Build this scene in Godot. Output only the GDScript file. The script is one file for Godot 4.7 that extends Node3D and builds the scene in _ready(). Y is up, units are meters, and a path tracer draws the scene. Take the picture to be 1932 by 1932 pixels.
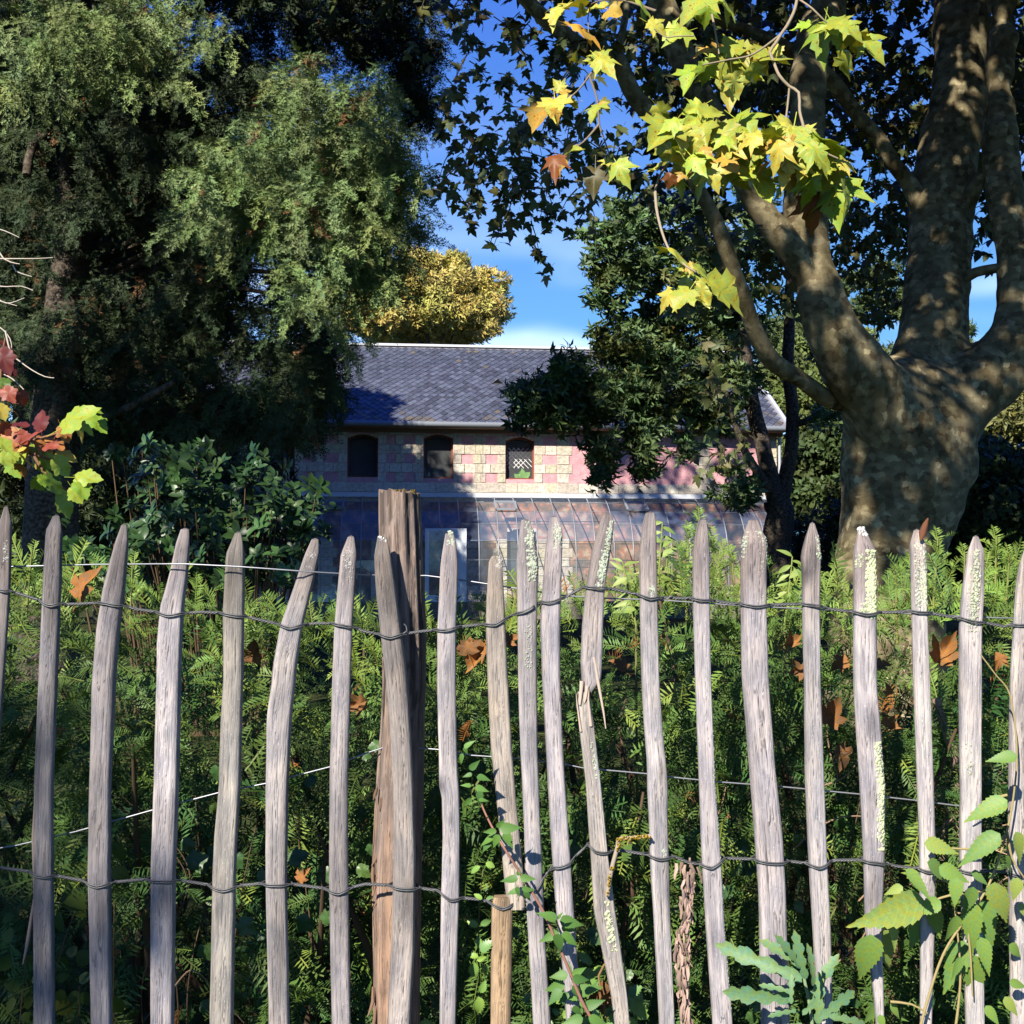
extends Node3D
# A chestnut paling fence with a yew hedge behind it, a pink and stone house with a lean-to greenhouse,
# a weeping yew on the left and an old plane tree on the right.

const F := 2169.7                     # focal length in the units the photograph was measured in (1932 a side)
const EYE := Vector3(0, 1.2, 0)
const PITCH := 3.0
const FENCE_Z := -1.95
const SUN_ELEVATION := 35.0
const SUN_AZIMUTH := 27.0             # degrees to the left of straight behind the camera

var look := Vector3.ZERO
var up := Vector3.ZERO
var rng := RandomNumberGenerator.new()
var noise := FastNoiseLite.new()
var names := {}
var mats := {}
var house_frame := Transform3D()
var sun_dir := Vector3.ZERO

# ------------------------------------------------------------------ mesh building
class Shape:
	var v := PackedVector3Array()
	var n := PackedVector3Array()
	var uv := PackedVector2Array()
	var c := PackedColorArray()
	var t := PackedInt32Array()
	func vert(p: Vector3, nn := Vector3.ZERO, q := Vector2.ZERO, col := Color.WHITE) -> int:
		v.append(p); n.append(nn); uv.append(q); c.append(col)
		return v.size() - 1
	func tri(a: int, b: int, d: int) -> void:
		t.append(a); t.append(b); t.append(d)
	func quad(a: int, b: int, d: int, e: int) -> void:
		tri(a, b, d); tri(a, d, e)
	func flat_quad(a: Vector3, b: Vector3, d: Vector3, e: Vector3, col := Color.WHITE) -> void:
		var nn := (d - a).cross(b - a).normalized()
		if nn == Vector3.ZERO:
			nn = (e - a).cross(d - a).normalized()
		var k := vert(a, nn, Vector2(0, 0), col)
		vert(b, nn, Vector2(1, 0), col); vert(d, nn, Vector2(1, 1), col); vert(e, nn, Vector2(0, 1), col)
		quad(k, k + 1, k + 2, k + 3)
	func box(lo: Vector3, hi: Vector3, col := Color.WHITE) -> void:
		bevel_box(lo, hi, 0.0, col)
	func bevel_box(lo: Vector3, hi: Vector3, b: float, col := Color.WHITE) -> void:
		# a box whose +z face is chamfered by b
		var m: float = hi.z - b
		var p := [Vector3(lo.x, lo.y, lo.z), Vector3(hi.x, lo.y, lo.z), Vector3(hi.x, hi.y, lo.z), Vector3(lo.x, hi.y, lo.z),
			Vector3(lo.x, lo.y, m), Vector3(hi.x, lo.y, m), Vector3(hi.x, hi.y, m), Vector3(lo.x, hi.y, m),
			Vector3(lo.x + b, lo.y + b, hi.z), Vector3(hi.x - b, lo.y + b, hi.z), Vector3(hi.x - b, hi.y - b, hi.z), Vector3(lo.x + b, hi.y - b, hi.z)]
		flat_quad(p[0], p[1], p[2], p[3], col)
		for k in 4:
			var j := (k + 1) % 4
			flat_quad(p[k], p[k + 4], p[j + 4], p[j], col)
			if b > 0.0:
				flat_quad(p[k + 4], p[k + 8], p[j + 8], p[j + 4], col)
		flat_quad(p[11], p[10], p[9], p[8], col)
	func bar(a: Vector3, b: Vector3, w: float, h: float, col := Color.WHITE, side := Vector3.ZERO) -> void:
		var d := (b - a).normalized()
		var s := side if side != Vector3.ZERO else (d.cross(Vector3.UP) if absf(d.y) < 0.95 else d.cross(Vector3.RIGHT))
		s = s.normalized()
		var q := s.cross(d).normalized()
		var e := [s * w * 0.5 + q * h * 0.5, s * w * 0.5 - q * h * 0.5, -s * w * 0.5 - q * h * 0.5, -s * w * 0.5 + q * h * 0.5]
		for k in 4:
			var j := (k + 1) % 4
			flat_quad(a + e[k], b + e[k], b + e[j], a + e[j], col)
		flat_quad(a + e[0], a + e[1], a + e[2], a + e[3], col)
		flat_quad(b + e[3], b + e[2], b + e[1], b + e[0], col)
	func tube(pts: PackedVector3Array, rad: PackedFloat32Array, sides := 6, col := Color.WHITE, vscale := 1.0) -> void:
		var first := v.size()
		var m := pts.size()
		var d0 := (pts[1] - pts[0]).normalized()
		var s := d0.cross(Vector3(0.31, 0.2, 0.93)).normalized()
		var along := 0.0
		for k in m:
			var d := (pts[mini(k + 1, m - 1)] - pts[maxi(k - 1, 0)]).normalized()
			s = (s - d * s.dot(d)).normalized()
			var q := d.cross(s)
			if k > 0:
				along += pts[k].distance_to(pts[k - 1])
			for j in sides + 1:
				var a := TAU * j / sides
				var o := s * cos(a) + q * sin(a)
				vert(pts[k] + o * rad[k], o, Vector2(float(j) / sides, along * vscale), col)
		var w := sides + 1
		for k in m - 1:
			for j in sides:
				var i := first + k * w + j
				quad(i, i + w, i + w + 1, i + 1)
		for e in [0, m - 1]:
			var cen := vert(pts[e], (pts[e] - pts[1 if e == 0 else m - 2]).normalized(), Vector2.ZERO, col)
			for j in sides:
				tri(cen, first + e * w + j, first + e * w + j + 1)
	func smooth() -> void:
		for k in n.size():
			n[k] = Vector3.ZERO
		for k in range(0, t.size(), 3):
			var a := t[k]; var b := t[k + 1]; var d := t[k + 2]
			var nn := (v[d] - v[a]).cross(v[b] - v[a])
			n[a] += nn; n[b] += nn; n[d] += nn
		for k in n.size():
			n[k] = n[k].normalized()
	func mesh(m: Material = null, tint := Color.WHITE) -> ArrayMesh:
		for k in range(0, t.size(), 3):
			var a := t[k]; var b := t[k + 1]; var d := t[k + 2]
			if (v[b] - v[a]).cross(v[d] - v[a]).dot(n[a] + n[b] + n[d]) > 0.0:
				t[k + 1] = d; t[k + 2] = b
		var arr := []
		arr.resize(Mesh.ARRAY_MAX)
		arr[Mesh.ARRAY_VERTEX] = v
		arr[Mesh.ARRAY_NORMAL] = n
		arr[Mesh.ARRAY_TEX_UV] = uv
		var cc := c
		if tint != Color.WHITE:
			cc = c.duplicate()
			for k in cc.size():
				cc[k] = cc[k] * tint
		arr[Mesh.ARRAY_COLOR] = cc
		arr[Mesh.ARRAY_INDEX] = t
		var am := ArrayMesh.new()
		am.add_surface_from_arrays(Mesh.PRIMITIVE_TRIANGLES, arr)
		if m:
			am.surface_set_material(0, m)
		return am

# ------------------------------------------------------------------ naming and placing
func numbered(called: String) -> String:
	var k: int = names.get(called, 0)
	names[called] = k + 1
	return called if k == 0 else "%s_%03d" % [called, k]

func thing(called: String, label: String, category: String, at := Vector3.ZERO, group := "") -> Node3D:
	var o := Node3D.new()
	o.name = numbered(called)
	o.position = at
	tag(o, label, category, group)
	add_child(o)
	return o

func tag(o: Node3D, label: String, category: String, group := "") -> void:
	o.set_meta("label", label)
	o.set_meta("category", category)
	if group:
		o.set_meta("group", group)

func part(called: String, m: Mesh, parent: Node3D, at := Transform3D()) -> MeshInstance3D:
	var o := MeshInstance3D.new()
	o.mesh = m
	o.transform = at
	if parent == self:
		o.name = numbered(called)
		add_child(o)
	else:
		o.name = called
		parent.add_child(o, true)
	return o

func structure(called: String, m: Mesh, at := Transform3D()) -> MeshInstance3D:
	var o := part(called, m, self, at)
	o.set_meta("kind", "structure")
	return o

func mass(called: String, m: Mesh, where: Array, tints: Array, parent: Node3D, stuff := true) -> MultiMeshInstance3D:
	var mm := MultiMesh.new()
	mm.transform_format = MultiMesh.TRANSFORM_3D
	mm.use_colors = true
	mm.mesh = m
	mm.instance_count = where.size()
	for k in where.size():
		mm.set_instance_transform(k, where[k])
		mm.set_instance_color(k, tints[k])
	var o := MultiMeshInstance3D.new()
	o.multimesh = mm
	if stuff:
		o.set_meta("kind", "stuff")
	if parent == self:
		o.name = numbered(called)
		add_child(o)
	else:
		o.name = called
		parent.add_child(o, true)
	return o

# The most of a kind that show largest become parts of their own, the rest one mass.
func scatter(piece: String, rest: String, shape: Shape, m: Material, where: Array, tints: Array, palette: Array, parent: Node3D, singles := 280) -> void:
	var order := range(where.size())
	var rank := PackedFloat32Array()
	rank.resize(where.size())
	for k in where.size():
		var w: Transform3D = where[k]
		var o: Vector3 = parent.position + w.origin
		var off := 0.0 if in_view(o) else 100.0
		rank[k] = o.distance_to(EYE) / maxf(w.basis.y.length(), 0.001) + off * 10.0
	order.sort_custom(func(a, b): return rank[a] < rank[b])
	var meshes := []
	for p in palette:
		meshes.append(shape.mesh(m, p))
	var far := []
	var far_tint := []
	for i in order.size():
		var k: int = order[i]
		if i < singles:
			part(piece, meshes[rng.randi() % meshes.size()], parent, where[k])
		else:
			far.append(where[k]); far_tint.append(tints[k])
	if far.size():
		mass(rest, shape.mesh(m), far, far_tint, parent)

func in_view(p: Vector3) -> bool:
	var d := p - EYE
	var z := d.dot(look)
	return z > 0.1 and absf(d.x / z) < 0.46 and absf(d.dot(up) / z) < 0.46

# a point seen at (u, v), so far in front of the camera
func at(u: float, v: float, depth: float) -> Vector3:
	return EYE + (look + Vector3.RIGHT * ((u - 966.0) / F) - up * ((v - 966.0) / F)) * depth

# the same on the upright plane of that z
func on_plane(u: float, v: float, z: float) -> Vector3:
	var d := look + Vector3.RIGHT * ((u - 966.0) / F) - up * ((v - 966.0) / F)
	return EYE + d * ((z - EYE.z) / d.z)

# the same in the house's own axes, on its plane of that z
func on_house(u: float, v: float, z: float) -> Vector3:
	var inv := house_frame.affine_inverse()
	var e := inv * EYE
	var d := inv.basis * (look + Vector3.RIGHT * ((u - 966.0) / F) - up * ((v - 966.0) / F))
	return e + d * ((z - e.z) / d.z)

func r(a: float, b: float) -> float:
	return rng.randf_range(a, b)

func rand_dir() -> Vector3:
	var d := Vector3(rng.randfn(), rng.randfn(), rng.randfn())
	return d.normalized() if d.length() > 0.001 else Vector3.UP

# a frame whose y runs along d and whose z leans towards face
func aim(d: Vector3, face: Vector3, size: float, origin: Vector3) -> Transform3D:
	var y := d.normalized()
	var x := y.cross(face)
	if x.length() < 0.01:
		x = y.cross(Vector3(0.3, 0.5, 0.8))
	x = x.normalized()
	var z := x.cross(y)
	return Transform3D(Basis(x * size, y * size, z * size), origin)

func curve(pts: Array, step: float) -> PackedVector3Array:
	var c := Curve3D.new()
	for k in pts.size():
		var a: Vector3 = pts[maxi(k - 1, 0)]
		var b: Vector3 = pts[mini(k + 1, pts.size() - 1)]
		var h := (b - a) / 6.0
		c.add_point(pts[k], -h, h)
	c.bake_interval = step
	return c.get_baked_points()

func taper(n: int, a: float, b: float) -> PackedFloat32Array:
	var out := PackedFloat32Array()
	for k in n:
		out.append(lerpf(a, b, float(k) / maxi(n - 1, 1)))
	return out

# ------------------------------------------------------------------ materials
func std(key: String, col: Color, rough := 0.9, spec := 0.3) -> StandardMaterial3D:
	var m := StandardMaterial3D.new()
	m.resource_name = key
	m.albedo_color = col.linear_to_srgb()
	m.roughness = rough
	m.metallic_specular = spec
	m.vertex_color_use_as_albedo = true
	mats[key] = m
	return m

func ramp(stops: Array, linear := true) -> Gradient:
	var g := Gradient.new()
	var o := PackedFloat32Array()
	var c := PackedColorArray()
	for s in stops:
		o.append(s[0])
		var col := Color(s[1], s[2], s[3])
		c.append(col.linear_to_srgb() if linear else col)
	g.offsets = o
	g.colors = c
	return g

func noise_tex(seed_: int, freq: float, stops: Array, size := 512, type := FastNoiseLite.TYPE_SIMPLEX_SMOOTH, octaves := 5, warp := 0.0) -> NoiseTexture2D:
	var t := NoiseTexture2D.new()
	var nz := FastNoiseLite.new()
	nz.seed = seed_
	nz.noise_type = type
	nz.frequency = freq
	nz.fractal_octaves = octaves
	if type == FastNoiseLite.TYPE_CELLULAR:
		nz.cellular_return_type = FastNoiseLite.RETURN_CELL_VALUE
		nz.fractal_type = FastNoiseLite.FRACTAL_NONE
	if warp > 0.0:
		nz.domain_warp_enabled = true
		nz.domain_warp_amplitude = warp
		nz.domain_warp_frequency = freq * 1.6
		nz.domain_warp_fractal_octaves = 3
	t.noise = nz
	t.width = size
	t.height = size
	t.seamless = true
	t.color_ramp = ramp(stops)
	return t

func bump_tex(seed_: int, freq: float, strength: float, size := 512) -> NoiseTexture2D:
	var t := NoiseTexture2D.new()
	var nz := FastNoiseLite.new()
	nz.seed = seed_
	nz.frequency = freq
	nz.fractal_octaves = 5
	t.noise = nz
	t.width = size
	t.height = size
	t.seamless = true
	t.as_normal_map = true
	t.bump_strength = strength
	return t

func tri(m: StandardMaterial3D, scale: float) -> void:
	m.uv1_triplanar = true
	m.uv1_world_triplanar = true
	m.uv1_scale = Vector3.ONE * scale

# weathered split wood: colour in one image, relief in another; the grain runs along v
func wood_images(seed_: int) -> Array:
	var w := 256
	var h := 1024
	var a := Image.create(w, h, false, Image.FORMAT_RGB8)
	var b := Image.create(w, h, false, Image.FORMAT_RGB8)
	var nz := FastNoiseLite.new()
	nz.seed = seed_
	nz.frequency = 1.0
	nz.fractal_octaves = 2
	var broad := FastNoiseLite.new()
	broad.seed = seed_ + 5
	broad.frequency = 1.0
	broad.fractal_octaves = 3
	for row in h:
		var y := float(h - absi(2 * row - h))  # up and back again, so that it repeats without a seam
		for x in w:
			var ang := TAU * x / w
			var px := cos(ang)
			var py := sin(ang)
			var wob := broad.get_noise_3d(px * 0.9, py * 0.9, y * 0.004) * 0.25
			var g := nz.get_noise_3d(px * 5.5 + wob, py * 5.5, y * 0.0045)
			var fine := nz.get_noise_3d(px * 15.0 + wob, py * 15.0, y * 0.017)
			var big := broad.get_noise_3d(px * 0.8, py * 0.8, y * 0.006 + 40.0)
			var crack := smoothstep(0.045, 0.0, absf(nz.get_noise_3d(px * 3.0 + wob, py * 3.0, y * 0.0013 + 90.0) - 0.16))
			var l := 0.39 + 0.10 * g + 0.07 * fine + 0.17 * big
			l *= 1.0 - 0.55 * crack * smoothstep(0.1, 0.5, big + 0.3)
			var sp := nz.get_noise_3d(px * 24.0, py * 24.0, y * 0.075 + 200.0)
			if sp > 0.52:
				l = lerpf(l, 0.6, minf(1.0, (sp - 0.52) * 9.0))
			l = clampf(l, 0.05, 0.75)
			var warm := 0.5 + big
			var col := Color(l * lerpf(0.98, 1.04, warm), l * 0.93, l * lerpf(0.95, 0.85, warm))
			a.set_pixel(x, row, col.linear_to_srgb())
			var hh := clampf(0.5 + 0.35 * g + 0.28 * fine - 0.55 * crack, 0.0, 1.0)
			b.set_pixel(x, row, Color(hh, hh, hh))
	b.bump_map_to_normal_map(5.0)
	return [ImageTexture.create_from_image(a), ImageTexture.create_from_image(b)]

# the blotches and veins of one leaf; the veins run from the stalk (0.5, 0) to the tips of its lobes
func leaf_image(seed_: int, tips: Array, spots: float) -> ImageTexture:
	var w := 192
	var im := Image.create(w, w, false, Image.FORMAT_RGB8)
	var nz := FastNoiseLite.new()
	nz.seed = seed_
	nz.frequency = 0.03
	nz.fractal_octaves = 3
	for y in w:
		for x in w:
			var p := Vector2(float(x) / w, float(y) / w)
			var near := 1.0
			for tip in tips:
				var q := Geometry2D.get_closest_point_to_segment(p, tip[0], tip[1])
				near = minf(near, p.distance_to(q) / (0.012 * lerpf(1.3, 0.5, (q - Vector2(0.5, 0.05)).length())))
			var n1 := nz.get_noise_2d(x * 1.0, y * 1.0)
			var n2 := nz.get_noise_2d(x * 3.0 + 300.0, y * 3.0)
			var c := Color(0.86 + 0.14 * n1, 0.88 + 0.08 * n2, 0.80 - 0.25 * n1)
			c = c.lerp(Color(1.0, 1.0, 0.75), clampf(1.0 - near, 0.0, 1.0) * 0.55)
			if n2 + n1 * 0.7 > 1.0 - spots:
				c = c.lerp(Color(0.62, 0.36, 0.16), clampf((n2 + n1 * 0.7 - 1.0 + spots) * 4.0, 0.0, 0.8))
			im.set_pixel(x, y, c)
	return ImageTexture.create_from_image(im)

func make_materials() -> void:
	var wood := wood_images(3)
	var m := std("weathered_wood", Color(1, 1, 1), 0.88, 0.3)
	m.albedo_texture = wood[0]
	m.normal_enabled = true
	m.normal_texture = wood[1]
	m.normal_scale = 0.8
	m = std("wire", Color(0.10, 0.10, 0.105), 0.5, 0.5)
	m.metallic = 0.35
	m = std("bright_wire", Color(0.30, 0.31, 0.34), 0.45, 0.5)
	m.metallic = 0.6
	std("lichen", Color(1, 1, 1), 1.0, 0.1)
	std("twig", Color(1, 1, 1), 0.9, 0.2)
	std("plain", Color(1, 1, 1), 0.85, 0.3)
	for f in [["needles", 0.55, 0.35, 0.35], ["yew", 0.65, 0.3, 0.3], ["foliage", 0.6, 0.35, 0.4], ["gloss_leaf", 0.42, 0.45, 0.25], ["dark_leaf", 0.5, 0.35, 0.2]]:
		m = std(f[0], Color(1, 1, 1), f[1], f[2])
		m.backlight_enabled = true
		m.backlight = Color(f[3], f[3], f[3] * 0.6)
	var plane_veins := [[Vector2(0.5, 0.02), Vector2(0.5, 1.0)], [Vector2(0.5, 0.02), Vector2(0.93, 0.52)], [Vector2(0.5, 0.02), Vector2(0.07, 0.52)], [Vector2(0.5, 0.02), Vector2(0.8, 0.07)], [Vector2(0.5, 0.02), Vector2(0.2, 0.07)], [Vector2(0.5, 0.4), Vector2(0.68, 0.62)], [Vector2(0.5, 0.4), Vector2(0.32, 0.62)], [Vector2(0.5, 0.6), Vector2(0.62, 0.8)], [Vector2(0.5, 0.6), Vector2(0.38, 0.8)]]
	m = std("lobed_leaf", Color(1, 1, 1), 0.5, 0.4)
	m.albedo_texture = leaf_image(11, plane_veins, 0.42)
	m.backlight_enabled = true
	m.backlight = Color(0.6, 0.6, 0.25)
	var veins := [[Vector2(0.5, 0.0), Vector2(0.5, 1.0)]]
	for k in 6:
		for s in [-1.0, 1.0]:
			veins.append([Vector2(0.5, 0.08 + k * 0.13), Vector2(0.5 + s * 0.42, 0.28 + k * 0.14)])
	m = std("veined_leaf", Color(1, 1, 1), 0.5, 0.35)
	m.albedo_texture = leaf_image(12, veins, 0.12)
	m.backlight_enabled = true
	m.backlight = Color(0.5, 0.55, 0.25)
	m = std("dead_leaf", Color(1, 1, 1), 0.8, 0.2)
	m.albedo_texture = leaf_image(13, plane_veins, 0.3)
	m.backlight_enabled = true
	m.backlight = Color(0.3, 0.2, 0.1)
	# bark of the plane tree: flaking plates of olive, grey, cream and brown
	m = std("plane_bark", Color(1, 1, 1), 0.9, 0.2)
	m.albedo_texture = noise_tex(21, 0.028, [[0.0, 0.09, 0.065, 0.04], [0.2, 0.15, 0.12, 0.075], [0.36, 0.21, 0.18, 0.115], [0.5, 0.25, 0.215, 0.135], [0.6, 0.17, 0.14, 0.09], [0.72, 0.27, 0.235, 0.15], [0.8, 0.48, 0.42, 0.27], [0.88, 0.5, 0.44, 0.3], [0.94, 0.2, 0.165, 0.105], [1.0, 0.11, 0.08, 0.05]], 1024, FastNoiseLite.TYPE_CELLULAR, 1, 30.0)
	m.normal_enabled = true
	var plates := noise_tex(21, 0.028, [[0.0, 0, 0, 0], [1.0, 1, 1, 1]], 1024, FastNoiseLite.TYPE_CELLULAR, 1, 30.0)
	plates.color_ramp = null
	plates.as_normal_map = true
	plates.bump_strength = 3.0
	m.normal_texture = plates
	m.normal_scale = 0.8
	m.detail_enabled = true
	m.detail_albedo = noise_tex(23, 0.008, [[0.2, 0.42, 0.40, 0.34], [0.5, 0.8, 0.78, 0.72], [0.8, 0.95, 0.94, 0.9]], 512)
	m.detail_blend_mode = BaseMaterial3D.BLEND_MODE_MUL
	tri(m, 0.8)
	m = std("bark", Color(1, 1, 1), 0.95, 0.2)
	m.albedo_texture = noise_tex(24, 0.02, [[0.2, 0.03, 0.022, 0.017], [0.5, 0.075, 0.06, 0.047], [0.8, 0.13, 0.11, 0.09]])
	m.normal_enabled = true
	m.normal_texture = bump_tex(25, 0.03, 9.0)
	tri(m, 1.6)
	# the house
	m = std("stucco", Color(1, 1, 1), 0.95, 0.15)
	m.albedo_texture = noise_tex(31, 0.012, [[0.2, 0.46, 0.235, 0.26], [0.5, 0.53, 0.28, 0.30], [0.8, 0.58, 0.33, 0.345]])
	m.normal_enabled = true
	m.normal_texture = bump_tex(32, 0.06, 3.0)
	tri(m, 0.6)
	m = std("stone", Color(1, 1, 1), 0.95, 0.2)
	m.albedo_texture = noise_tex(33, 0.02, [[0.15, 0.40, 0.37, 0.30], [0.45, 0.53, 0.49, 0.41], [0.8, 0.62, 0.585, 0.50]])
	m.normal_enabled = true
	m.normal_texture = bump_tex(34, 0.05, 5.0)
	tri(m, 0.8)
	m = std("old_plaster", Color(1, 1, 1), 0.95, 0.15)
	m.albedo_texture = noise_tex(36, 0.01, [[0.25, 0.11, 0.09, 0.075], [0.5, 0.20, 0.15, 0.11], [0.62, 0.33, 0.14, 0.09], [0.8, 0.38, 0.31, 0.22]])
	tri(m, 0.5)
	m = std("slate", Color(1, 1, 1), 0.62, 0.4)
	m.albedo_texture = noise_tex(35, 0.03, [[0.2, 0.7, 0.7, 0.7], [0.5, 0.9, 0.9, 0.9], [0.8, 1.0, 1.0, 1.0]])
	tri(m, 0.9)
	m = std("zinc", Color(0.55, 0.57, 0.6), 0.45, 0.5)
	m.metallic = 0.2
	m = std("window_frame", Color(0.16, 0.05, 0.025), 0.6, 0.4)
	m = std("white_frame", Color(0.62, 0.66, 0.70), 0.6, 0.4)
	m = std("grey_frame", Color(0.20, 0.22, 0.25), 0.6, 0.4)
	m = std("dark_room", Color(0.04, 0.035, 0.03), 0.95, 0.1)
	m = std("glass", Color(0.9, 0.95, 1.0, 0.06), 0.03, 0.5)
	m.albedo_color.a = 0.06
	m.transparency = BaseMaterial3D.TRANSPARENCY_ALPHA
	m.vertex_color_use_as_albedo = false
	for g in [["sky_tint_pane", 0.22], ["faint_sky_pane", 0.11]]:
		m = std(g[0], Color(0.26, 0.34, 0.52), 0.3, 0.6)  # bluish haze and sky reflection put into the glass colour
		m.albedo_color.a = g[1]
		m.transparency = BaseMaterial3D.TRANSPARENCY_ALPHA
		m.vertex_color_use_as_albedo = false
	# the ground
	m = std("soil", Color(1, 1, 1), 1.0, 0.1)
	m.albedo_texture = noise_tex(41, 0.02, [[0.2, 0.02, 0.025, 0.012], [0.5, 0.04, 0.05, 0.018], [0.8, 0.075, 0.085, 0.03]])
	m.normal_enabled = true
	m.normal_texture = bump_tex(42, 0.05, 8.0)
	tri(m, 0.5)

# ------------------------------------------------------------------ the scene
func _ready() -> void:
	rng.seed = 7
	noise.seed = 4
	noise.frequency = 1.0
	noise.fractal_octaves = 3
	var cam := Camera3D.new()
	cam.name = "camera"
	cam.fov = 48.0
	cam.near = 0.05
	cam.far = 1500.0
	cam.position = EYE
	cam.rotation_degrees = Vector3(PITCH, 0, 0)
	add_child(cam)
	look = -cam.basis.z
	up = cam.basis.y
	var env := Environment.new()
	env.tonemap_mode = Environment.TONE_MAPPER_LINEAR
	env.tonemap_exposure = 2.0
	env.background_mode = Environment.BG_SKY
	env.sdfgi_enabled = true
	env.ssao_enabled = true
	env.ssil_enabled = true
	env.sky = make_sky()
	var we := WorldEnvironment.new()
	we.name = "world_environment"
	we.environment = env
	add_child(we)
	var sun := DirectionalLight3D.new()
	sun.name = "sun"
	sun.light_energy = 1.6
	sun.light_color = Color(1.0, 0.97, 0.91)
	sun.light_angular_distance = 0.5
	sun.shadow_enabled = true
	sun.sky_mode = DirectionalLight3D.SKY_MODE_LIGHT_ONLY
	sun.rotation_degrees = Vector3(-SUN_ELEVATION, -SUN_AZIMUTH, 0)
	sun_dir = sun.basis.z
	add_child(sun)
	var h0 := at(750, 1080, 31.0)
	house_frame = Transform3D(Basis(Vector3.UP, deg_to_rad(5.7)), Vector3(h0.x, 0, h0.z))
	make_materials()
	make_leaf_shapes()
	make_ground()
	make_house()
	make_greenhouse()
	make_far_trees()
	make_plane_tree()
	make_yew_tree()
	make_evergreen_tree()
	make_shade_tree()
	make_laurel()
	make_hedge()
	make_fence()
	make_post_and_wires()
	make_red_sapling()
	make_near_plants()
	make_dry_twigs()
	make_dead_leaves()

func make_sky() -> Sky:
	var s := Sky.new()
	var m := ProceduralSkyMaterial.new()
	m.sky_top_color = Color(0.013, 0.047, 0.37).linear_to_srgb()
	m.sky_horizon_color = Color(0.19, 0.50, 0.74).linear_to_srgb()
	m.sky_curve = 0.2
	m.sky_energy_multiplier = 1.0
	m.ground_bottom_color = Color(0.05, 0.05, 0.035).linear_to_srgb()
	m.ground_horizon_color = Color(0.12, 0.14, 0.13).linear_to_srgb()
	m.ground_energy_multiplier = 1.0
	m.sun_angle_max = 1.0
	var w := 1024
	var h := 512
	var im := Image.create(w, h, false, Image.FORMAT_RGBA8)
	var nz := FastNoiseLite.new()
	nz.seed = 12
	nz.frequency = 1.0
	nz.fractal_octaves = 6
	for y in h / 2:
		var el := PI * (0.5 - (y + 0.5) / h)
		for x in w:
			var az := TAU * ((x + 0.5) / w - 0.5)
			var d := Vector3(sin(az) * cos(el), sin(el), -cos(az) * cos(el))
			var q := Vector2(d.x, d.z) / (d.y + 0.14)
			# thin streaks, and low banks of cloud towards the horizon
			var wisp := nz.get_noise_2d(q.x * 0.35 + q.y * 0.08 + 8.0, q.y * 1.3)
			var bank := nz.get_noise_3d(d.x * 2.6 + 1.7, d.y * 17.0, d.z * 2.6)
			var low := exp(-pow((d.y - 0.17) / 0.1, 2.0))
			var a := clampf((wisp - 0.12) * 1.3, 0.0, 0.35) * exp(-d.y * 5.0) + clampf((bank - 0.06) * 2.4, 0.0, 1.0) * low * 0.5
			im.set_pixel(x, y, Color(0.95, 0.93, 0.92, clampf(a, 0.0, 1.0)))
	m.sky_cover = ImageTexture.create_from_image(im)
	m.sky_cover_modulate = Color(0.85, 0.86, 0.88)
	s.sky_material = m
	return s

# ------------------------------------------------------------------ leaves and sprays
var plane_leaf: Shape
var plane_leaf_far: Shape
var blade_leaf: Shape
var lance_leaf: Shape
var round_leaf: Shape
var spiny_leaf: Shape
var notched_leaf: Shape
var yew_shoot: Shape
var yew_fan: Shape
var weeping_spray: Shape
var leaf_tuft: Shape
var round_tuft: Shape
var laurel_whorl: Shape

func lobed(half: Array, cen: Vector2, inner: float, fold: float, curl: float, wave: float) -> Shape:
	var s := Shape.new()
	var pts := []
	for p in half:
		pts.append(Vector2(p[0], p[1]))
	for k in range(half.size() - 2, -1, -1):
		pts.append(Vector2(-half[k][0], half[k][1]))
	var z := func(p: Vector2) -> float:
		return fold * absf(p.x) - curl * (p.x * p.x * 0.7 + maxf(p.y - 0.2, 0.0) * p.y) + wave * sin(p.x * 9.0 + 1.0) * sin(p.y * 7.0)
	var put := func(p: Vector2) -> int:
		return s.vert(Vector3(p.x, p.y, z.call(p)), Vector3.ZERO, Vector2(0.5 + p.x * 0.75, p.y))
	var c: int = put.call(cen)
	var m := pts.size()
	if inner > 0.0:
		for p in pts:
			put.call(cen.lerp(p, inner))
		for p in pts:
			put.call(p)
		for k in m:
			var j := (k + 1) % m
			s.tri(c, 1 + j, 1 + k)
			s.quad(1 + k, 1 + j, 1 + m + j, 1 + m + k)
	else:
		for p in pts:
			put.call(p)
		for k in m:
			s.tri(c, 1 + (k + 1) % m, 1 + k)
	# the stalk
	var a := Vector3(0, 0, 0)
	var b := Vector3(0.02, -0.4, 0.1)
	var nn := Vector3.BACK
	var i := s.vert(a + Vector3(0.012, 0.05, 0), nn, Vector2(0.5, 0.02))
	s.vert(a + Vector3(-0.012, 0.05, 0), nn, Vector2(0.5, 0.02))
	s.vert(b + Vector3(-0.009, 0, 0), nn, Vector2(0.5, 0.02))
	s.vert(b + Vector3(0.009, 0, 0), nn, Vector2(0.5, 0.02))
	s.quad(i, i + 1, i + 2, i + 3)
	s.smooth()
	return s

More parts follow.
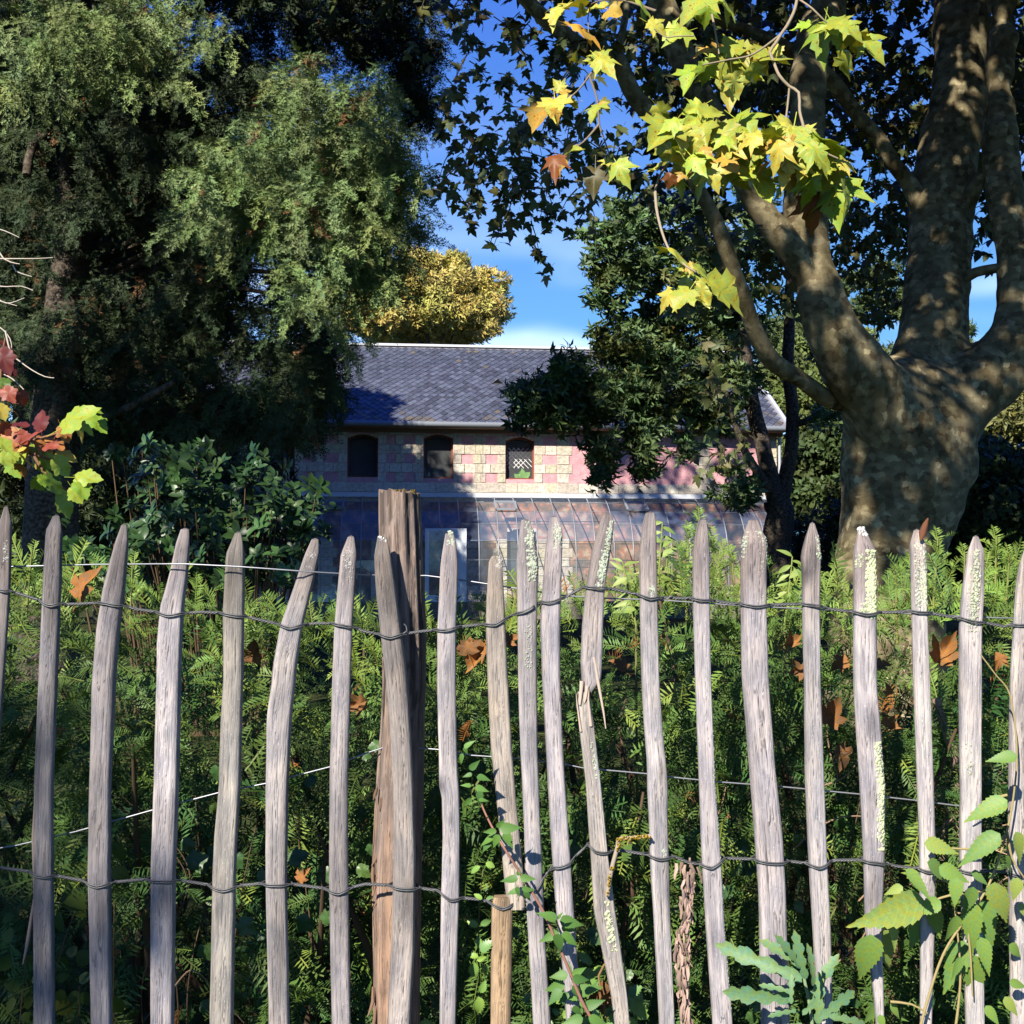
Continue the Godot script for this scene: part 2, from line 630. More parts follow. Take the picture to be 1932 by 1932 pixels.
# a leaf along y: profile(t) gives half its width
func blade(rows: int, profile: Callable, fold: float, curl: float, teeth: float, into: Shape = null, x := Transform3D(), col := Color.WHITE) -> Shape:
	var s := into if into else Shape.new()
	var first := s.v.size()
	for k in rows + 1:
		var t := float(k) / rows
		var w: float = profile.call(t)
		var odd := (k % 2) * 2.0 - 1.0
		var we := w * (1.0 + teeth * odd)
		var te := t + teeth * 0.25 * odd * (0.0 if k == 0 or k == rows else 1.0)
		var zc := -curl * t * t
		for e in [-1.0, 0.0, 1.0]:
			var p := Vector3(e * we, te if e != 0.0 else t, zc + (fold * w if e != 0.0 else 0.0))
			s.vert(x * p, Vector3.ZERO, Vector2(0.5 + e * 0.45 * minf(1.0, w / 0.25), t), col)
	for k in rows:
		var i := first + k * 3
		s.quad(i, i + 3, i + 4, i + 1)
		s.quad(i + 1, i + 4, i + 5, i + 2)
	if into == null:
		s.smooth()
	return s

func make_leaf_shapes() -> void:
	var half := [[0.0, 0.03], [0.13, -0.05], [0.28, 0.0], [0.46, 0.05], [0.38, 0.14], [0.36, 0.22], [0.47, 0.27], [0.50, 0.37], [0.63, 0.53], [0.47, 0.52], [0.37, 0.51], [0.25, 0.46], [0.28, 0.6], [0.2, 0.66], [0.17, 0.78], [0.08, 0.86], [0.0, 1.02]]
	plane_leaf = lobed(half, Vector2(0, 0.32), 0.55, 0.16, 0.28, 0.035)
	var few := [[0.0, 0.03], [0.16, -0.04], [0.45, 0.06], [0.34, 0.2], [0.48, 0.3], [0.63, 0.53], [0.25, 0.46], [0.24, 0.66], [0.0, 1.02]]
	plane_leaf_far = lobed(few, Vector2(0, 0.32), 0.0, 0.18, 0.3, 0.0)
	var broad := [[0.0, 0.0], [0.15, -0.08], [0.33, 0.02], [0.36, 0.12], [0.46, 0.2], [0.42, 0.3], [0.55, 0.42], [0.5, 0.52], [0.42, 0.53], [0.34, 0.56], [0.34, 0.66], [0.26, 0.72], [0.22, 0.84], [0.12, 0.88], [0.0, 1.0]]
	notched_leaf = lobed(broad, Vector2(0, 0.36), 0.55, 0.1, 0.35, 0.05)
	blade_leaf = blade(20, func(t): return 0.235 * pow(sin(PI * pow(t, 0.6)), 0.95) * (1.0 - 0.35 * t) + 0.002, 0.22, 0.18, 0.07)
	lance_leaf = blade(8, func(t): return 0.14 * sin(PI * pow(t, 0.8)) + 0.003, 0.4, 0.3, 0.0)
	round_leaf = blade(16, func(t): return 0.40 * pow(sin(PI * pow(t, 0.8)), 0.6) + 0.002, 0.15, 0.15, 0.04)
	spiny_leaf = blade(14, func(t): return 0.26 * pow(sin(PI * pow(t, 0.85)), 0.7) + 0.003, 0.3, 0.25, 0.2)
	# yew: one shoot with its two ranks of needles
	yew_shoot = Shape.new()
	add_shoot(yew_shoot, Transform3D(), 30, 0.22, 0.021, 0.25)
	yew_shoot.smooth()
	yew_fan = Shape.new()
	add_shoot(yew_fan, Transform3D(), 24, 0.18, 0.018, 0.3)
	for k in 5:
		var t := 0.12 + 0.14 * k + 0.03 * sin(k * 3.0)
		var s := 1.0 if k % 2 == 0 else -1.0
		var b := Basis(Vector3.RIGHT, 0.35 * sin(k * 2.2)) * Basis(Vector3.BACK, -s * (0.65 + 0.2 * sin(k * 4.0))).scaled(Vector3.ONE * (0.55 - 0.05 * k) * (1.0 + 0.2 * sin(k * 5.3)))
		add_shoot(yew_fan, Transform3D(b, Vector3(0, t, -0.25 * t * t)), 15, 0.32, 0.034, 0.5)
	yew_fan.smooth()
	# the weeping yew far off: a hanging twig with many short shoots
	weeping_spray = Shape.new()
	for k in 12:
		var t := 0.04 + 0.08 * k
		var s := 1.0 if k % 2 == 0 else -1.0
		var b := Basis(Vector3.UP, 0.6 * sin(k * 2.4)) * Basis(Vector3.BACK, -s * (0.75 - 0.35 * t))
		b = b.scaled(Vector3.ONE * (0.30 - 0.17 * t) * (1.0 + 0.25 * sin(k * 5.1)))
		var o := Vector3(0, t, 0.07 * sin(t * 5.0))
		for j in 5:
			var tt := 0.1 + 0.2 * j
			var sj := 1.0 if j % 2 == 0 else -1.0
			var p := o + b * Vector3(0, tt, 0)
			var tip := o + b * Vector3(sj * 0.36, tt + 0.34, 0.2 * sin(j * 3.0 + k))
			var side := b * Vector3(0.08, 0.15, 0)
			var i := weeping_spray.vert(p - side)
			weeping_spray.vert(p + side); weeping_spray.vert(tip)
			weeping_spray.tri(i, i + 1, i + 2)
	weeping_spray.smooth()
	leaf_tuft = Shape.new()
	for k in 9:
		var d := Vector3(sin(k * 2.4) * 0.8, 0.55 + 0.4 * cos(k * 1.7), cos(k * 2.4) * 0.7)
		var x := aim(d, Vector3(0.3, 1, 0.5), 0.6 + 0.2 * sin(k * 4.0), Vector3(0, 0.04 * k, 0))
		blade(2, func(t): return 0.17 * sin(PI * clampf(t * 0.9 + 0.05, 0, 1)), 0.3, 0.35, 0.0, leaf_tuft, x)
	leaf_tuft.smooth()
	round_tuft = Shape.new()
	for k in 10:
		var d := Vector3(sin(k * 2.4) * 0.9, 0.4 + 0.6 * cos(k * 1.7), cos(k * 2.4) * 0.9)
		var x := aim(d, Vector3(0.2, 0.8, 0.6), 0.5 + 0.14 * sin(k * 4.0), d * 0.25)
		blade(2, func(t): return 0.36 * sin(PI * clampf(t * 0.86 + 0.07, 0, 1)), 0.2, 0.3, 0.0, round_tuft, x)
	round_tuft.smooth()
	laurel_whorl = Shape.new()
	for k in 8:
		var d := Vector3(sin(k * 2.4), 0.35 + 0.06 * k, cos(k * 2.4))
		var x := aim(d, Vector3.UP, 0.62 + 0.12 * sin(k * 3.0), Vector3(0, 0.03 * k, 0))
		blade(5, func(t): return 0.25 * pow(sin(PI * pow(clampf(t, 0.02, 0.99), 1.1)), 0.8), 0.25, 0.3, 0.0, laurel_whorl, x)
	laurel_whorl.smooth()

func add_shoot(s: Shape, x: Transform3D, needles: int, length: float, width: float, droop: float) -> void:
	var bent := func(t: float) -> Vector3: return Vector3(0.02 * sin(t * 4.0), t, -droop * t * t)
	for k in 3:
		var p0: Vector3 = bent.call(k / 3.0)
		var p1: Vector3 = bent.call((k + 1) / 3.0)
		var i := s.vert(x * (p0 + Vector3(-0.012, 0, 0)), Vector3.ZERO, Vector2.ZERO, Color(1.0, 0.85, 0.6))
		s.vert(x * (p0 + Vector3(0.012, 0, 0)), Vector3.ZERO, Vector2.ZERO, Color(1.0, 0.85, 0.6))
		s.vert(x * (p1 + Vector3(0.009, 0, 0)), Vector3.ZERO, Vector2.ZERO, Color(1.0, 0.85, 0.6))
		s.vert(x * (p1 + Vector3(-0.009, 0, 0)), Vector3.ZERO, Vector2.ZERO, Color(1.0, 0.85, 0.6))
		s.quad(i, i + 1, i + 2, i + 3)
	for k in needles:
		var t := 0.06 + 0.93 * k / needles
		var e := 1.0 if k % 2 == 0 else -1.0
		var l := length * (0.75 + 0.35 * sin(PI * clampf(t * 0.85 + 0.12, 0.0, 1.0))) * (1.0 + 0.12 * sin(k * 7.0))
		if t > 0.85:
			l *= 0.7
		var p: Vector3 = bent.call(t)
		l *= 1.0 + 0.18 * sin(k * 12.9)
		var d := Vector3(e * (0.85 + 0.2 * sin(k * 5.1)), 0.55 + 0.28 * sin(k * 3.7 + 1.0), 0.25 + 0.35 * sin(k * 2.9)).normalized()
		var w := d.cross(Vector3(0, 0.25 * e, 1)).normalized() * width
		var i := s.vert(x * p)
		s.vert(x * (p + d * l * 0.45 + w)); s.vert(x * (p + d * l)); s.vert(x * (p + d * l * 0.45 - w))
		s.quad(i, i + 1, i + 2, i + 3)

func vary(c: Color, by := 0.25) -> Color:
	var l := 1.0 + r(-by, by)
	return Color(c.r * l * (1.0 + r(-by, by) * 0.5), c.g * l, c.b * l * (1.0 + r(-by, by) * 0.6))

func tones(c: Color, count := 6, by := 0.3) -> Array:
	var out := []
	for k in count:
		out.append(vary(c, by))
	return out

# ------------------------------------------------------------------ ground
func make_ground() -> void:
	var p := PlaneMesh.new()
	p.size = Vector2(900, 900)
	p.material = mats["soil"]
	structure("ground", p)

# ------------------------------------------------------------------ house
func arch_points(lo: Vector3, hi: Vector3, rise: float, z: float) -> Array:
	var out := [Vector3(lo.x, lo.y, z), Vector3(hi.x, lo.y, z)]
	for k in 7:
		var t := float(k) / 6.0
		out.append(Vector3(lerpf(hi.x, lo.x, t), hi.y - rise + rise * sin(PI * t), z))
	return out

func make_house() -> void:
	var h := thing("house", "long two storey house of pink stucco and pale stone under a slate roof", "house")
	h.transform = house_frame
	var x0 := on_house(180, 900, 0).x
	var x1 := on_house(1466, 900, 0).x
	var eave := on_house(1000, 799, 0.42)
	var ye := eave.y
	var yr := on_house(900, 656, -4.2).y
	var depth := -8.4
	# openings of the front wall, in u and v
	var wins := []
	for w in [[655, 713, 819, 900], [799, 855, 819, 902], [954, 1008, 824, 904], [500, 556, 818, 899], [345, 402, 817, 898]]:
		var a := on_house(w[0], w[3], 0)
		var b := on_house(w[1], w[2], 0)
		wins.append([Vector3(a.x, a.y, 0), Vector3(b.x, b.y, 0)])
	var g0 := on_house(957, 1085, 0)
	var g1 := on_house(1012, 997, 0)
	wins.append([Vector3(g0.x, 0.75, 0), Vector3(g1.x, g1.y, 0)])
	# the wall: vertical strips between the openings, each opening with real depth
	var s := Shape.new()
	var foot := Shape.new()
	var yb := on_house(1000, 936, 0.1).y
	var xs := [x0, x1]
	for w in wins:
		xs.append(w[0].x); xs.append(w[1].x)
	xs.sort()
	for k in xs.size() - 1:
		var a: float = xs[k]
		var b: float = xs[k + 1]
		var cuts := []
		for w in wins:
			if w[0].x < b - 0.001 and w[1].x > a + 0.001:
				cuts.append(w)
		cuts.sort_custom(func(p, q): return p[0].y < q[0].y)
		var y := -0.1
		for w in cuts:
			if w[0].y > yb and y < yb:
				foot.box(Vector3(a, y, -0.42), Vector3(b, yb, 0))
				y = yb
			(s if y >= yb else foot).box(Vector3(a, y, -0.42), Vector3(b, w[0].y, 0))
			y = w[1].y
		if y < yb:
			foot.box(Vector3(a, y, -0.42), Vector3(b, yb, 0))
			y = yb
		s.box(Vector3(a, y, -0.42), Vector3(b, ye + 0.25, 0))
	var wall := part("wall", s.mesh(mats["stucco"]), h)
	part("lower_wall", foot.mesh(mats["old_plaster"]), h)
	# the other walls, the floor between the storeys and the gables
	s = Shape.new()
	s.box(Vector3(x0, -0.1, depth), Vector3(x1, ye + 0.25, depth + 0.3))
	s.box(Vector3(x0, -0.1, depth + 0.3), Vector3(x0 + 0.3, ye + 0.25, -0.42))
	s.box(Vector3(x1 - 0.3, -0.1, depth + 0.3), Vector3(x1, ye + 0.25, -0.42))
	for x in [x0, x1 - 0.3]:
		var a := Vector3(x, ye + 0.25, 0)
		var b := Vector3(x, yr - 0.1, -4.2)
		var c := Vector3(x, ye + 0.25, depth)
		var o := Vector3(0.3, 0, 0)
		s.flat_quad(a, b, c, c)
		s.flat_quad(a + o, c + o, b + o, b + o)
	part("side_wall", s.mesh(mats["stucco"]), h)
	s = Shape.new()
	s.box(Vector3(x0 + 0.3, 2.6, depth + 0.3), Vector3(x1 - 0.3, 2.8, -0.42))
	s.box(Vector3(x0 + 0.3, ye + 0.05, depth + 0.3), Vector3(x1 - 0.3, ye + 0.2, -0.42))
	s.box(Vector3(x0 + 0.3, 2.8, -4.4), Vector3(x1 - 0.3, ye + 0.05, -4.2))
	part("room", s.mesh(mats["dark_room"]), h)
	# windows
	for k in wins.size():
		var lo: Vector3 = wins[k][0]
		var hi: Vector3 = wins[k][1]
		var win := Node3D.new()
		win.name = "window"
		h.add_child(win, true)
		s = Shape.new()
		var f := 0.045
		var z0 := -0.2
		s.box(Vector3(lo.x, lo.y, z0), Vector3(lo.x + f, hi.y, z0 + 0.07))
		s.box(Vector3(hi.x - f, lo.y, z0), Vector3(hi.x, hi.y, z0 + 0.07))
		s.box(Vector3(lo.x + f, lo.y, z0), Vector3(hi.x - f, lo.y + f, z0 + 0.065))
		# the curved head, filling the corners up to the segmental arch
		var rise := 0.11
		for j in 10:
			var t0 := j / 10.0
			var t1 := (j + 1) / 10.0
			var w := hi.x - lo.x
			var m := hi.y - rise + rise * sin(PI * (t0 + t1) * 0.5)
			s.box(Vector3(lo.x + w * t0, m - 0.05, z0 - 0.002), Vector3(lo.x + w * t1, hi.y + 0.01, z0 + 0.072))
		part("frame", s.mesh(mats["window_frame"]), win)
		s = Shape.new()
		s.flat_quad(Vector3(lo.x + f, lo.y + f, z0 + 0.03), Vector3(lo.x + f, hi.y, z0 + 0.03), Vector3(hi.x - f, hi.y, z0 + 0.03), Vector3(hi.x - f, lo.y + f, z0 + 0.03))
		part("pane", s.mesh(mats["glass"]), win)
		s = Shape.new()
		for j in 10:
			var t0 := j / 10.0
			var t1 := (j + 1) / 10.0
			var w := hi.x - lo.x
			var m := hi.y - rise + rise * sin(PI * (t0 + t1) * 0.5)
			s.box(Vector3(lo.x + w * t0, m, z0 + 0.072), Vector3(lo.x + w * t1, hi.y + 0.002, 0.012))
		part("arch", s.mesh(mats["stone"], Color(0.95, 0.93, 0.9)), win)
		if k == 2:
			# behind the third pane: a lattice against the far window, and a plant on the sill
			var lat := Shape.new()
			var far := Vector3(0, 0, -2.6)
			for j in range(-3, 3):
				var c := Vector3((lo.x + hi.x) * 0.5 + j * 0.13, lo.y + 0.62, -0.42)
				lat.bar(c + Vector3(-0.28, -0.28, 0), c + Vector3(0.28, 0.28, 0), 0.03, 0.015)
				lat.bar(c + Vector3(0.28, -0.28, 0.016), c + Vector3(-0.28, 0.28, 0.016), 0.03, 0.015)
			part("lattice", lat.mesh(mats["plain"], Color(0.75, 0.75, 0.75)), win)
			var pl := Shape.new()
			for j in 16:
				var d := Vector3(r(-1, 1), r(0.3, 1), r(-0.6, 0.6))
				blade(4, func(t): return 0.3 * sin(PI * clampf(t, 0.02, 0.98)), 0.2, 0.4, 0.0, pl, aim(d, Vector3.BACK, r(0.2, 0.36), Vector3(hi.x - 0.3 + r(-0.1, 0.1), lo.y + 0.02, -0.5)))
			pl.smooth()
			part("indoor_plant", pl.mesh(mats["foliage"], Color(0.12, 0.3, 0.06)), win)
	# stone: toothed blocks round the openings, piers, quoins and the string course
	var tone := []
	for k in 8:
		tone.append(Color(1, 1, 1) * r(0.74, 1.06) * Color(1, r(0.95, 1.0), r(0.86, 1.0)))
	var step := (on_house(850, 812, 0).y - on_house(850, 918, 0).y) / 6.0
	var top := on_house(850, 812, 0).y
	var ladders := [[1051, 1074, 0], [1314, 1338, 1], [1447, 1466, 0], [440, 462, 1]]
	var base_y := on_house(850, 909, 0).y
	var stones := 0
	for row in 7:
		var y1 := top - (row - 0.45) * step
		var y0 := y1 - step
		y1 = minf(y1, ye + 0.1)
		var spans := []
		var full := row % 2 == 0
		for w in [[655, 713], [799, 855], [954, 1008], [500, 556], [345, 402]]:
			var a: float = on_house(w[0], 860, 0).x
			var b: float = on_house(w[1], 860, 0).x
			var lng := 0.62 if full else 0.23
			spans.append([a - lng, a, 0]); spans.append([b, b + lng, 1])
			if w[0] == 954:
				b += 1e6  # plain stucco to the right of the third window
			if not full:
				# the small stones that stand between the squares of stucco
				spans.append([b + 0.54, b + 0.76, 1]); spans.append([a - 0.76, a - 0.54, 0])
			else:
				spans.append([b + 0.62, b + 1.02, 1]); spans.append([a - 1.02, a - 0.62, 0])
		spans = spans.filter(func(q): return q[0] < 1e5)
		for l in ladders:
			var grow := 0.08 if (row + int(l[2])) % 2 == 0 else 0.0
			spans.append([on_house(l[0], 860, 0).x - grow, minf(on_house(l[1], 860, 0).x + grow, x1), 2])
		var done := []
		spans.sort_custom(func(p, q): return p[0] < q[0])
		var edge := -1e9
		for sp in spans:
			var a: float = maxf(sp[0], edge)
			var b: float = sp[1]
			if b - a < 0.12:
				continue
			edge = b
			# split a long block in two
			var n := 2 if b - a > 0.5 else 1
			for j in n:
				var p := lerpf(a, b, float(j) / n)
				var q := lerpf(a, b, float(j + 1) / n)
				var bs := Shape.new()
				bs.bevel_box(Vector3(p + 0.006, y0 + 0.006, 0.0), Vector3(q - 0.006, y1 - 0.006, r(0.012, 0.03)), 0.006)
				part("stone", bs.mesh(mats["stone"], tone[rng.randi() % 8]), wall)
				stones += 1
	var sx := x0
	while sx < x1 - 0.2:
		for row in 2:
			var w := minf(r(0.5, 0.72), x1 - sx)
			var y0 := base_y - 0.26 * (row + 1) - 0.03
			var bs := Shape.new()
			bs.bevel_box(Vector3(sx + 0.004 + 0.2 * row, y0 + 0.004, 0), Vector3(minf(sx + 0.56 + 0.2 * row, x1) - 0.004, y0 + 0.256, r(0.02, 0.034)), 0.006)
			part("stone", bs.mesh(mats["stone"], tone[rng.randi() % 8]), wall)
		sx += 0.56
	# lower storey seen through the greenhouse: stone round its window and two piers
	for row in 8:
		var y0 := 0.1 + row * 0.25
		for sp in [[957, -0.3, 0.0], [1012, 0.0, 0.3], [1051, 0.0, 0.34], [880, 0.0, 0.45], [700, 0.0, 0.5], [1314, 0.0, 0.35], [600, 0.0, 0.4]]:
			var x := on_house(sp[0], 1040, 0).x
			var g := 0.1 if row % 2 == 0 else 0.0
			var bs := Shape.new()
			bs.bevel_box(Vector3(x + sp[1] - (g if sp[1] < 0 else 0.0) + 0.004, y0 + 0.004, 0), Vector3(x + sp[2] + (g if sp[2] > 0 else 0.0) - 0.004, y0 + 0.246, r(0.014, 0.03)), 0.006)
			part("stone", bs.mesh(mats["stone"], tone[rng.randi() % 8]), wall)
	# roof
	var ez := 0.42
	var rx0 := x0 - 0.4
	var rx1 := on_house(1487, 803, ez).x
	var roof_s := Shape.new()
	var slope := Vector3(0, yr - ye, -4.2 - ez)
	var len := slope.length()
	var sd := slope / len
	var nn := Vector3(0, -sd.z, sd.y)
	var back_eave := Vector3(0, ye, -8.4 - ez)
	var e0 := Vector3(0, ye, ez)
	var rg := Vector3(0, yr, -4.2)
	for pair in [[e0, rg], [back_eave, rg]]:
		var a: Vector3 = pair[0]
		var b: Vector3 = pair[1]
		var dn := Vector3(0, -0.12, 0)
		var xa := Vector3(rx0, 0, 0)
		var xb := Vector3(rx1, 0, 0)
		roof_s.flat_quad(a + xa, b + xa, b + xb, a + xb)
		roof_s.flat_quad(a + xb + dn, b + xb + dn, b + xa + dn, a + xa + dn)
		roof_s.flat_quad(a + xa + dn, a + xa, a + xb, a + xb + dn)
		roof_s.flat_quad(a + xb, b + xb, b + xb + dn, a + xb + dn)
		roof_s.flat_quad(a + xa, a + xa + dn, b + xa + dn, b + xa)
	var roof := part("roof", roof_s.mesh(mats["slate"], Color(0.19, 0.18, 0.19)), h)
	# lozenge slates, tipped a little each
	var tile := Shape.new()
	var tw := 0.107
	var th := 0.144
	tile.flat_quad(Vector3(0, -th, 0.012), Vector3(-tw, 0, 0.012), Vector3(0, th, 0.004), Vector3(tw, 0, 0.012))
	tile.flat_quad(Vector3(0, -th, 0.012), Vector3(tw, 0, 0.012), Vector3(tw, 0, 0.0), Vector3(0, -th, 0.0))
	tile.flat_quad(Vector3(-tw, 0, 0.012), Vector3(0, -th, 0.012), Vector3(0, -th, 0.0), Vector3(-tw, 0, 0.0))
	var where := []
	var tint := []
	var rows := int(len / 0.152)
	var cols := int((rx1 - rx0) / 0.228)
	for row in rows:
		for col in cols:
			var d := 0.1 + row * 0.152
			var x := rx0 + 0.12 + col * 0.228 + (0.114 if row % 2 else 0.0)
			if x > rx1 - 0.08 or d > len - 0.08:
				continue
			var o := Vector3(x, ye, ez) + sd * d + nn * (0.006 + 0.004 * (row % 2))
			var b := Basis(Vector3.RIGHT, sd, nn) * Basis(Vector3(1, 0, 0), -0.035 + r(-0.02, 0.02)) * Basis(Vector3.UP, r(-0.02, 0.02))
			where.append(Transform3D(b, o))
			var c := Color(0.08, 0.09, 0.118) * r(0.55, 1.3)
			if noise.get_noise_2d(x * 0.5, d * 0.8) > 0.15:
				c = c.lerp(Color(0.07, 0.075, 0.10), 0.5)
			# moss and lichen gather towards the gutter
			if r(0, 1) < 0.75 * exp(-d * 2.6) + 0.02:
				c = c.lerp(Color(0.14, 0.115, 0.075), r(0.4, 0.9))
			tint.append(c)
	# the slates in the sunny middle of the roof show largest
	var mid := on_house(850, 740, 0).x
	var keep := []
	for k in where.size():
		keep.append(k)
	keep.sort_custom(func(a, b): return absf(where[a].origin.x - mid) + absf(where[a].origin.z + 1.2) < absf(where[b].origin.x - mid) + absf(where[b].origin.z + 1.2))
	var tm := []
	for k in 8:
		tm.append(tile.mesh(mats["slate"], Color(0.088, 0.098, 0.128) * (0.58 + 0.1 * k)))
	var far := []
	var far_t := []
	for i in keep.size():
		var k: int = keep[i]
		if i < 260:
			part("slate", tm[rng.randi() % 8], roof, where[k])
		else:
			far.append(where[k]); far_t.append(tint[k])
	mass("slates", tile.mesh(mats["slate"]), far, far_t, roof)
	# ridge cap, verge, gutter, fascia
	var cap := Shape.new()
	cap.bar(rg + Vector3(rx0, 0.03, 0), rg + Vector3(rx1, 0.03, 0), 0.2, 0.07)
	part("ridge_cap", cap.mesh(mats["zinc"], Color(1.3, 1.3, 1.3)), roof)
	cap = Shape.new()
	cap.bar(Vector3(rx1 + 0.02, ye + 0.02, ez), Vector3(rx1 + 0.02, yr + 0.02, -4.2), 0.1, 0.09)
	part("verge_strip", cap.mesh(mats["zinc"], Color(0.9, 0.9, 0.95)), roof)
	var gut := Shape.new()
	gut.tube(PackedVector3Array([Vector3(rx0, ye - 0.06, ez + 0.07), Vector3(rx1, ye - 0.06, ez + 0.07)]), PackedFloat32Array([0.075, 0.075]), 12)
	part("gutter", gut.mesh(mats["grey_frame"], Color(0.8, 0.8, 0.8)), h)
	var fas := Shape.new()
	fas.box(Vector3(rx0, ye - 0.14, 0.03), Vector3(rx1 - 0.05, ye - 0.1, ez), Color(0.25, 0.17, 0.12))
	fas.box(Vector3(rx0, ye - 0.24, 0.03), Vector3(rx1 - 0.05, ye - 0.145, 0.12), Color(0.2, 0.13, 0.09))
	part("soffit", fas.mesh(mats["plain"]), h)
	# the small triangular vent in the slates
	var vp := on_house(938, 735, -1.9)
	var dd := (Vector3(vp.x, vp.y, vp.z) - e0 - Vector3(vp.x, 0, 0)).dot(sd)
	var vo := Vector3(vp.x, ye, ez) + sd * dd + nn * 0.02
	var vent := Shape.new()
	var va := vo + Vector3(-0.17, 0, 0)
	var vb := vo + Vector3(0.17, 0, 0)
	var vc := vo + nn * 0.15
	var vd := vo + sd * 0.34
	vent.flat_quad(va, vc, vd, vd); vent.flat_quad(vc, vb, vd, vd)
	var vm := part("roof_vent", vent.mesh(mats["slate"], Color(0.3, 0.3, 0.33)), roof)
	vent = Shape.new()
	vent.flat_quad(va + Vector3(0.05, 0.01, 0.012), vc + Vector3(0, -0.03, 0.012), vb + Vector3(-0.05, 0.01, 0.012), vb + Vector3(-0.05, 0.01, 0.012))
	part("vent_opening", vent.mesh(mats["dark_room"]), roof)
	# downpipe at the right corner
	var pipe := Shape.new()
	pipe.tube(PackedVector3Array([Vector3(x1 + 0.06, 0.0, 0.06), Vector3(x1 + 0.06, ye - 0.1, 0.06)]), PackedFloat32Array([0.045, 0.045]), 10)
	part("downpipe", pipe.mesh(mats["zinc"], Color(0.7, 0.7, 0.75)), h)

func make_greenhouse() -> void:
	var g := thing("greenhouse", "lean-to greenhouse with curved glazing bars along the foot of the pink house", "greenhouse")
	g.transform = house_frame
	var x0 := on_house(470, 950, 0).x
	var yt := on_house(1000, 936, 0.1).y
	# its section: the first courses lie back, the last stand upright
	var prof := [Vector2(0.1, yt - 0.02), Vector2(0.56, yt - 0.21), Vector2(0.98, yt - 0.47), Vector2(1.33, yt - 0.82), Vector2(1.56, yt - 1.26), Vector2(1.66, yt - 1.76), Vector2(1.68, 0.45)]
	var step := 0.505
	var xa := on_house(861.7, 940, 0.1).x
	while xa - step > x0:
		xa -= step
	var count := int((on_house(1493, 945, 0.1).x - xa) / step)
	var rail := Shape.new()
	rail.box(Vector3(xa - 0.05, yt - 0.05, 0.04), Vector3(xa + count * step + 0.05, yt + 0.07, 0.15))
	part("wall_plate", rail.mesh(mats["zinc"], Color(1.15, 1.15, 1.2)), g)
	var low := Shape.new()
	low.box(Vector3(xa - 0.1, -0.1, 1.58), Vector3(xa + count * step + 0.1, 0.45, 1.76))
	low.box(Vector3(xa + count * step - 0.02, -0.1, 0.05), Vector3(xa + count * step + 0.1, 0.45, 1.58))
	part("plinth", low.mesh(mats["stone"], Color(0.35, 0.34, 0.31)), g)
	var d0 := on_house(802, 1000, 1.7).x
	var d1 := on_house(880, 1000, 1.7).x
	var dy := on_house(840, 997, 1.7).y
	for k in count + 1:
		var x := xa + k * step
		var pts := []
		for p in prof:
			pts.append(Vector3(x, p.y, p.x))
		if x > d0 + 0.03 and x < d1 - 0.03:
			pts = pts.slice(0, 4)
		var cv := curve(pts, 0.15)
		var bs := Shape.new()
		bs.tube(cv, taper(cv.size(), 0.016, 0.016), 6)
		part("glazing_bar", bs.mesh(mats["zinc"], Color(0.42, 0.42, 0.44)), g)
		if k == count:
			break
		for c in prof.size() - 1:
			var mx := x + step * 0.5
			if c >= 4 and mx > d0 - 0.1 and mx < d1 + 0.1:
				continue
			var a: Vector2 = prof[c]
			var b: Vector2 = prof[c + 1]
			var ps := Shape.new()
			var lap := 0.004 * (c % 2)
			ps.flat_quad(Vector3(x + 0.012, b.y, b.x + lap), Vector3(x + 0.012, a.y, a.x + lap), Vector3(x + step - 0.012, a.y, a.x + lap), Vector3(x + step - 0.012, b.y, b.x + lap))
			var kind: String = "faint_sky_pane" if c < 2 else ("sky_tint_pane" if c < 4 else "glass")
			if c in [2, 3] and k % 7 == 3:
				kind = "faint_sky_pane"
			part("pane", ps.mesh(mats[kind]), g)
	# the horizontal laps between the courses
	for c in range(1, prof.size() - 1):
		var q: Vector2 = prof[c]
		var ls := Shape.new()
		ls.tube(PackedVector3Array([Vector3(xa, q.y, q.x + 0.012), Vector3(xa + count * step, q.y, q.x + 0.012)]), PackedFloat32Array([0.008, 0.008]), 5)
		part("glazing_rail", ls.mesh(mats["grey_frame"], Color(0.9, 0.9, 0.9)), g)
	# end wall of glass at the right
	var xe := xa + count * step
	for c in prof.size() - 1:
		var a: Vector2 = prof[c]
		var b: Vector2 = prof[c + 1]
		var es := Shape.new()
		es.flat_quad(Vector3(xe, 0.45, a.x), Vector3(xe, a.y, a.x), Vector3(xe, b.y, b.x), Vector3(xe, 0.45, b.x))
		part("end_pane", es.mesh(mats["sky_tint_pane"]), g)
	# two hinged lights standing proud of the glass
	for uu in [945.0, 1190.0, 615.0]:
		var cx := on_house(uu, 957, 0.75).x
		var kx := xa + floorf((cx - xa) / step) * step
		var lid := Node3D.new()
		lid.name = "roof_light"
		g.add_child(lid, true)
		var a := Vector3(kx - 0.02, prof[1].y + 0.03, prof[1].x - 0.02)
		var b := Vector3(kx - 0.02, prof[2].y + 0.06, prof[2].x + 0.05)
		var w := Vector3(step + 0.04, 0, 0)
		var fs := Shape.new()
		fs.bar(a, b, 0.05, 0.05); fs.bar(a + w, b + w, 0.05, 0.05)
		fs.bar(a + Vector3(0.025, 0, 0), a + w - Vector3(0.025, 0, 0), 0.055, 0.052)
		fs.bar(b + Vector3(0.025, 0, 0), b + w - Vector3(0.025, 0, 0), 0.055, 0.052)
		part("frame", fs.mesh(mats["grey_frame"]), lid)
		fs = Shape.new()
		fs.flat_quad(a, b, b + w, a + w)
		part("pane", fs.mesh(mats["faint_sky_pane"]), lid)
	# the door with its pale frame
	var door := Node3D.new()
	door.name = "door"
	g.add_child(door, true)
	var zf := 1.70
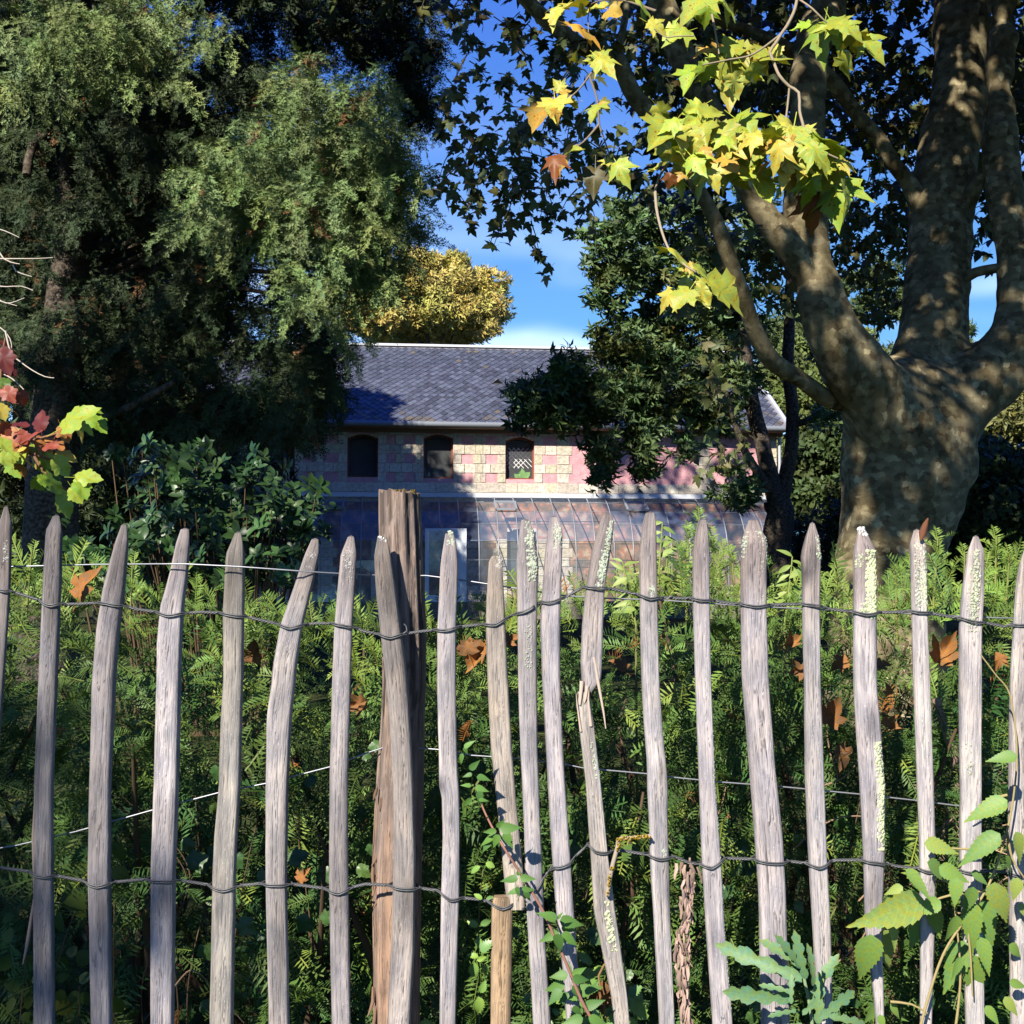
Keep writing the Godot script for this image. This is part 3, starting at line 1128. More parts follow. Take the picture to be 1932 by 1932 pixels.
	var fr := Shape.new()
	fr.box(Vector3(d0, 0, zf - 0.05), Vector3(d0 + 0.1, dy, zf + 0.05))
	fr.box(Vector3(d1 - 0.34, 0, zf - 0.05), Vector3(d1, dy, zf + 0.05))
	fr.box(Vector3(d0 + 0.1, dy - 0.07, zf - 0.05), Vector3(d1 - 0.34, dy, zf + 0.047))
	fr.box(Vector3(d0 + 0.1, 0, zf - 0.05), Vector3(d1 - 0.34, 0.62, zf + 0.03))
	part("frame", fr.mesh(mats["white_frame"]), door)
	var dp := Shape.new()
	dp.flat_quad(Vector3(d0 + 0.1, 0.62, zf), Vector3(d0 + 0.1, dy - 0.07, zf), Vector3(d1 - 0.34, dy - 0.07, zf), Vector3(d1 - 0.34, 0.62, zf))
	part("pane", dp.mesh(mats["glass"]), door)
	var dh := Shape.new()
	dh.bar(Vector3(d1 - 0.3, 1.0, zf + 0.08), Vector3(d1 - 0.3, 1.16, zf + 0.08), 0.02, 0.02)
	dh.bar(Vector3(d1 - 0.3, 1.02, zf + 0.05), Vector3(d1 - 0.3, 1.02, zf + 0.08), 0.02, 0.02)
	part("handle", dh.mesh(mats["grey_frame"]), door)

# ------------------------------------------------------------------ trees
# A crown of leafy clumps: pieces gather on the outside of clumps, the clumps on the outside of the crown.
func crown_places(cen: Vector3, rad: Vector3, clumps: int, each: int, size: float, col: Color, clump_r: float, out_w: Array, out_c: Array, shell := 0.55) -> void:
	for k in clumps:
		var d := rand_dir()
		if d.y < -0.5:
			d.y *= 0.5
		var c := cen + d * rad * pow(r(shell, 1.0), 0.7)
		var cr := clump_r * r(0.6, 1.3)
		var shade := vary(col, 0.16)
		for j in each:
			var e := rand_dir()
			var p := c + e * cr * Vector3(1.15, 0.75, 1.15) * pow(r(0.2, 1.0), 0.4)
			var dir := (e + rand_dir() * 0.7 + Vector3(0, -0.15, 0)).normalized()
			out_w.append(aim(dir, (e + Vector3(0, 0.5, 0) + rand_dir() * 0.6), size * r(0.7, 1.3), p))
			out_c.append(vary(shade, 0.2))

func simple_tree(called: String, label: String, base: Vector3, cen: Vector3, rad: Vector3, clumps: int, each: int, size: float, col: Color, clump_r: float, trunk_r: float, shape: Shape, group := "") -> Node3D:
	var t := thing(called, label, "tree", base, group)
	var w := []
	var c := []
	crown_places(cen - base, rad, clumps, each, size, col, clump_r, w, c)
	mass("crown", shape.mesh(mats["foliage"]), w, c, t)
	var s := Shape.new()
	var pts := curve([Vector3.ZERO, (cen - base) * Vector3(0.3, 0.5, 0.3), cen - base], 0.4)
	s.tube(pts, taper(pts.size(), trunk_r, trunk_r * 0.35), 10)
	part("trunk", s.mesh(mats["bark"]), t)
	for k in 6:
		var ls := Shape.new()
		var a := (cen - base) * Vector3(0.5, r(0.5, 0.8), 0.5)
		var b := cen - base + rand_dir() * rad * 0.7
		var lp := curve([a, (a + b) * 0.5 + Vector3(0, 0.3, 0), b], 0.5)
		ls.tube(lp, taper(lp.size(), trunk_r * 0.4, 0.02), 6)
		part("limb", ls.mesh(mats["bark"]), t)
	return t

func make_far_trees() -> void:
	var c := at(800, 585, 47)
	simple_tree("yellow_tree", "tree in golden autumn leaf rising behind the slate roof", Vector3(c.x, 0, c.z), c, Vector3(3.3, 2.2, 3.0), 150, 80, 0.27, Color(0.42, 0.355, 0.095), 0.55, 0.35, leaf_tuft)
	var spec := [
		[1545, 830, 44, 2.6, 4.2, Color(0.10, 0.13, 0.035), "olive green tree standing past the right end of the house", 70],
		[1525, 690, 58, 3.2, 3.4, Color(0.17, 0.20, 0.06), "pale green tall tree far beyond the right gable of the house", 60],
		[1630, 930, 30, 1.5, 2.0, Color(0.05, 0.075, 0.022), "dark bushy tree between the house corner and the plane trunk", 60],
		[1900, 860, 32, 2.8, 2.3, Color(0.14, 0.15, 0.045), "sunlit olive bushy tree on the far side of the plane trunk", 80],
		[1905, 975, 20, 1.9, 1.2, Color(0.035, 0.055, 0.018), "low dark shrub in the shade right of the plane trunk", 70],
		[1640, 700, 50, 4.5, 4.5, Color(0.08, 0.11, 0.035), "broad green tree behind the fork of the plane tree", 90]]
	for k in spec.size():
		var s: Array = spec[k]
		var cc := at(s[0], s[1], s[2])
		simple_tree("garden_tree" if k != 4 else "garden_shrub", s[6], Vector3(cc.x, 0, cc.z), cc, Vector3(s[3], s[4], s[3]), s[7], 90, 0.3 if s[2] > 25 else 0.2, s[5], 0.6, 0.22, round_tuft if k % 2 == 0 else leaf_tuft)
	# undergrowth left of and behind the house foot
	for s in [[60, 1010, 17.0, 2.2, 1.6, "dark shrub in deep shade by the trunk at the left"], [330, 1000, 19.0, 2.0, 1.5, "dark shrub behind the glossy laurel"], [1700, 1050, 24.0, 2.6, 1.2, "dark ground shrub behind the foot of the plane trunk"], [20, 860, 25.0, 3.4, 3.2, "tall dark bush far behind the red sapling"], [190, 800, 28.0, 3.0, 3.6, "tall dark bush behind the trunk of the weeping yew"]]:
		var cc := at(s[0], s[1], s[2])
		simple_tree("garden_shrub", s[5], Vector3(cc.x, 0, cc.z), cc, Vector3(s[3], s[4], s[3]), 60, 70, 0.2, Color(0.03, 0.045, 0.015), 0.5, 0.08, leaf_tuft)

# smooth union of tapered bones, meshed as surface nets
func net_bones(bones: Array, h: float, k: float, rough: float) -> Shape:
	var lo := Vector3(1e9, 1e9, 1e9)
	var hi := -lo
	for b in bones:
		var m: float = maxf(b[2], b[3]) + 0.25
		lo = lo.min(b[0] - Vector3.ONE * m).min(b[1] - Vector3.ONE * m)
		hi = hi.max(b[0] + Vector3.ONE * m).max(b[1] + Vector3.ONE * m)
	var nx := int((hi.x - lo.x) / h) + 2
	var ny := int((hi.y - lo.y) / h) + 2
	var nz := int((hi.z - lo.z) / h) + 2
	var f := PackedFloat32Array()
	f.resize(nx * ny * nz)
	f.fill(1.0)
	var blk := 6
	var reach := blk * h * 0.87 + 0.12 + k
	for bx in range(0, nx, blk):
		for by in range(0, ny, blk):
			for bz in range(0, nz, blk):
				var mid := lo + Vector3(bx + blk * 0.5, by + blk * 0.5, bz + blk * 0.5) * h
				var near := []
				var best := 1e9
				var ds := []
				for b in bones:
					var ba: Vector3 = b[1] - b[0]
					var q := clampf((mid - b[0]).dot(ba) / maxf(ba.length_squared(), 1e-6), 0.0, 1.0)
					var d: float = (mid - b[0] - ba * q).length() - lerpf(b[2], b[3], q)
					ds.append(d)
					best = minf(best, d)
				if best > reach:
					continue
				for i in bones.size():
					if ds[i] < reach + k:
						near.append(bones[i])
				for x in range(bx, mini(bx + blk, nx)):
					for y in range(by, mini(by + blk, ny)):
						for z in range(bz, mini(bz + blk, nz)):
							var p := lo + Vector3(x, y, z) * h
							var d := 1e3
							for b in near:
								var ba: Vector3 = b[1] - b[0]
								var pa: Vector3 = p - b[0]
								var q := clampf(pa.dot(ba) / maxf(ba.length_squared(), 1e-6), 0.0, 1.0)
								var e: float = (pa - ba * q).length() - lerpf(b[2], b[3], q)
								var w := clampf(0.5 + 0.5 * (d - e) / k, 0.0, 1.0)
								d = lerpf(d, e, w) - k * w * (1.0 - w)
							if absf(d) < 0.3:
								d += rough * noise.get_noise_3d(p.x * 1.7, p.y * 1.2, p.z * 1.7) + rough * 0.3 * noise.get_noise_3d(p.x * 6.0, p.y * 4.0, p.z * 6.0)
							f[(x * ny + y) * nz + z] = d
	var s := Shape.new()
	var id := {}
	var sx := ny * nz
	var edges := [[0, 1], [2, 3], [4, 5], [6, 7], [0, 2], [1, 3], [4, 6], [5, 7], [0, 4], [1, 5], [2, 6], [3, 7]]
	var off := [0, 1, nz, nz + 1, sx, sx + 1, sx + nz, sx + nz + 1]
	var vec := [Vector3(0, 0, 0), Vector3(0, 0, 1), Vector3(0, 1, 0), Vector3(0, 1, 1), Vector3(1, 0, 0), Vector3(1, 0, 1), Vector3(1, 1, 0), Vector3(1, 1, 1)]
	for x in nx - 1:
		for y in ny - 1:
			for z in nz - 1:
				var i := (x * ny + y) * nz + z
				var f0 := f[i]
				if absf(f0) > h * 2.2:
					continue
				var neg := 0
				for c in 8:
					if f[i + off[c]] < 0.0:
						neg += 1
				if neg == 0 or neg == 8:
					continue
				var sum := Vector3.ZERO
				var cnt := 0
				for e in edges:
					var a := f[i + off[e[0]]]
					var b := f[i + off[e[1]]]
					if (a < 0.0) != (b < 0.0):
						var va: Vector3 = vec[e[0]]
						sum += va.lerp(vec[e[1]], a / (a - b))
						cnt += 1
				var p := lo + (Vector3(x, y, z) + sum / cnt) * h
				var g := Vector3(f[i + sx] - f0 + f[i + sx + nz + 1] - f[i + nz + 1], f[i + nz] - f0 + f[i + sx + nz + 1] - f[i + sx + 1], f[i + 1] - f0 + f[i + sx + nz + 1] - f[i + sx + nz])
				id[i] = s.vert(p, g.normalized(), Vector2(p.x, p.y))
	for i in id:
		var f0 := f[i]
		for ax in 3:
			var st: int = [sx, nz, 1][ax]
			if (f0 < 0.0) == (f[i + st] < 0.0):
				continue
			var u: int = [nz, 1, sx][ax]
			var w: int = [1, sx, nz][ax]
			if id.has(i - u) and id.has(i - w) and id.has(i - u - w):
				s.quad(id[i], id[i - u], id[i - u - w], id[i - w])
	return s

# a run of bones through points [u, v, depth, half width in the picture's units]
func limb_bones(list: Array, out: Array) -> void:
	var pts := []
	for q in list:
		pts.append([at(q[0], q[1], q[2]), q[3] * q[2] / F])
	for k in pts.size() - 1:
		var a: Vector3 = pts[maxi(k - 1, 0)][0]
		var b: Vector3 = pts[k][0]
		var c: Vector3 = pts[k + 1][0]
		var d: Vector3 = pts[mini(k + 2, pts.size() - 1)][0]
		var last := b
		var n := 3
		for j in n:
			var t := float(j + 1) / n
			var p := b.cubic_interpolate(c, a, d, t)
			out.append([last, p, lerpf(pts[k][1], pts[k + 1][1], float(j) / n), lerpf(pts[k][1], pts[k + 1][1], t)])
			last = p

func limb_tube(list: Array, parent: Node3D, m: Material, called := "limb", sides := 12) -> void:
	var bones := []
	limb_bones(list, bones)
	var pts := PackedVector3Array([bones[0][0] - parent.position])
	var rad := PackedFloat32Array([bones[0][2]])
	for b in bones:
		pts.append(b[1] - parent.position)
		rad.append(b[3])
	for k in pts.size():
		var p := pts[k]
		pts[k] = p + Vector3(noise.get_noise_3d(p.x, p.y, p.z), 0, noise.get_noise_3d(p.z, p.x, p.y)) * rad[k] * 0.5
		rad[k] *= 1.0 + 0.12 * noise.get_noise_3d(p.x * 3.0, p.y * 3.0, p.z)
	var s := Shape.new()
	s.tube(pts, rad, sides)
	part(called, s.mesh(m), parent)

func leaf_place(p: Vector3, size: float) -> Transform3D:
	var d := Vector3(r(-1, 1), r(-1.1, 0.25), r(-0.7, 0.7))
	return aim(d, Vector3(r(-0.7, 0.7), r(0.1, 1.0), r(0.2, 1.0)), size * r(0.7, 1.2), p)

func make_plane_tree() -> void:
	var b0 := at(1690, 1100, 9.2)
	var t := thing("plane_tree", "old plane tree with a massive mottled trunk dividing into thick limbs", "tree", Vector3(b0.x, 0, b0.z))
	var bones := []
	var by := (EYE.y + 0.0)
	# the trunk, waisted above its foot and swelling to the fork
	limb_bones([[1672, 1390, 9.2, 112], [1672, 1200, 9.2, 100], [1676, 1060, 9.2, 88], [1692, 975, 9.2, 92], [1708, 900, 9.2, 106], [1712, 830, 9.2, 108], [1712, 770, 9.3, 100]], bones)
	limb_bones([[1712, 800, 9.3, 92], [1752, 690, 9.5, 62], [1765, 600, 9.6, 54], [1772, 500, 9.8, 51], [1780, 340, 10.0, 50], [1803, 200, 10.1, 47], [1815, 60, 10.2, 44], [1818, -150, 10.4, 40], [1810, -500, 10.8, 28]], bones)
	limb_bones([[1690, 810, 9.1, 86], [1640, 725, 8.8, 58], [1590, 660, 8.6, 46], [1555, 590, 8.5, 36], [1535, 510, 8.5, 31], [1522, 408, 8.5, 33], [1516, 320, 8.6, 27], [1524, 238, 8.7, 24], [1524, 170, 8.8, 29], [1540, 68, 8.9, 30], [1568, -20, 9.0, 29], [1600, -250, 9.2, 22]], bones)
	limb_bones([[1738, 830, 9.2, 88], [1800, 765, 9.2, 58], [1868, 712, 9.2, 50], [1918, 650, 9.2, 43], [1930, 580, 9.3, 38], [1910, 470, 9.4, 30], [1893, 360, 9.5, 27], [1888, 200, 9.6, 23], [1890, 0, 9.8, 20], [1895, -300, 10, 14]], bones)
	# a burl on the right flank
	var q := at(1822, 890, 9.0)
	bones.append([q, q + Vector3(0.02, 0.1, 0), 0.1, 0.08])
	var s := net_bones(bones, 0.045, 0.10, 0.05)
	for k in s.v.size():
		s.v[k] -= t.position
	part("trunk", s.mesh(mats["plane_bark"]), t)
	var bark: Material = mats["plane_bark"]
	# the long thin limb that rises over the house roof, and others
	limb_tube([[1600, 760, 8.9, 18], [1567, 753, 8.8, 17], [1513, 716, 8.5, 16], [1459, 682, 8.2, 17], [1421, 625, 8.0, 17], [1398, 545, 7.8, 15], [1360, 440, 7.6, 14], [1323, 364, 7.5, 13], [1280, 285, 7.4, 13], [1250, 238, 7.4, 15], [1199, 184, 7.3, 16], [1165, 118, 7.2, 17], [1097, 88, 7.1, 15], [1030, 34, 7.0, 15], [960, -40, 6.9, 13], [880, -160, 6.8, 9]], t, bark)
	limb_tube([[1535, 540, 8.5, 30], [1490, 460, 8.4, 27], [1430, 385, 8.4, 26], [1375, 280, 8.3, 25], [1325, 190, 8.2, 25], [1275, 70, 8.2, 26], [1235, -30, 8.2, 24], [1150, -260, 8.2, 16]], t, bark)
	limb_tube([[1745, 400, 9.9, 20], [1710, 340, 9.9, 15], [1683, 306, 9.8, 14], [1656, 258, 9.8, 14], [1610, 205, 9.7, 14], [1564, 146, 9.6, 15], [1500, 100, 9.5, 14], [1440, 70, 9.4, 12], [1394, 51, 9.4, 10], [1300, 20, 9.3, 8]], t, bark)
	limb_tube([[1820, 390, 9.8, 16], [1845, 345, 9.7, 14], [1890, 300, 9.6, 15]], t, bark)
	limb_tube([[1810, 530, 9.6, 13], [1840, 514, 9.5, 9], [1880, 506, 9.4, 9], [1915, 500, 9.3, 11]], t, bark)
	limb_tube([[1185, 125, 7.2, 6], [1168, 90, 7.3, 6], [1178, 40, 7.4, 7], [1190, -40, 7.6, 6]], t, bark, "limb", 8)
	# leaves: hanging sprays of twigs in view, then the wide canopy over the lane
	var where := []
	var tint := []
	var green := Color(0.068, 0.084, 0.027)
	var olive := Color(0.12, 0.095, 0.03)
	var twigs := Shape.new()
	var sprays := [
		# u, v, depth, half width, half height, count
		[900, 60, 8.0, 90, 90, 170], [960, 180, 8.0, 110, 90, 230], [930, 290, 8.0, 90, 60, 130], [870, 230, 8.6, 60, 110, 110], [1060, 120, 7.6, 80, 90, 110], [1050, 230, 7.6, 70, 80, 140], [1040, 330, 7.6, 75, 50, 110],
		[960, 405, 7.8, 45, 28, 36], [1005, 400, 7.6, 40, 36, 40], [1000, 470, 7.6, 12, 28, 12], [880, 400, 7.8, 60, 30, 36], [1100, 380, 7.4, 40, 22, 26], [1130, 250, 7.3, 50, 60, 60], [1090, 30, 7.4, 90, 40, 60], [1190, 60, 8.6, 70, 80, 110], [1230, 160, 8.8, 60, 90, 120], [1200, 290, 9.0, 40, 50, 60],
		[1290, 60, 9.5, 80, 90, 150], [1330, 160, 9.6, 90, 90, 150], [1420, 60, 10.0, 110, 90, 190], [1440, 190, 10.0, 90, 90, 150], [1640, 60, 11.5, 110, 110, 330], [1640, 210, 11.5, 100, 110, 300], [1690, 400, 11.5, 70, 120, 260], [1640, 520, 11.5, 80, 90, 240], [1600, 420, 11.8, 60, 60, 140], [1700, 120, 11.8, 70, 120, 200], [1600, 620, 11.8, 60, 60, 120],
		[1860, 120, 11.5, 60, 130, 160], [1915, 260, 11.0, 50, 120, 130], [1850, 330, 11.4, 40, 90, 70], [1845, 440, 10.8, 16, 30, 16], [1838, 660, 10.2, 18, 30, 14],
		[1340, 520, 8.2, 60, 100, 60], [1330, 640, 8.0, 60, 70, 50], [1335, 740, 7.8, 40, 40, 26], [1385, 850, 7.6, 36, 26, 26], [1400, 420, 8.6, 60, 80, 60], [1460, 500, 9.0, 50, 90, 60]]
	for sp in sprays:
		var made := 0
		var c := at(sp[0], sp[1], sp[2])
		var want: float = sp[5] * (0.68 if sp[0] < 1250 and sp[1] < 500 else 1.0)
		while made < want:
			# a twig hangs, its leaves along it
			var a := at(sp[0] + sp[3] * clampf(rng.randfn() * 0.6, -1.1, 1.1), sp[1] - 12.0 + sp[4] * clampf(rng.randfn() * 0.6, -1.1, 1.0), sp[2] + r(-0.7, 0.7))
			var along := Vector3(r(-1, 1), r(-1.0, 0.3), r(-1, 1)).normalized()
			var l := r(0.15, 0.3)
			var e := a + along * l + Vector3(0, -0.05, 0)
			twigs.tube(PackedVector3Array([a - t.position, a.lerp(e, 0.5) + Vector3(0, 0.03, 0) - t.position, e - t.position]), PackedFloat32Array([0.006, 0.004, 0.002]), 4, Color(0.09, 0.075, 0.05))
			var n := rng.randi_range(5, 9)
			for j in n:
				var p := a.lerp(e, (j + 0.6) / n) + rand_dir() * 0.05
				where.append(leaf_place(p - t.position, 0.0105 * sp[2] if sp[2] < 9.0 else 0.094))
				tint.append(vary(green.lerp(olive, r(0, 1) if r(0, 1) < 0.4 else 0.0), 0.3))
				made += 1
	part("twigs", twigs.mesh(mats["twig"]), t).set_meta("kind", "stuff")
	# the canopy above and towards the lane, out of the frame: it shades the trunk and the limbs
	for k in 5200:
		var a := r(0, TAU)
		var rr := sqrt(r(0.0, 1.0))
		var p := Vector3(b0.x + 0.5 + cos(a) * rr * 10.5, 0, b0.z + sin(a) * rr * (13.0 if sin(a) > 0.0 else 7.0))
		var dome := sqrt(maxf(0.0, 1.0 - pow(rr / 1.06, 2.0)))
		p.y = r(5.2 + 1.5 * dome, 7.5 + 6.0 * dome)
		if in_view(p) and (p.z > -12.0 or p.x < 1.5):
			continue
		# leaves are left out where their shade would fall on the sunny yew
		var fall := p + sun_dir * ((-10.8 - p.z) / sun_dir.z)
		# and where it would fall on the pale leaves high in the middle
		var near_fall := p + sun_dir * ((-4.6 - p.z) / sun_dir.z)
		if near_fall.x > -0.4 and near_fall.x < 1.5 and near_fall.y > 2.4 and near_fall.y < 4.3 and r(0, 1) < 0.96:
			continue
		var far_fall := p + sun_dir * ((-20.3 - p.z) / sun_dir.z)  # likewise left out where they would shade the evergreen
		if far_fall.x > -0.6 and far_fall.x < 4.5 and far_fall.y > 2.0 and far_fall.y < 8.5 and r(0, 1) < 0.85:
			continue
		if fall.x < -0.7 and fall.y > 2.6 and fall.y < 7.6 and r(0, 1) < 0.93:
			continue
		if noise.get_noise_3d(p.x * 0.4, p.y * 0.4, p.z * 0.4) < -0.26:
			continue
		for j in 12:
			var e := p + rand_dir() * r(0.1, 0.6)
			where.append(leaf_place(e - t.position, 0.20))
			tint.append(vary(green, 0.3))
	# unseen boughs added so that shade reaches the right half of the house
	for k in 56:
		var p := Vector3(-3.0, 15.5, -16.5) + rand_dir() * Vector3(2.3, 1.5, 2.3) * pow(r(0.1, 1.0), 0.4)
		for j in 14:
			where.append(leaf_place(p + rand_dir() * r(0.1, 0.6) - t.position, 0.22))
			tint.append(vary(green, 0.3))
	limb_tube([[1700, -900, 10.4, 24], [1200, -1100, 12.0, 16], [800, -1150, 14.0, 10], [500, -1030, 16.2, 4]], t, bark)
	scatter("leaf", "leaves", plane_leaf_far, mats["dark_leaf"], where, tint, [green, green * 1.25, olive, Color(0.05, 0.06, 0.02), Color(0.15, 0.12, 0.035), Color(0.06, 0.075, 0.022), green, green * 0.8], t, 270)
	make_near_branch(t)

# a leaf from its stalk end (u, v) to its tip, tipped towards or away from the camera
func hand_leaf(a: Vector3, b: Vector3, face: Vector3, wide: float) -> Transform3D:
	var x := aim(b - a, face, a.distance_to(b), a)
	x.basis.x *= wide
	return x

func make_near_branch(t: Node3D) -> void:
	# the sunny branch that hangs close to the fence
	var br := Node3D.new()
	br.name = "overhanging_branch"
	t.add_child(br)
	var o := t.position
	var z := func(x: float, y: float, d: float) -> Vector3: return at(1275.0 + x * 0.34, y * 0.34, d) - o
	var y := func(x: float, yy: float, d: float) -> Vector3: return at(637.6 + x * 0.34, yy * 0.34, d) - o
	var runs := [
		[[[690, -900, 3.6], [700, -300, 3.2], [672, 0, 3.0], [630, 120, 2.95], [585, 190, 2.9], [555, 240, 2.88], [522, 290, 2.85], [545, 350, 2.85], [575, 420, 2.8], [630, 480, 2.8], [683, 515, 2.78], [688, 620, 2.75], [712, 745, 2.72], [640, 810, 2.72], [500, 800, 2.75], [330, 770, 2.75], [120, 790, 2.78], [-60, 930, 2.8], [-115, 1060, 2.8]], 0.0055, 0.003],
		[[[630, 490, 2.8], [622, 570, 2.8], [612, 655, 2.78], [600, 760, 2.75]], 0.003, 0.002],
		[[[585, 190, 2.9], [430, 300, 2.85], [300, 330, 2.85], [150, 360, 2.85]], 0.003, 0.002],
		[[[690, 0, 3.0], [760, 50, 2.95], [820, 110, 2.95], [900, 170, 2.95]], 0.003, 0.002],
		[[[220, -40, 3.0], [200, 60, 2.95], [215, 150, 2.9], [240, 300, 2.88]], 0.004, 0.002],
		[[[712, 745, 2.72], [800, 830, 2.7], [900, 880, 2.7]], 0.003, 0.002],
		[[[100, 200, 2.9], [20, 200, 2.9], [-60, 205, 2.95], [-120, 160, 2.95]], 0.002, 0.0015]]
	for rn in runs:
		var p := []
		for q in rn[0]:
			p.append(z.call(q[0], q[1], q[2]))
		var c := curve(p, 0.03)
		var s := Shape.new()
		s.tube(c, taper(c.size(), rn[1], rn[2]), 6, Color(0.26, 0.21, 0.15))
		part("twig", s.mesh(mats["twig"]), br)
	var low := curve([y.call(1760, 1060, 2.8), y.call(1775, 1200, 2.78), y.call(1830, 1370, 2.75), y.call(1910, 1455, 2.72), z.call(60, 1480, 2.7), z.call(150, 1530, 2.7)], 0.03)
	var ls := Shape.new()
	ls.tube(low, taper(low.size(), 0.004, 0.002), 6, Color(0.30, 0.25, 0.19))
	part("twig", ls.mesh(mats["twig"]), br)
	# x, y, half length, direction of the tip (degrees, 0 = right, 90 = up), colour: g green, y yellow, o orange, b brown
	var lime := Color(0.42, 0.46, 0.075)
	var cols := {"g": Color(0.32, 0.44, 0.05), "l": lime, "y": Color(0.54, 0.49, 0.10), "o": Color(0.55, 0.33, 0.08), "b": Color(0.22, 0.075, 0.025), "d": Color(0.10, 0.085, 0.03)}
	var list := [
		[90, 610, 75, 200, "l"], [210, 620, 85, 20, "l"], [390, 690, 95, 330, "g"], [640, 680, 75, 10, "y"], [60, 700, 90, 190, "l"], [150, 745, 110, 210, "l"], [280, 760, 105, 330, "l"], [400, 770, 100, 190, "y"], [510, 760, 100, 20, "g"], [630, 800, 110, 250, "l"], [740, 760, 100, 350, "l"], [830, 800, 100, 340, "g"],
		[0, 800, 105, 220, "l"], [120, 800, 115, 250, "l"], [260, 830, 120, 240, "y"], [430, 860, 120, 300, "g"], [560, 850, 120, 250, "y"], [690, 880, 125, 280, "l"], [800, 850, 110, 330, "l"], [900, 880, 100, 340, "l"], [960, 905, 80, 350, "y"],
		[130, 990, 130, 230, "l"], [210, 985, 85, 300, "y"], [330, 960, 120, 335, "y"], [480, 1030, 130, 300, "l"], [580, 1060, 110, 230, "l"], [690, 1030, 125, 215, "g"], [755, 1050, 140, 265, "g"], [850, 950, 125, 300, "l"], [950, 1050, 130, 330, "g"], [960, 1110, 130, 285, "l"], [760, 1170, 120, 275, "b"], [30, 985, 70, 200, "o"], [640, 980, 75, 270, "o"], [700, 950, 60, 240, "o"], [880, 1090, 110, 250, "g"],
		[690, 150, 80, 190, "g"], [800, 190, 115, 240, "g"], [880, 110, 90, 60, "l"], [900, 190, 100, 300, "l"], [980, 160, 90, 330, "l"], [1090, 250, 130, 330, "l"], [945, 370, 120, 265, "l"], [1000, 240, 70, 280, "y"], [840, 140, 80, 150, "l"],
		[80, 430, 110, 230, "g"], [160, 420, 95, 250, "g"], [210, 350, 100, 200, "l"], [300, 430, 120, 280, "y"], [330, 480, 110, 275, "y"], [340, 320, 110, 330, "l"], [300, 240, 90, 120, "l"], [410, 350, 120, 320, "l"], [480, 360, 120, 330, "y"], [550, 320, 110, 10, "l"], [150, 280, 60, 190, "o"], [555, 265, 60, 80, "y"], [260, 270, 70, 60, "o"], [380, 270, 50, 20, "o"],
		[110, 15, 100, 200, "l"], [170, 80, 80, 250, "g"], [290, 20, 80, 330, "l"], [130, 90, 70, 270, "g"], [20, 170, 70, 180, "l"],
		[20, 1400, 100, 350, "y"], [100, 1500, 110, 350, "l"], [160, 1510, 80, 340, "l"], [-40, 690, 80, 200, "l"], [-80, 740, 90, 220, "l"], [-60, 860, 90, 250, "l"], [-110, 930, 60, 210, "y"], [40, 760, 80, 300, "y"], [180, 690, 80, 60, "l"], [330, 740, 80, 250, "g"], [460, 820, 90, 230, "l"], [600, 900, 90, 300, "y"], [760, 900, 100, 260, "l"], [850, 1000, 100, 240, "l"], [160, 900, 80, 330, "l"], [390, 930, 80, 290, "y"], [660, 730, 80, 120, "y"], [470, 950, 80, 210, "o"], [520, 740, 70, 140, "l"], [250, 400, 80, 240, "l"], [440, 420, 70, 300, "l"], [-40, 1010, 70, 260, "b"], [30, 1020, 60, 300, "l"], [60, 1640, 130, 262, "y"], [155, 1635, 105, 285, "y"], [290, 1640, 160, 322, "l"], [20, 1570, 70, 200, "l"], [60, 1490, 50, 210, "o"], [30, 1660, 90, 230, "l"], [-60, 1660, 90, 220, "y"]]
	var var_meshes := {}
	# each colour in several shapes: lobes deeper or broader, flat, cupped or curled, some scorched at the rim
	var kinds := []
	var half := [[0.0, 0.03], [0.13, -0.05], [0.28, 0.0], [0.46, 0.05], [0.38, 0.14], [0.36, 0.22], [0.47, 0.27], [0.50, 0.37], [0.63, 0.53], [0.47, 0.52], [0.37, 0.51], [0.25, 0.46], [0.28, 0.6], [0.2, 0.66], [0.17, 0.78], [0.08, 0.86], [0.0, 1.02]]
	for k in 6:
		var h := []
		for q in half:
			h.append([q[0] * (r(0.86, 1.14) if q[0] > 0.0 else 1.0), q[1] + r(-0.025, 0.025)])
		var sh := lobed(h, Vector2(0, 0.32), 0.6, [0.05, 0.3, 0.15, 0.42, -0.05, 0.2][k], [0.2, 0.5, 0.8, 0.3, 0.55, 0.05][k], [0.03, 0.06, 0.09, 0.05, 0.08, 0.1][k])
		for i in sh.c.size():
			var q := Vector2(sh.v[i].x, sh.v[i].y - 0.35).length()
			var burn = smoothstep(0.30, 0.75, q) * clampf(0.5 + 2.0 * noise.get_noise_3d(sh.v[i].x * 3.0, sh.v[i].y * 3.0, k * 7.0), 0.0, 1.0) * [0.15, 0.75, 0.3, 0.9, 0.1, 0.5][k]
			sh.c[i] = Color(1, 1, 1).lerp(Color(0.72, 0.38, 0.5), burn) * r(0.92, 1.06)
		kinds.append(sh)
	for c in cols:
		var_meshes[c] = []
		for k in 6:
			var_meshes[c].append(kinds[k].mesh(mats["lobed_leaf"], vary(cols[c], 0.22)))
	# smaller leaves fill the thick of the spray
	for k in 40:
		var f := r(0, 1)
		list.append([lerpf(-70, 930, f) + r(-40, 40), 690 + 190 * f + r(-90, 210) * (1.0 - 0.3 * absf(f - 0.5)), r(50, 88), r(190, 350), ["l", "g", "y", "l", "l", "y", "g", "o"][rng.randi() % 8]])
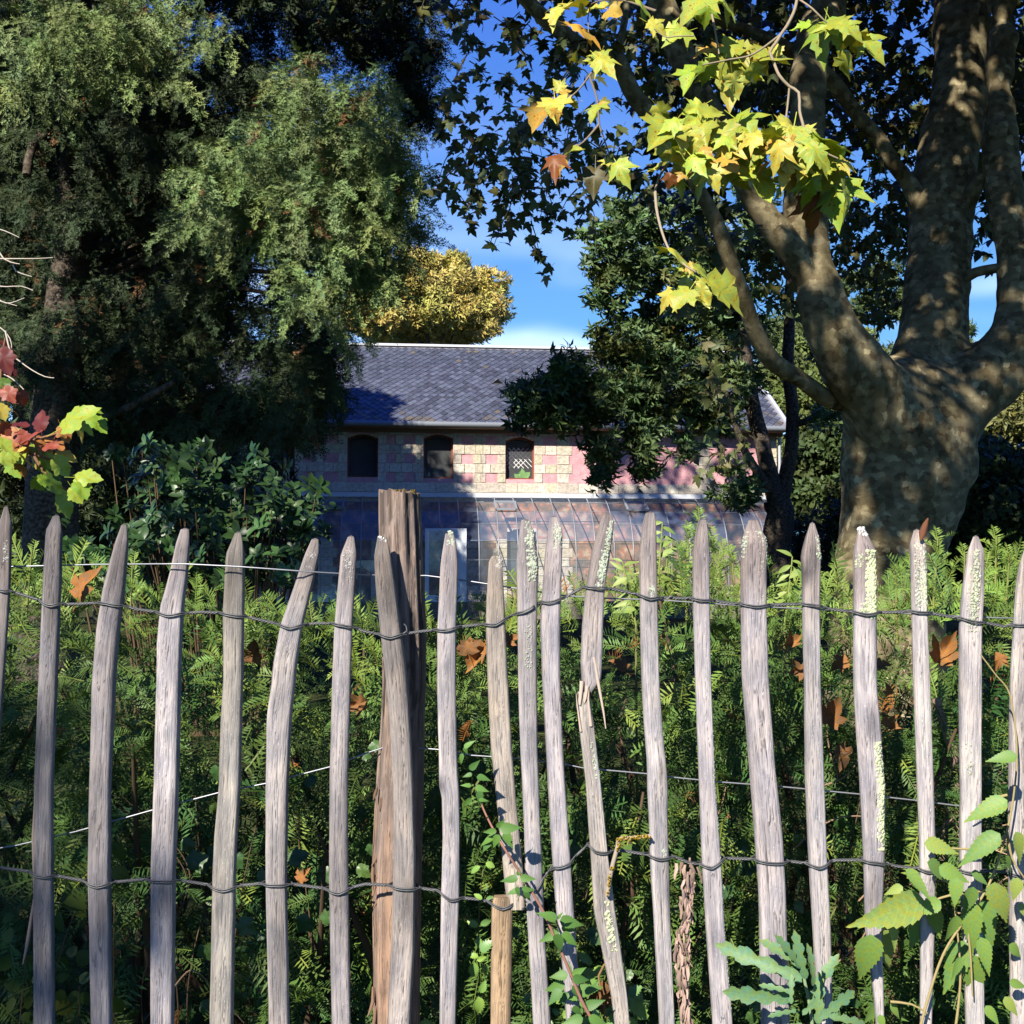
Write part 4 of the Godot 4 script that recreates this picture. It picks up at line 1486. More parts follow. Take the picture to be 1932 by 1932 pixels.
	for l in list:
		var d := 2.75 + r(-0.08, 0.1) + (0.14 if l[1] < 480 else 0.0)
		var a := deg_to_rad(l[3] + r(-12, 12))
		var h: float = l[2] * r(0.70, 0.88)
		var p: Vector3 = z.call(l[0] - cos(a) * h, l[1] + sin(a) * h, d + r(-0.03, 0.03))
		var e: Vector3 = z.call(l[0] + cos(a) * h, l[1] - sin(a) * h, d + r(-0.06, 0.06))
		var m: Array = var_meshes[l[4]]
		part("leaf", m[rng.randi() % 6], br, hand_leaf(p, e, Vector3(r(-0.7, 0.3), r(0.25, 1.0), r(0.5, 1.0)), r(0.85, 1.05)))
	# further along the same branches, paler and smaller with distance
	var list2 := [[1215, 50, 90, 200, "y"], [1205, 105, 80, 250, "y"], [1370, 140, 110, 10, "o"], [1300, 25, 80, 160, "y"], [1450, 40, 90, 20, "y"], [1480, 110, 70, 300, "l"], [1540, 70, 60, 340, "o"], [1350, 50, 60, 100, "y"],
		[1450, 290, 70, 100, "l"], [1440, 350, 80, 240, "y"], [1490, 350, 80, 320, "y"], [1400, 330, 60, 170, "l"], [1420, 380, 70, 270, "l"], [1320, 310, 50, 240, "y"], [1220, 470, 60, 130, "y"], [1265, 510, 50, 20, "o"], [1205, 600, 70, 260, "y"], [1300, 580, 60, 330, "y"], [1120, 640, 90, 215, "o"], [1215, 640, 60, 290, "o"], [1425, 605, 65, 220, "l"], [1490, 590, 65, 300, "y"], [1460, 570, 50, 40, "o"], [1240, 545, 55, 200, "b"],
		[1230, 860, 95, 200, "o"], [1315, 832, 70, 20, "l"], [1470, 945, 70, 190, "l"], [1570, 945, 75, 290, "l"], [1480, 890, 55, 150, "y"], [1600, 1005, 80, 280, "d"], [1420, 1010, 110, 265, "d"], [1200, 905, 60, 250, "b"],
		[1780, 150, 90, 330, "y"], [1870, 170, 80, 20, "l"], [1775, 225, 80, 320, "y"], [1700, 20, 80, 350, "l"]]
	for l in list2:
		var d := 4.6 + r(-0.2, 0.2) - (1.4 if l[0] > 1690 else 0.0)
		var a := deg_to_rad(l[3] + r(-12, 12))
		var h: float = l[2] * 0.72
		var p: Vector3 = y.call(l[0] - cos(a) * h, l[1] + sin(a) * h, d + r(-0.05, 0.05))
		var e: Vector3 = y.call(l[0] + cos(a) * h, l[1] - sin(a) * h, d + r(-0.1, 0.1))
		var m: Array = var_meshes[l[4]]
		part("leaf", m[rng.randi() % 6], br, hand_leaf(p, e, Vector3(r(-0.7, 0.3), r(0.25, 1.0), r(0.5, 1.0)), r(0.85, 1.05)))
	for q in [[[1760, 60, 3.4], [1560, 0, 4.2], [1400, 30, 4.6], [1390, 180, 4.6], [1380, 290, 4.6]], [[1480, 320, 4.6], [1395, 420, 4.6], [1360, 470, 4.6], [1290, 540, 4.6], [1200, 580, 4.6]], [[1395, 420, 4.6], [1440, 560, 4.6], [1450, 690, 4.6], [1500, 840, 4.6], [1520, 930, 4.6]], [[1450, 690, 4.6], [1360, 790, 4.6], [1280, 840, 4.6]]]:
		var p := []
		for w in q:
			p.append(y.call(w[0], w[1], w[2]))
		var c := curve(p, 0.05)
		var s := Shape.new()
		s.tube(c, taper(c.size(), 0.005, 0.0025), 5, Color(0.2, 0.16, 0.12))
		part("twig", s.mesh(mats["twig"]), br)

# weeping foliage: arms that arch out and droop, hung with chains of sprays
func weeping_bough(parent: Node3D, u: float, v: float, depth: float, ru: float, rv: float, arms: int, size: float, col: Color, out_w: Array, out_c: Array) -> void:
	var k := depth / F
	for a in arms:
		var s := at(u + ru * r(-0.85, 0.6), v + rv * r(-1.0, 0.45), depth + r(-0.5, 0.7))
		var d := Vector3(r(-0.7, 1.0), r(0.0, 0.5), r(-0.3, 1.0)).normalized()
		var l := r(0.35, 0.9) * clampf(ru * k, 0.35, 0.9)
		var tone := vary(col, 0.18)
		var n := int(l / 0.075) + 2
		for j in n:
			var t := float(j) / n
			var p := s + d * l * t + Vector3(0, -0.55 * l * t * t, 0)
			var fw := (d + Vector3(0, -1.1 * t, 0)).normalized()
			var side := fw.cross(Vector3.UP).normalized() * (1.0 if j % 2 == 0 else -1.0)
			var c := vary(tone, 0.2)
			if r(0, 1) < 0.02:
				c = Color(0.15, 0.08, 0.035)
			# a short spray lies out along the arm, the rest of the chain hangs from it
			out_w.append(aim((fw * 0.7 + side * r(0.2, 0.7) + Vector3(0, r(-0.4, 0.1), 0)).normalized(), Vector3(r(-0.4, 0.4), 0.9, 0.6), size * r(0.5, 0.85), p - parent.position))
			out_c.append(c)
			var q := p + side * r(0.0, 0.08)
			var sway := Vector3(r(-0.6, 0.7), r(-1.0, -0.45), r(-0.2, 0.6)).normalized()
			for m in (0 if r(0, 1) < 0.3 else rng.randi_range(1, 2) + (1 if r(0, 1) < 0.2 else 0)):
				var z := size * r(0.75, 1.15) * (1.0 - 0.14 * m)
				var dir := (sway + rand_dir() * 0.4).normalized()
				out_w.append(aim(dir, Vector3(r(-0.7, 0.7), 0.2, 1.0), z, q - parent.position))
				out_c.append(vary(c, 0.14))
				q += dir * z * 0.62

func make_yew_tree() -> void:
	var b := at(95, 1080, 13.0)
	var t := thing("weeping_yew", "huge dark evergreen with drooping feathery boughs on the left", "tree", Vector3(b.x, 0, b.z))
	var green := Color(0.14, 0.195, 0.072)
	var deep := Color(0.036, 0.055, 0.024)  # darker than the outer boughs, standing in for the shade inside
	# boughs: u, v, depth, half width, half height, arms, size
	var boughs := [
		[150, 70, 10.6, 150, 80, 46, 0.32], [330, 60, 10.8, 110, 70, 30, 0.3], [250, 150, 10.8, 130, 60, 26, 0.3], [60, 160, 11.0, 110, 100, 24, 0.3], [600, 180, 10.8, 90, 60, 26, 0.3], [700, 190, 10.8, 60, 50, 14, 0.28], [620, 250, 10.6, 140, 80, 46, 0.32], [700, 310, 10.6, 120, 90, 40, 0.32], [540, 330, 10.7, 120, 60, 28, 0.3],
		[430, 320, 10.9, 90, 45, 20, 0.28], [500, 400, 10.7, 150, 70, 42, 0.3], [640, 420, 10.5, 140, 90, 46, 0.32], [750, 390, 10.7, 70, 70, 24, 0.3], [690, 520, 10.6, 90, 90, 34, 0.3], [600, 560, 10.8, 80, 90, 24, 0.28], [480, 480, 11.0, 110, 60, 20, 0.26], [760, 470, 10.9, 50, 80, 14, 0.26], [660, 610, 11.0, 60, 90, 16, 0.26]]
	for q in boughs:
		var w := []
		var c := []
		weeping_bough(t, q[0], q[1], q[2], q[3], q[4], int(q[5] * 0.62), q[6] * 0.95, green, w, c)
		mass("bough", weeping_spray.mesh(mats["yew"]), w, c, t)
		var s := Shape.new()
		var e := at(q[0], q[1], q[2]) - t.position
		var a := Vector3(0, clampf(e.y + 0.2, 2.0, 9.0), -0.6)
		var pts := curve([a, a.lerp(e, 0.5) + Vector3(0, 0.5, -0.6), e + Vector3(0, 0, -0.4)], 0.3)
		s.tube(pts, taper(pts.size(), 0.045, 0.01), 6)
		part("limb", s.mesh(mats["bark"]), t)
	# the depth of the crown behind them, shade put into its colour
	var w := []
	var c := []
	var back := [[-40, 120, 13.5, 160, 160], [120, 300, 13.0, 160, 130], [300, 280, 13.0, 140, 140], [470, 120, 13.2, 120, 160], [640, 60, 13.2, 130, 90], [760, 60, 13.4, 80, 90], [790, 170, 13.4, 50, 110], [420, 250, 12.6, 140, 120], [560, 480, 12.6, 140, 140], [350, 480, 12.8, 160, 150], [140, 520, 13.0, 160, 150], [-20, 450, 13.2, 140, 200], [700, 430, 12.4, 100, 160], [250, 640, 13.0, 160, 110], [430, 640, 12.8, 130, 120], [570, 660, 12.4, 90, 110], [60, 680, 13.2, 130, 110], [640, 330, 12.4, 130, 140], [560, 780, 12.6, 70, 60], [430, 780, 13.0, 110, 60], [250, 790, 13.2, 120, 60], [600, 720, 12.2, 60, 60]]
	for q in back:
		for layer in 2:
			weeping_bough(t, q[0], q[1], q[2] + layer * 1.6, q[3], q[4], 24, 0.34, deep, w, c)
	# above the frame and around, so that its shade falls on the house as it should
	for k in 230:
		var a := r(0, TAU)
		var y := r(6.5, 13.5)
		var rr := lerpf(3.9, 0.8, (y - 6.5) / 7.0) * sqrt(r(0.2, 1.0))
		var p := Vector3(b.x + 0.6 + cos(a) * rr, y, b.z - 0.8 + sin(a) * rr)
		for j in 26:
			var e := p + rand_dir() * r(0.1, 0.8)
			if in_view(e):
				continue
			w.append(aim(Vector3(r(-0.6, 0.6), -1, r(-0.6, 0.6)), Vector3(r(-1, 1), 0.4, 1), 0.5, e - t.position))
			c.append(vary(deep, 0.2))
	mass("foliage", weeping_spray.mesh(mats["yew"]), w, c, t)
	var s := Shape.new()
	var tr := curve([Vector3(0, 0, 0), Vector3(0.05, 2.5, 0.1), Vector3(0.2, 6.0, 0), Vector3(0.1, 11.0, -0.2)], 0.4)
	s.tube(tr, taper(tr.size(), 0.34, 0.06), 14)
	part("trunk", s.mesh(mats["bark"]), t)
	for q in [[[120, 820, 13.0, 9], [240, 770, 12.6, 8], [330, 720, 12.2, 6]], [[95, 250, 13.0, 12], [60, 280, 12.2, 9], [50, 330, 12.0, 8]]]:
		limb_tube(q, t, mats["bark"], "limb", 8)

func make_evergreen_tree() -> void:
	var b := at(1465, 1080, 21.0)
	var t := thing("evergreen_tree", "dark evergreen tree with twin stems before the right half of the house", "tree", Vector3(b.x, 0, b.z))
	var col := Color(0.095, 0.15, 0.056)
	limb_tube([[1465, 1210, 21, 29], [1465, 1080, 21, 27], [1466, 985, 21, 28], [1466, 945, 21, 26]], t, mats["bark"], "trunk")
	limb_tube([[1472, 965, 21, 19], [1460, 930, 21, 17], [1446, 870, 21, 15], [1427, 800, 21, 15], [1412, 722, 21, 14], [1401, 638, 21, 13], [1390, 540, 21, 10], [1370, 430, 21, 7]], t, mats["bark"])
	limb_tube([[1466, 965, 21, 19], [1484, 900, 21, 14], [1494, 830, 21, 12], [1492, 760, 21, 12], [1486, 690, 21, 11], [1487, 600, 21, 10], [1492, 480, 21, 7]], t, mats["bark"])
	limb_tube([[1462, 940, 21, 11], [1430, 890, 20.8, 8], [1405, 850, 20.6, 7], [1388, 800, 20.5, 6], [1370, 740, 20.4, 5]], t, mats["bark"])
	limb_tube([[1492, 800, 21, 8], [1520, 795, 21, 7], [1560, 770, 21, 6]], t, mats["bark"])
	limb_tube([[1405, 690, 21, 9], [1330, 690, 20.8, 7], [1230, 710, 20.5, 6], [1100, 720, 20.2, 4], [1000, 735, 20, 2]], t, mats["bark"])
	limb_tube([[1398, 600, 21, 8], [1310, 540, 21, 7], [1200, 500, 20.8, 4]], t, mats["bark"])
	var w := []
	var c := []
	var list := [
		[1170, 440, 20.4, 70, 60, 15], [1140, 520, 20.4, 40, 40, 8], [1210, 400, 20.6, 60, 40, 10], [1240, 500, 20.8, 100, 90, 24], [1310, 420, 21.2, 110, 80, 22], [1270, 600, 21, 110, 70, 26], [1180, 640, 20.6, 50, 30, 10], [1230, 680, 20.6, 90, 60, 22], [1320, 700, 21.2, 100, 90, 26], [1000, 735, 20.0, 32, 28, 10], [1030, 770, 20, 48, 26, 12], [1075, 715, 20.2, 60, 42, 18], [1120, 750, 20.2, 70, 40, 18], [1180, 722, 20.4, 64, 46, 16], [1262, 755, 20.6, 60, 42, 15], [1340, 760, 21, 60, 46, 12], [1208, 865, 20.3, 12, 50, 7], [1206, 790, 20.3, 20, 30, 5], [1290, 835, 20.6, 26, 20, 3], [1122, 838, 20.1, 9, 22, 3], [1138, 860, 20.1, 8, 18, 3], [1156, 835, 20.1, 12, 14, 3], [1130, 885, 20.1, 6, 10, 2], [1395, 900, 20.4, 36, 30, 8], [1370, 600, 21.4, 60, 70, 12], [1440, 520, 21.8, 80, 100, 12], [1400, 420, 22, 100, 80, 14], [1540, 790, 21, 40, 20, 3]]
	for q in list:
		for k in int(q[5] * 1.2):
			var p := at(q[0] + q[3] * clampf(rng.randfn() * 0.55, -1, 1), q[1] + q[4] * clampf(rng.randfn() * 0.55, -1, 0.9), q[2] + r(-0.7, 0.7))
			var tone := vary(col, 0.25)
			if r(0, 1) < 0.1:
				tone = Color(0.10, 0.12, 0.035)
			for j in 15:
				var e := p + rand_dir() * r(0.04, 0.3) * Vector3(1.1, 0.8, 1.1) + Vector3(0, r(-0.2, 0.03), 0)
				var d := Vector3(r(-0.7, 0.7), r(-1.2, 0.15), r(-0.7, 0.7))
				w.append(aim(d, Vector3(r(-0.5, 0.5), 0.7, 0.7), r(0.17, 0.27), e - t.position))
				c.append(vary(tone, 0.2))
	mass("crown", leaf_tuft.mesh(mats["dark_leaf"]), w, c, t)

func make_shade_tree() -> void:
	# added unseen left of the frame, its crown shaped to shade the lower yew
	var base := Vector3(-8.2, 0, -4.0)
	var t := simple_tree("added_shade_tree", "added unseen tree whose crown is shaped to shade the lower yew", base, Vector3(-7.6, 8.0, -4.0), Vector3(1.7, 0.8, 2.2), 90, 60, 0.30, Color(0.07, 0.09, 0.03), 0.5, 0.25, round_tuft)

func make_laurel() -> void:
	simple_tree("tall_tree", "tall dark tree standing behind the yew and shading the left of the house", Vector3(-9.3, 0, -22), Vector3(-9.6, 8.0, -22), Vector3(3.9, 5.3, 3.8), 240, 80, 0.34, Color(0.05, 0.065, 0.022), 0.85, 0.3, leaf_tuft)
	simple_tree("roadside_tree", "thin crowned tree behind the viewer that dapples the left palings", Vector3(-7.2, 0, 6.0), Vector3(-7.0, 6.1, 6.0), Vector3(2.5, 1.2, 2.5), 24, 20, 0.30, Color(0.08, 0.10, 0.03), 0.6, 0.2, round_tuft)
	var b := at(400, 1080, 8.5)
	var t := thing("laurel_shrub", "glossy dark green laurel shrub below the yew boughs", "shrub", Vector3(b.x, 0, b.z))
	var col := Color(0.027, 0.060, 0.018)
	var w := []
	var c := []
	var list := [[330, 900, 8.6, 80, 50, 30], [430, 940, 8.4, 110, 70, 56], [520, 970, 8.3, 80, 60, 40], [570, 1000, 8.3, 50, 50, 20], [300, 990, 8.4, 110, 70, 50], [430, 1050, 8.2, 110, 60, 50], [240, 1060, 8.4, 90, 50, 36], [520, 1070, 8.2, 70, 40, 24], [270, 850, 8.8, 50, 30, 12], [360, 870, 8.8, 40, 30, 12], [150, 1050, 8.6, 60, 40, 16], [580, 950, 8.4, 30, 30, 8], [470, 890, 8.7, 40, 30, 9]]
	var stems := Shape.new()
	for q in list:
		for k in q[5]:
			var p := at(q[0] + q[3] * rng.randfn() * 0.5, q[1] + q[4] * rng.randfn() * 0.5, q[2] + r(-0.5, 0.5))
			var d := Vector3(r(-0.7, 0.9), r(0.1, 1.0), r(0.0, 0.9))
			w.append(aim(d, rand_dir(), r(0.10, 0.16), p - t.position))
			c.append(vary(col * (1.7 if r(0, 1) < 0.2 else 1.0), 0.3))
			if k % 3 == 0:
				var root := Vector3(p.x * 0.6 + b.x * 0.4, 0.0, b.z) - t.position
				stems.tube(PackedVector3Array([root, (root + p - t.position) * 0.5 + Vector3(0, 0.2, 0), p - t.position]), PackedFloat32Array([0.012, 0.008, 0.004]), 4, Color(0.10, 0.07, 0.04))
	scatter("shoot", "foliage", laurel_whorl, mats["gloss_leaf"], w, c, tones(col, 5, 0.35) + [col * 1.8], t, 200)
	part("stems", stems.mesh(mats["twig"]), t).set_meta("kind", "stuff")

# ------------------------------------------------------------------ hedge
func lerp_table(tab: Array, x: float) -> float:
	for k in tab.size() - 1:
		if x <= tab[k + 1][0]:
			return lerpf(tab[k][1], tab[k + 1][1], clampf((x - tab[k][0]) / (tab[k + 1][0] - tab[k][0]), 0.0, 1.0))
	return tab[-1][1]

func make_hedge() -> void:
	var t := thing("yew_hedge", "clipped yew hedge growing thickly just behind the paling fence", "hedge", Vector3(0, 0, -2.5))
	var tops := [[-300, 1050], [0, 1075], [120, 1068], [230, 1075], [330, 1095], [450, 1120], [600, 1135], [720, 1165], [860, 1175], [980, 1140], [1060, 1110], [1160, 1105], [1250, 1070], [1350, 1060], [1450, 1090], [1560, 1095], [1680, 1105], [1800, 1070], [1900, 1060], [2300, 1050]]
	var w := []
	var c := []
	var fw := []
	var fc := []
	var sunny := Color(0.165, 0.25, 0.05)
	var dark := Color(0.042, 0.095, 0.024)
	for k in 9400:
		var u := r(-260, 2200)
		var d := 2.16 + 0.62 * pow(r(0, 1), 1.5)
		var vt := lerp_table(tops, u) + 26.0 + (2.45 - d) * 26.0
		var top_y := at(u, vt, d).y
		var q := pow(r(0, 1), 0.9)
		var yy := lerpf(0.12, top_y, 1.0 - q)
		var p := at(u, 1080, d)
		p.y = yy
		var bump := noise.get_noise_3d(p.x * 3.0, p.y * 3.0, 1.0)
		if bump < -0.16 and r(0, 1) < 0.62:
			continue
		p.z += 0.16 * bump
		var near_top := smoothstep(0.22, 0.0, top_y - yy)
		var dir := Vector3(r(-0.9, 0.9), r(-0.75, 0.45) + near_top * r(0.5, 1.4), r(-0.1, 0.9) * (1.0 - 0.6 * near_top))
		var col := dark.lerp(sunny, clampf(near_top * r(0.3, 1.1) + r(0, 0.3), 0, 1))  # lit tops and dim depths put into the needle colour
		if r(0, 1) < 0.012:
			col = Color(0.22, 0.10, 0.03)
		var face := Vector3(r(-0.6, 0.6), r(0.4, 1.0), r(0.2, 1.0))
		if k % 6 == 0 and near_top < 0.3:
			fw.append(aim(dir, face, r(0.10, 0.16), p - t.position)); fc.append(vary(col, 0.22))
		else:
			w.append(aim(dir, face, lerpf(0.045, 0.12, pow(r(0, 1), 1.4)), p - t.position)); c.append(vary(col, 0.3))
	# upright young shoots that stand above the top
	for q in [[1320, 975, 2.35, 10], [1345, 1010, 2.4, 8], [1770, 1012, 2.4, 9], [1880, 1010, 2.4, 9], [1905, 1045, 2.35, 7], [1380, 1045, 2.35, 7], [1260, 1030, 2.4, 6], [1540, 1080, 2.4, 6], [1580, 1075, 2.3, 6], [1690, 1085, 2.35, 6], [1720, 1060, 2.45, 5], [60, 1040, 2.3, 6], [90, 1075, 2.3, 5], [250, 1060, 2.35, 5], [330, 1078, 2.3, 4], [1290, 1040, 2.3, 7], [1820, 1040, 2.5, 6], [1190, 1085, 2.4, 5], [1300, 1000, 2.45, 7], [1365, 1030, 2.5, 6]]:
		var tip := at(q[0], q[1], q[2])
		var foot := at(q[0] + r(-14, 14), q[1] + 130, q[2])
		for j in q[3]:
			var f = float(j) / q[3]
			var p := foot.lerp(tip, f)
			var a = j * 2.4
			var l := lerpf(0.075, 0.04, f)
			w.append(aim(Vector3(cos(a) * 0.8, 0.75, sin(a) * 0.8), Vector3.UP + rand_dir() * 0.3, l, p - t.position))
			c.append(vary(sunny * 1.15, 0.15))
		var s := Shape.new()
		s.tube(PackedVector3Array([foot - t.position, tip - t.position]), PackedFloat32Array([0.003, 0.0015]), 5, Color(0.19, 0.2, 0.06))
		part("upright_stem", s.mesh(mats["twig"]), t)
		w.append(aim(tip - foot, Vector3.BACK, 0.07, tip - (tip - foot) * 0.35 - t.position)); c.append(sunny)
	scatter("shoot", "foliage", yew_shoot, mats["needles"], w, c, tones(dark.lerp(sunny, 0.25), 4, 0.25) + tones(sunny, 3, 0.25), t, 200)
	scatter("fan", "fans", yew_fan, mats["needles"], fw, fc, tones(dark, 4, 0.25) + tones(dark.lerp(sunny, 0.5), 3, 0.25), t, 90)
	# bare wood inside
	var st := Shape.new()
	for k in 130:
		var a := Vector3(r(-2.2, 2.2), r(0.0, 0.3), r(-0.35, 0.2))
		var b := a + Vector3(r(-0.35, 0.35), r(0.5, 0.95), r(-0.15, 0.3))
		st.tube(PackedVector3Array([a, a.lerp(b, 0.5) + rand_dir() * 0.05, b]), PackedFloat32Array([0.012, 0.008, 0.003]), 5, Color(0.11, 0.075, 0.05) * r(0.6, 1.3))
	part("stems", st.mesh(mats["twig"]), t).set_meta("kind", "stuff")
	for q in [[[1768, 1318, 2.2, 9], [1780, 1360, 2.2, 8], [1798, 1410, 2.2, 9], [1806, 1460, 2.22, 9], [1796, 1520, 2.25, 8], [1776, 1620, 2.3, 8]], [[1800, 1530, 2.22, 6], [1840, 1500, 2.2, 5], [1890, 1460, 2.2, 4], [1905, 1430, 2.2, 3]], [[1273, 1500, 2.2, 3], [1300, 1555, 2.2, 4], [1330, 1600, 2.2, 4]], [[1262, 1560, 2.2, 3], [1300, 1570, 2.2, 4], [1350, 1600, 2.2, 3]]]:
		limb_tube(q, t, mats["twig"], "branch", 8)
	for o in t.get_children():
		if String(o.name).begins_with("branch"):
			o.mesh.surface_set_material(0, std("branch_wood", Color(0.30, 0.22, 0.16), 0.9, 0.2))

# ------------------------------------------------------------------ fence
var pickets := []

func picket_table() -> Array:
	# stations of each paling: v, left edge, right edge
	return [
		[[957, 8, 15], [985, 0, 22], [1110, -4, 19], [1275, -12, 8], [1400, -22, -1], [1700, -36, -14]],
		[[974, 100, 112], [1000, 88, 117], [1080, 83, 116], [1283, 74, 108], [1480, 66, 100], [1650, 64, 100], [1932, 65, 103]],
		[[991, 229, 239], [1022, 218, 242], [1113, 195, 235], [1181, 184, 226], [1283, 175, 218], [1479, 170, 209], [1649, 167, 208], [1921, 173, 211]],
		[[999, 341, 357], [1022, 333, 358], [1080, 321, 355], [1147, 303, 347], [1215, 297, 343], [1283, 296, 341], [1479, 291, 337], [1649, 285, 331], [1921, 285, 328]],
		[[1006, 443, 455], [1046, 427, 462], [1147, 422, 461], [1283, 422, 459], [1343, 418, 457], [1479, 414, 454], [1581, 405, 448], [1649, 402, 445], [1921, 397, 440]],
		[[1018, 588, 601], [1046, 575, 602], [1096, 558, 592], [1181, 529, 571], [1249, 516, 561], [1293, 512, 557], [1343, 504, 551], [1479, 501, 544], [1649, 501, 541], [1921, 507, 546]],
		[[1013, 656, 668], [1046, 643, 673], [1113, 637, 669], [1181, 631, 665], [1283, 627, 662], [1479, 622, 656], [1649, 621, 657], [1921, 626, 661]],
		[[1014, 712, 730], [1046, 706, 737], [1113, 709, 747], [1181, 716, 756], [1283, 728, 769], [1377, 736, 775], [1479, 741, 780], [1615, 743, 784], [1785, 738, 782], [1921, 731, 775]],
		[[1007, 840, 856], [1018, 838, 860], [1063, 831, 865], [1181, 825, 861], [1283, 824, 860], [1445, 828, 863], [1478, 827, 866], [1500, 833, 867], [1581, 835, 868], [1683, 832, 867], [1921, 829, 860]],
		[[1049, 928, 944], [1059, 922, 947], [1120, 918, 951], [1181, 916, 954], [1283, 919, 959], [1411, 926, 966], [1547, 940, 978], [1649, 950, 988], [1714, 957, 991]],
		[[981, 983, 998], [1005, 979, 1008], [1063, 974, 1015], [1181, 976, 1013], [1283, 977, 1013], [1411, 981, 1014], [1547, 988, 1019], [1683, 991, 1025], [1751, 995, 1027], [1921, 1005, 1039]],
		[[976, 1037, 1052], [998, 1034, 1061], [1046, 1028, 1061], [1181, 1019, 1057], [1275, 1023, 1057], [1445, 1032, 1064], [1581, 1039, 1074], [1717, 1049, 1083], [1819, 1061, 1090], [1921, 1068, 1098]],
		[[971, 1139, 1154], [988, 1131, 1158], [1046, 1115, 1151], [1113, 1105, 1141], [1181, 1098, 1138], [1249, 1095, 1136], [1285, 1097, 1134], [1305, 1100, 1117]],
		[[968, 1218, 1235], [988, 1212, 1238], [1046, 1205, 1239], [1283, 1210, 1244], [1400, 1217, 1252], [1445, 1221, 1258], [1490, 1221, 1260], [1540, 1224, 1259], [1615, 1226, 1262], [1751, 1234, 1265], [1921, 1243, 1273]],
		[[981, 1318, 1333], [1001, 1312, 1336], [1046, 1306, 1339], [1147, 1307, 1339], [1283, 1311, 1342], [1479, 1318, 1350], [1615, 1323, 1360], [1751, 1331, 1367], [1921, 1343, 1382]],
		[[982, 1412, 1430], [998, 1406, 1437], [1022, 1399, 1447], [1080, 1397, 1446], [1181, 1398, 1447], [1283, 1400, 1450], [1445, 1413, 1462], [1581, 1424, 1477], [1683, 1431, 1482], [1921, 1436, 1489]],
		[[988, 1528, 1537], [1012, 1520, 1545], [1046, 1511, 1549], [1090, 1513, 1547], [1181, 1514, 1547], [1283, 1517, 1548], [1479, 1519, 1555], [1615, 1525, 1560], [1751, 1533, 1567], [1921, 1542, 1571]],
		[[996, 1620, 1630], [1008, 1617, 1637], [1039, 1610, 1652], [1147, 1610, 1653], [1283, 1610, 1653], [1377, 1615, 1661], [1479, 1622, 1668], [1615, 1629, 1668], [1751, 1632, 1663], [1887, 1649, 1667]],
		[[1001, 1724, 1735], [1025, 1717, 1746], [1147, 1720, 1749], [1283, 1723, 1754], [1445, 1729, 1760], [1581, 1734, 1764], [1717, 1736, 1764], [1921, 1736, 1758]],
		[[1013, 1836, 1846], [1039, 1826, 1856], [1113, 1816, 1855], [1181, 1810, 1851], [1377, 1810, 1850], [1513, 1812, 1850], [1615, 1810, 1850], [1750, 1816, 1853], [1921, 1822, 1856]],
		[[1040, 1931, 1943], [1065, 1923, 1950], [1113, 1916, 1951], [1283, 1906, 1946], [1377, 1904, 1940], [1615, 1902, 1942], [1921, 1907, 1945]],
		[[1691, 931, 967], [1710, 927, 968], [1921, 925, 964]],
		[[1305, 1090, 1112], [1340, 1091, 1117], [1377, 1093, 1122], [1479, 1105, 1134], [1615, 1114, 1148], [1717, 1120, 1161], [1819, 1141, 1176], [1887, 1154, 1185]]]

# dark weather staining, knots and painted-in dapples of shade, by paling: v, half height, place across, strength
var stains_and_dapples := {11 + 17 * 3: [[1365.0, 45.0, 0.15, 0.6], [1700.0, 60.0, -0.1, 0.5], [1640.0, 40.0, 0.3, 0.4]], 11 + 13 * 3: [[1462.0, 14.0, 0.3, 0.55], [1470.0, 5.0, 0.3, 0.5], [1690.0, 45.0, 0.7, 0.6]], 11 + 8 * 3: [[1478.0, 8.0, -0.7, 0.75], [1340.0, 80.0, 0.3, 0.25]], 11 + 16 * 3: [[1085.0, 20.0, -0.6, 0.7], [1050.0, 30.0, 0.2, 0.35]], 11 + 1 * 3: [[1420.0, 90.0, -0.4, 0.45], [1150.0, 50.0, 0.2, 0.35], [1800.0, 100.0, 0.3, 0.3]], 11 + 2 * 3: [[1560.0, 110.0, 0.0, 0.35], [1720.0, 60.0, 0.2, 0.4], [1060.0, 50.0, 0.0, 0.3]], 11 + 3 * 3: [[1700.0, 40.0, 0.0, 0.5], [1560.0, 60.0, 0.2, 0.3], [1035.0, 24.0, 0.0, 0.45]], 11 + 4 * 3: [[1110.0, 45.0, -0.2, 0.35]], 11 + 5 * 3: [[1760.0, 100.0, 0.2, 0.4]], 11 + 6 * 3: [[1560.0, 110.0, 0.4, 0.5], [1700.0, 60.0, 0.0, 0.35]], 11 + 7 * 3: [[1690.0, 60.0, 0.3, 0.55], [1250.0, 140.0, 0.6, 0.45], [1100.0, 60.0, 0.2, 0.4]], 11 + 10 * 3: [[1690.0, 45.0, 0.1, 0.45]], 11 + 15 * 3: [[1820.0, 40.0, 0.0, 0.2], [1620.0, 60.0, -0.2, 0.25]], 11 + 18 * 3: [[1660.0, 30.0, 0.4, 0.2]]}

func edges_at(tab: Array, v: float) -> Vector2:
	for k in tab.size() - 1:
		if v <= tab[k + 1][0]:
			var f := clampf((v - tab[k][0]) / float(tab[k + 1][0] - tab[k][0]), 0.0, 1.0)
			return Vector2(lerpf(tab[k][1], tab[k + 1][1], f), lerpf(tab[k][2], tab[k + 1][2], f))
	var a: Array = tab[-2]
	var b: Array = tab[-1]
	var f = (v - a[0]) / float(b[0] - a[0])
	f = 1.0 + (f - 1.0) * 0.6
	return Vector2(lerpf(a[1], b[1], f), lerpf(a[2], b[2], f))

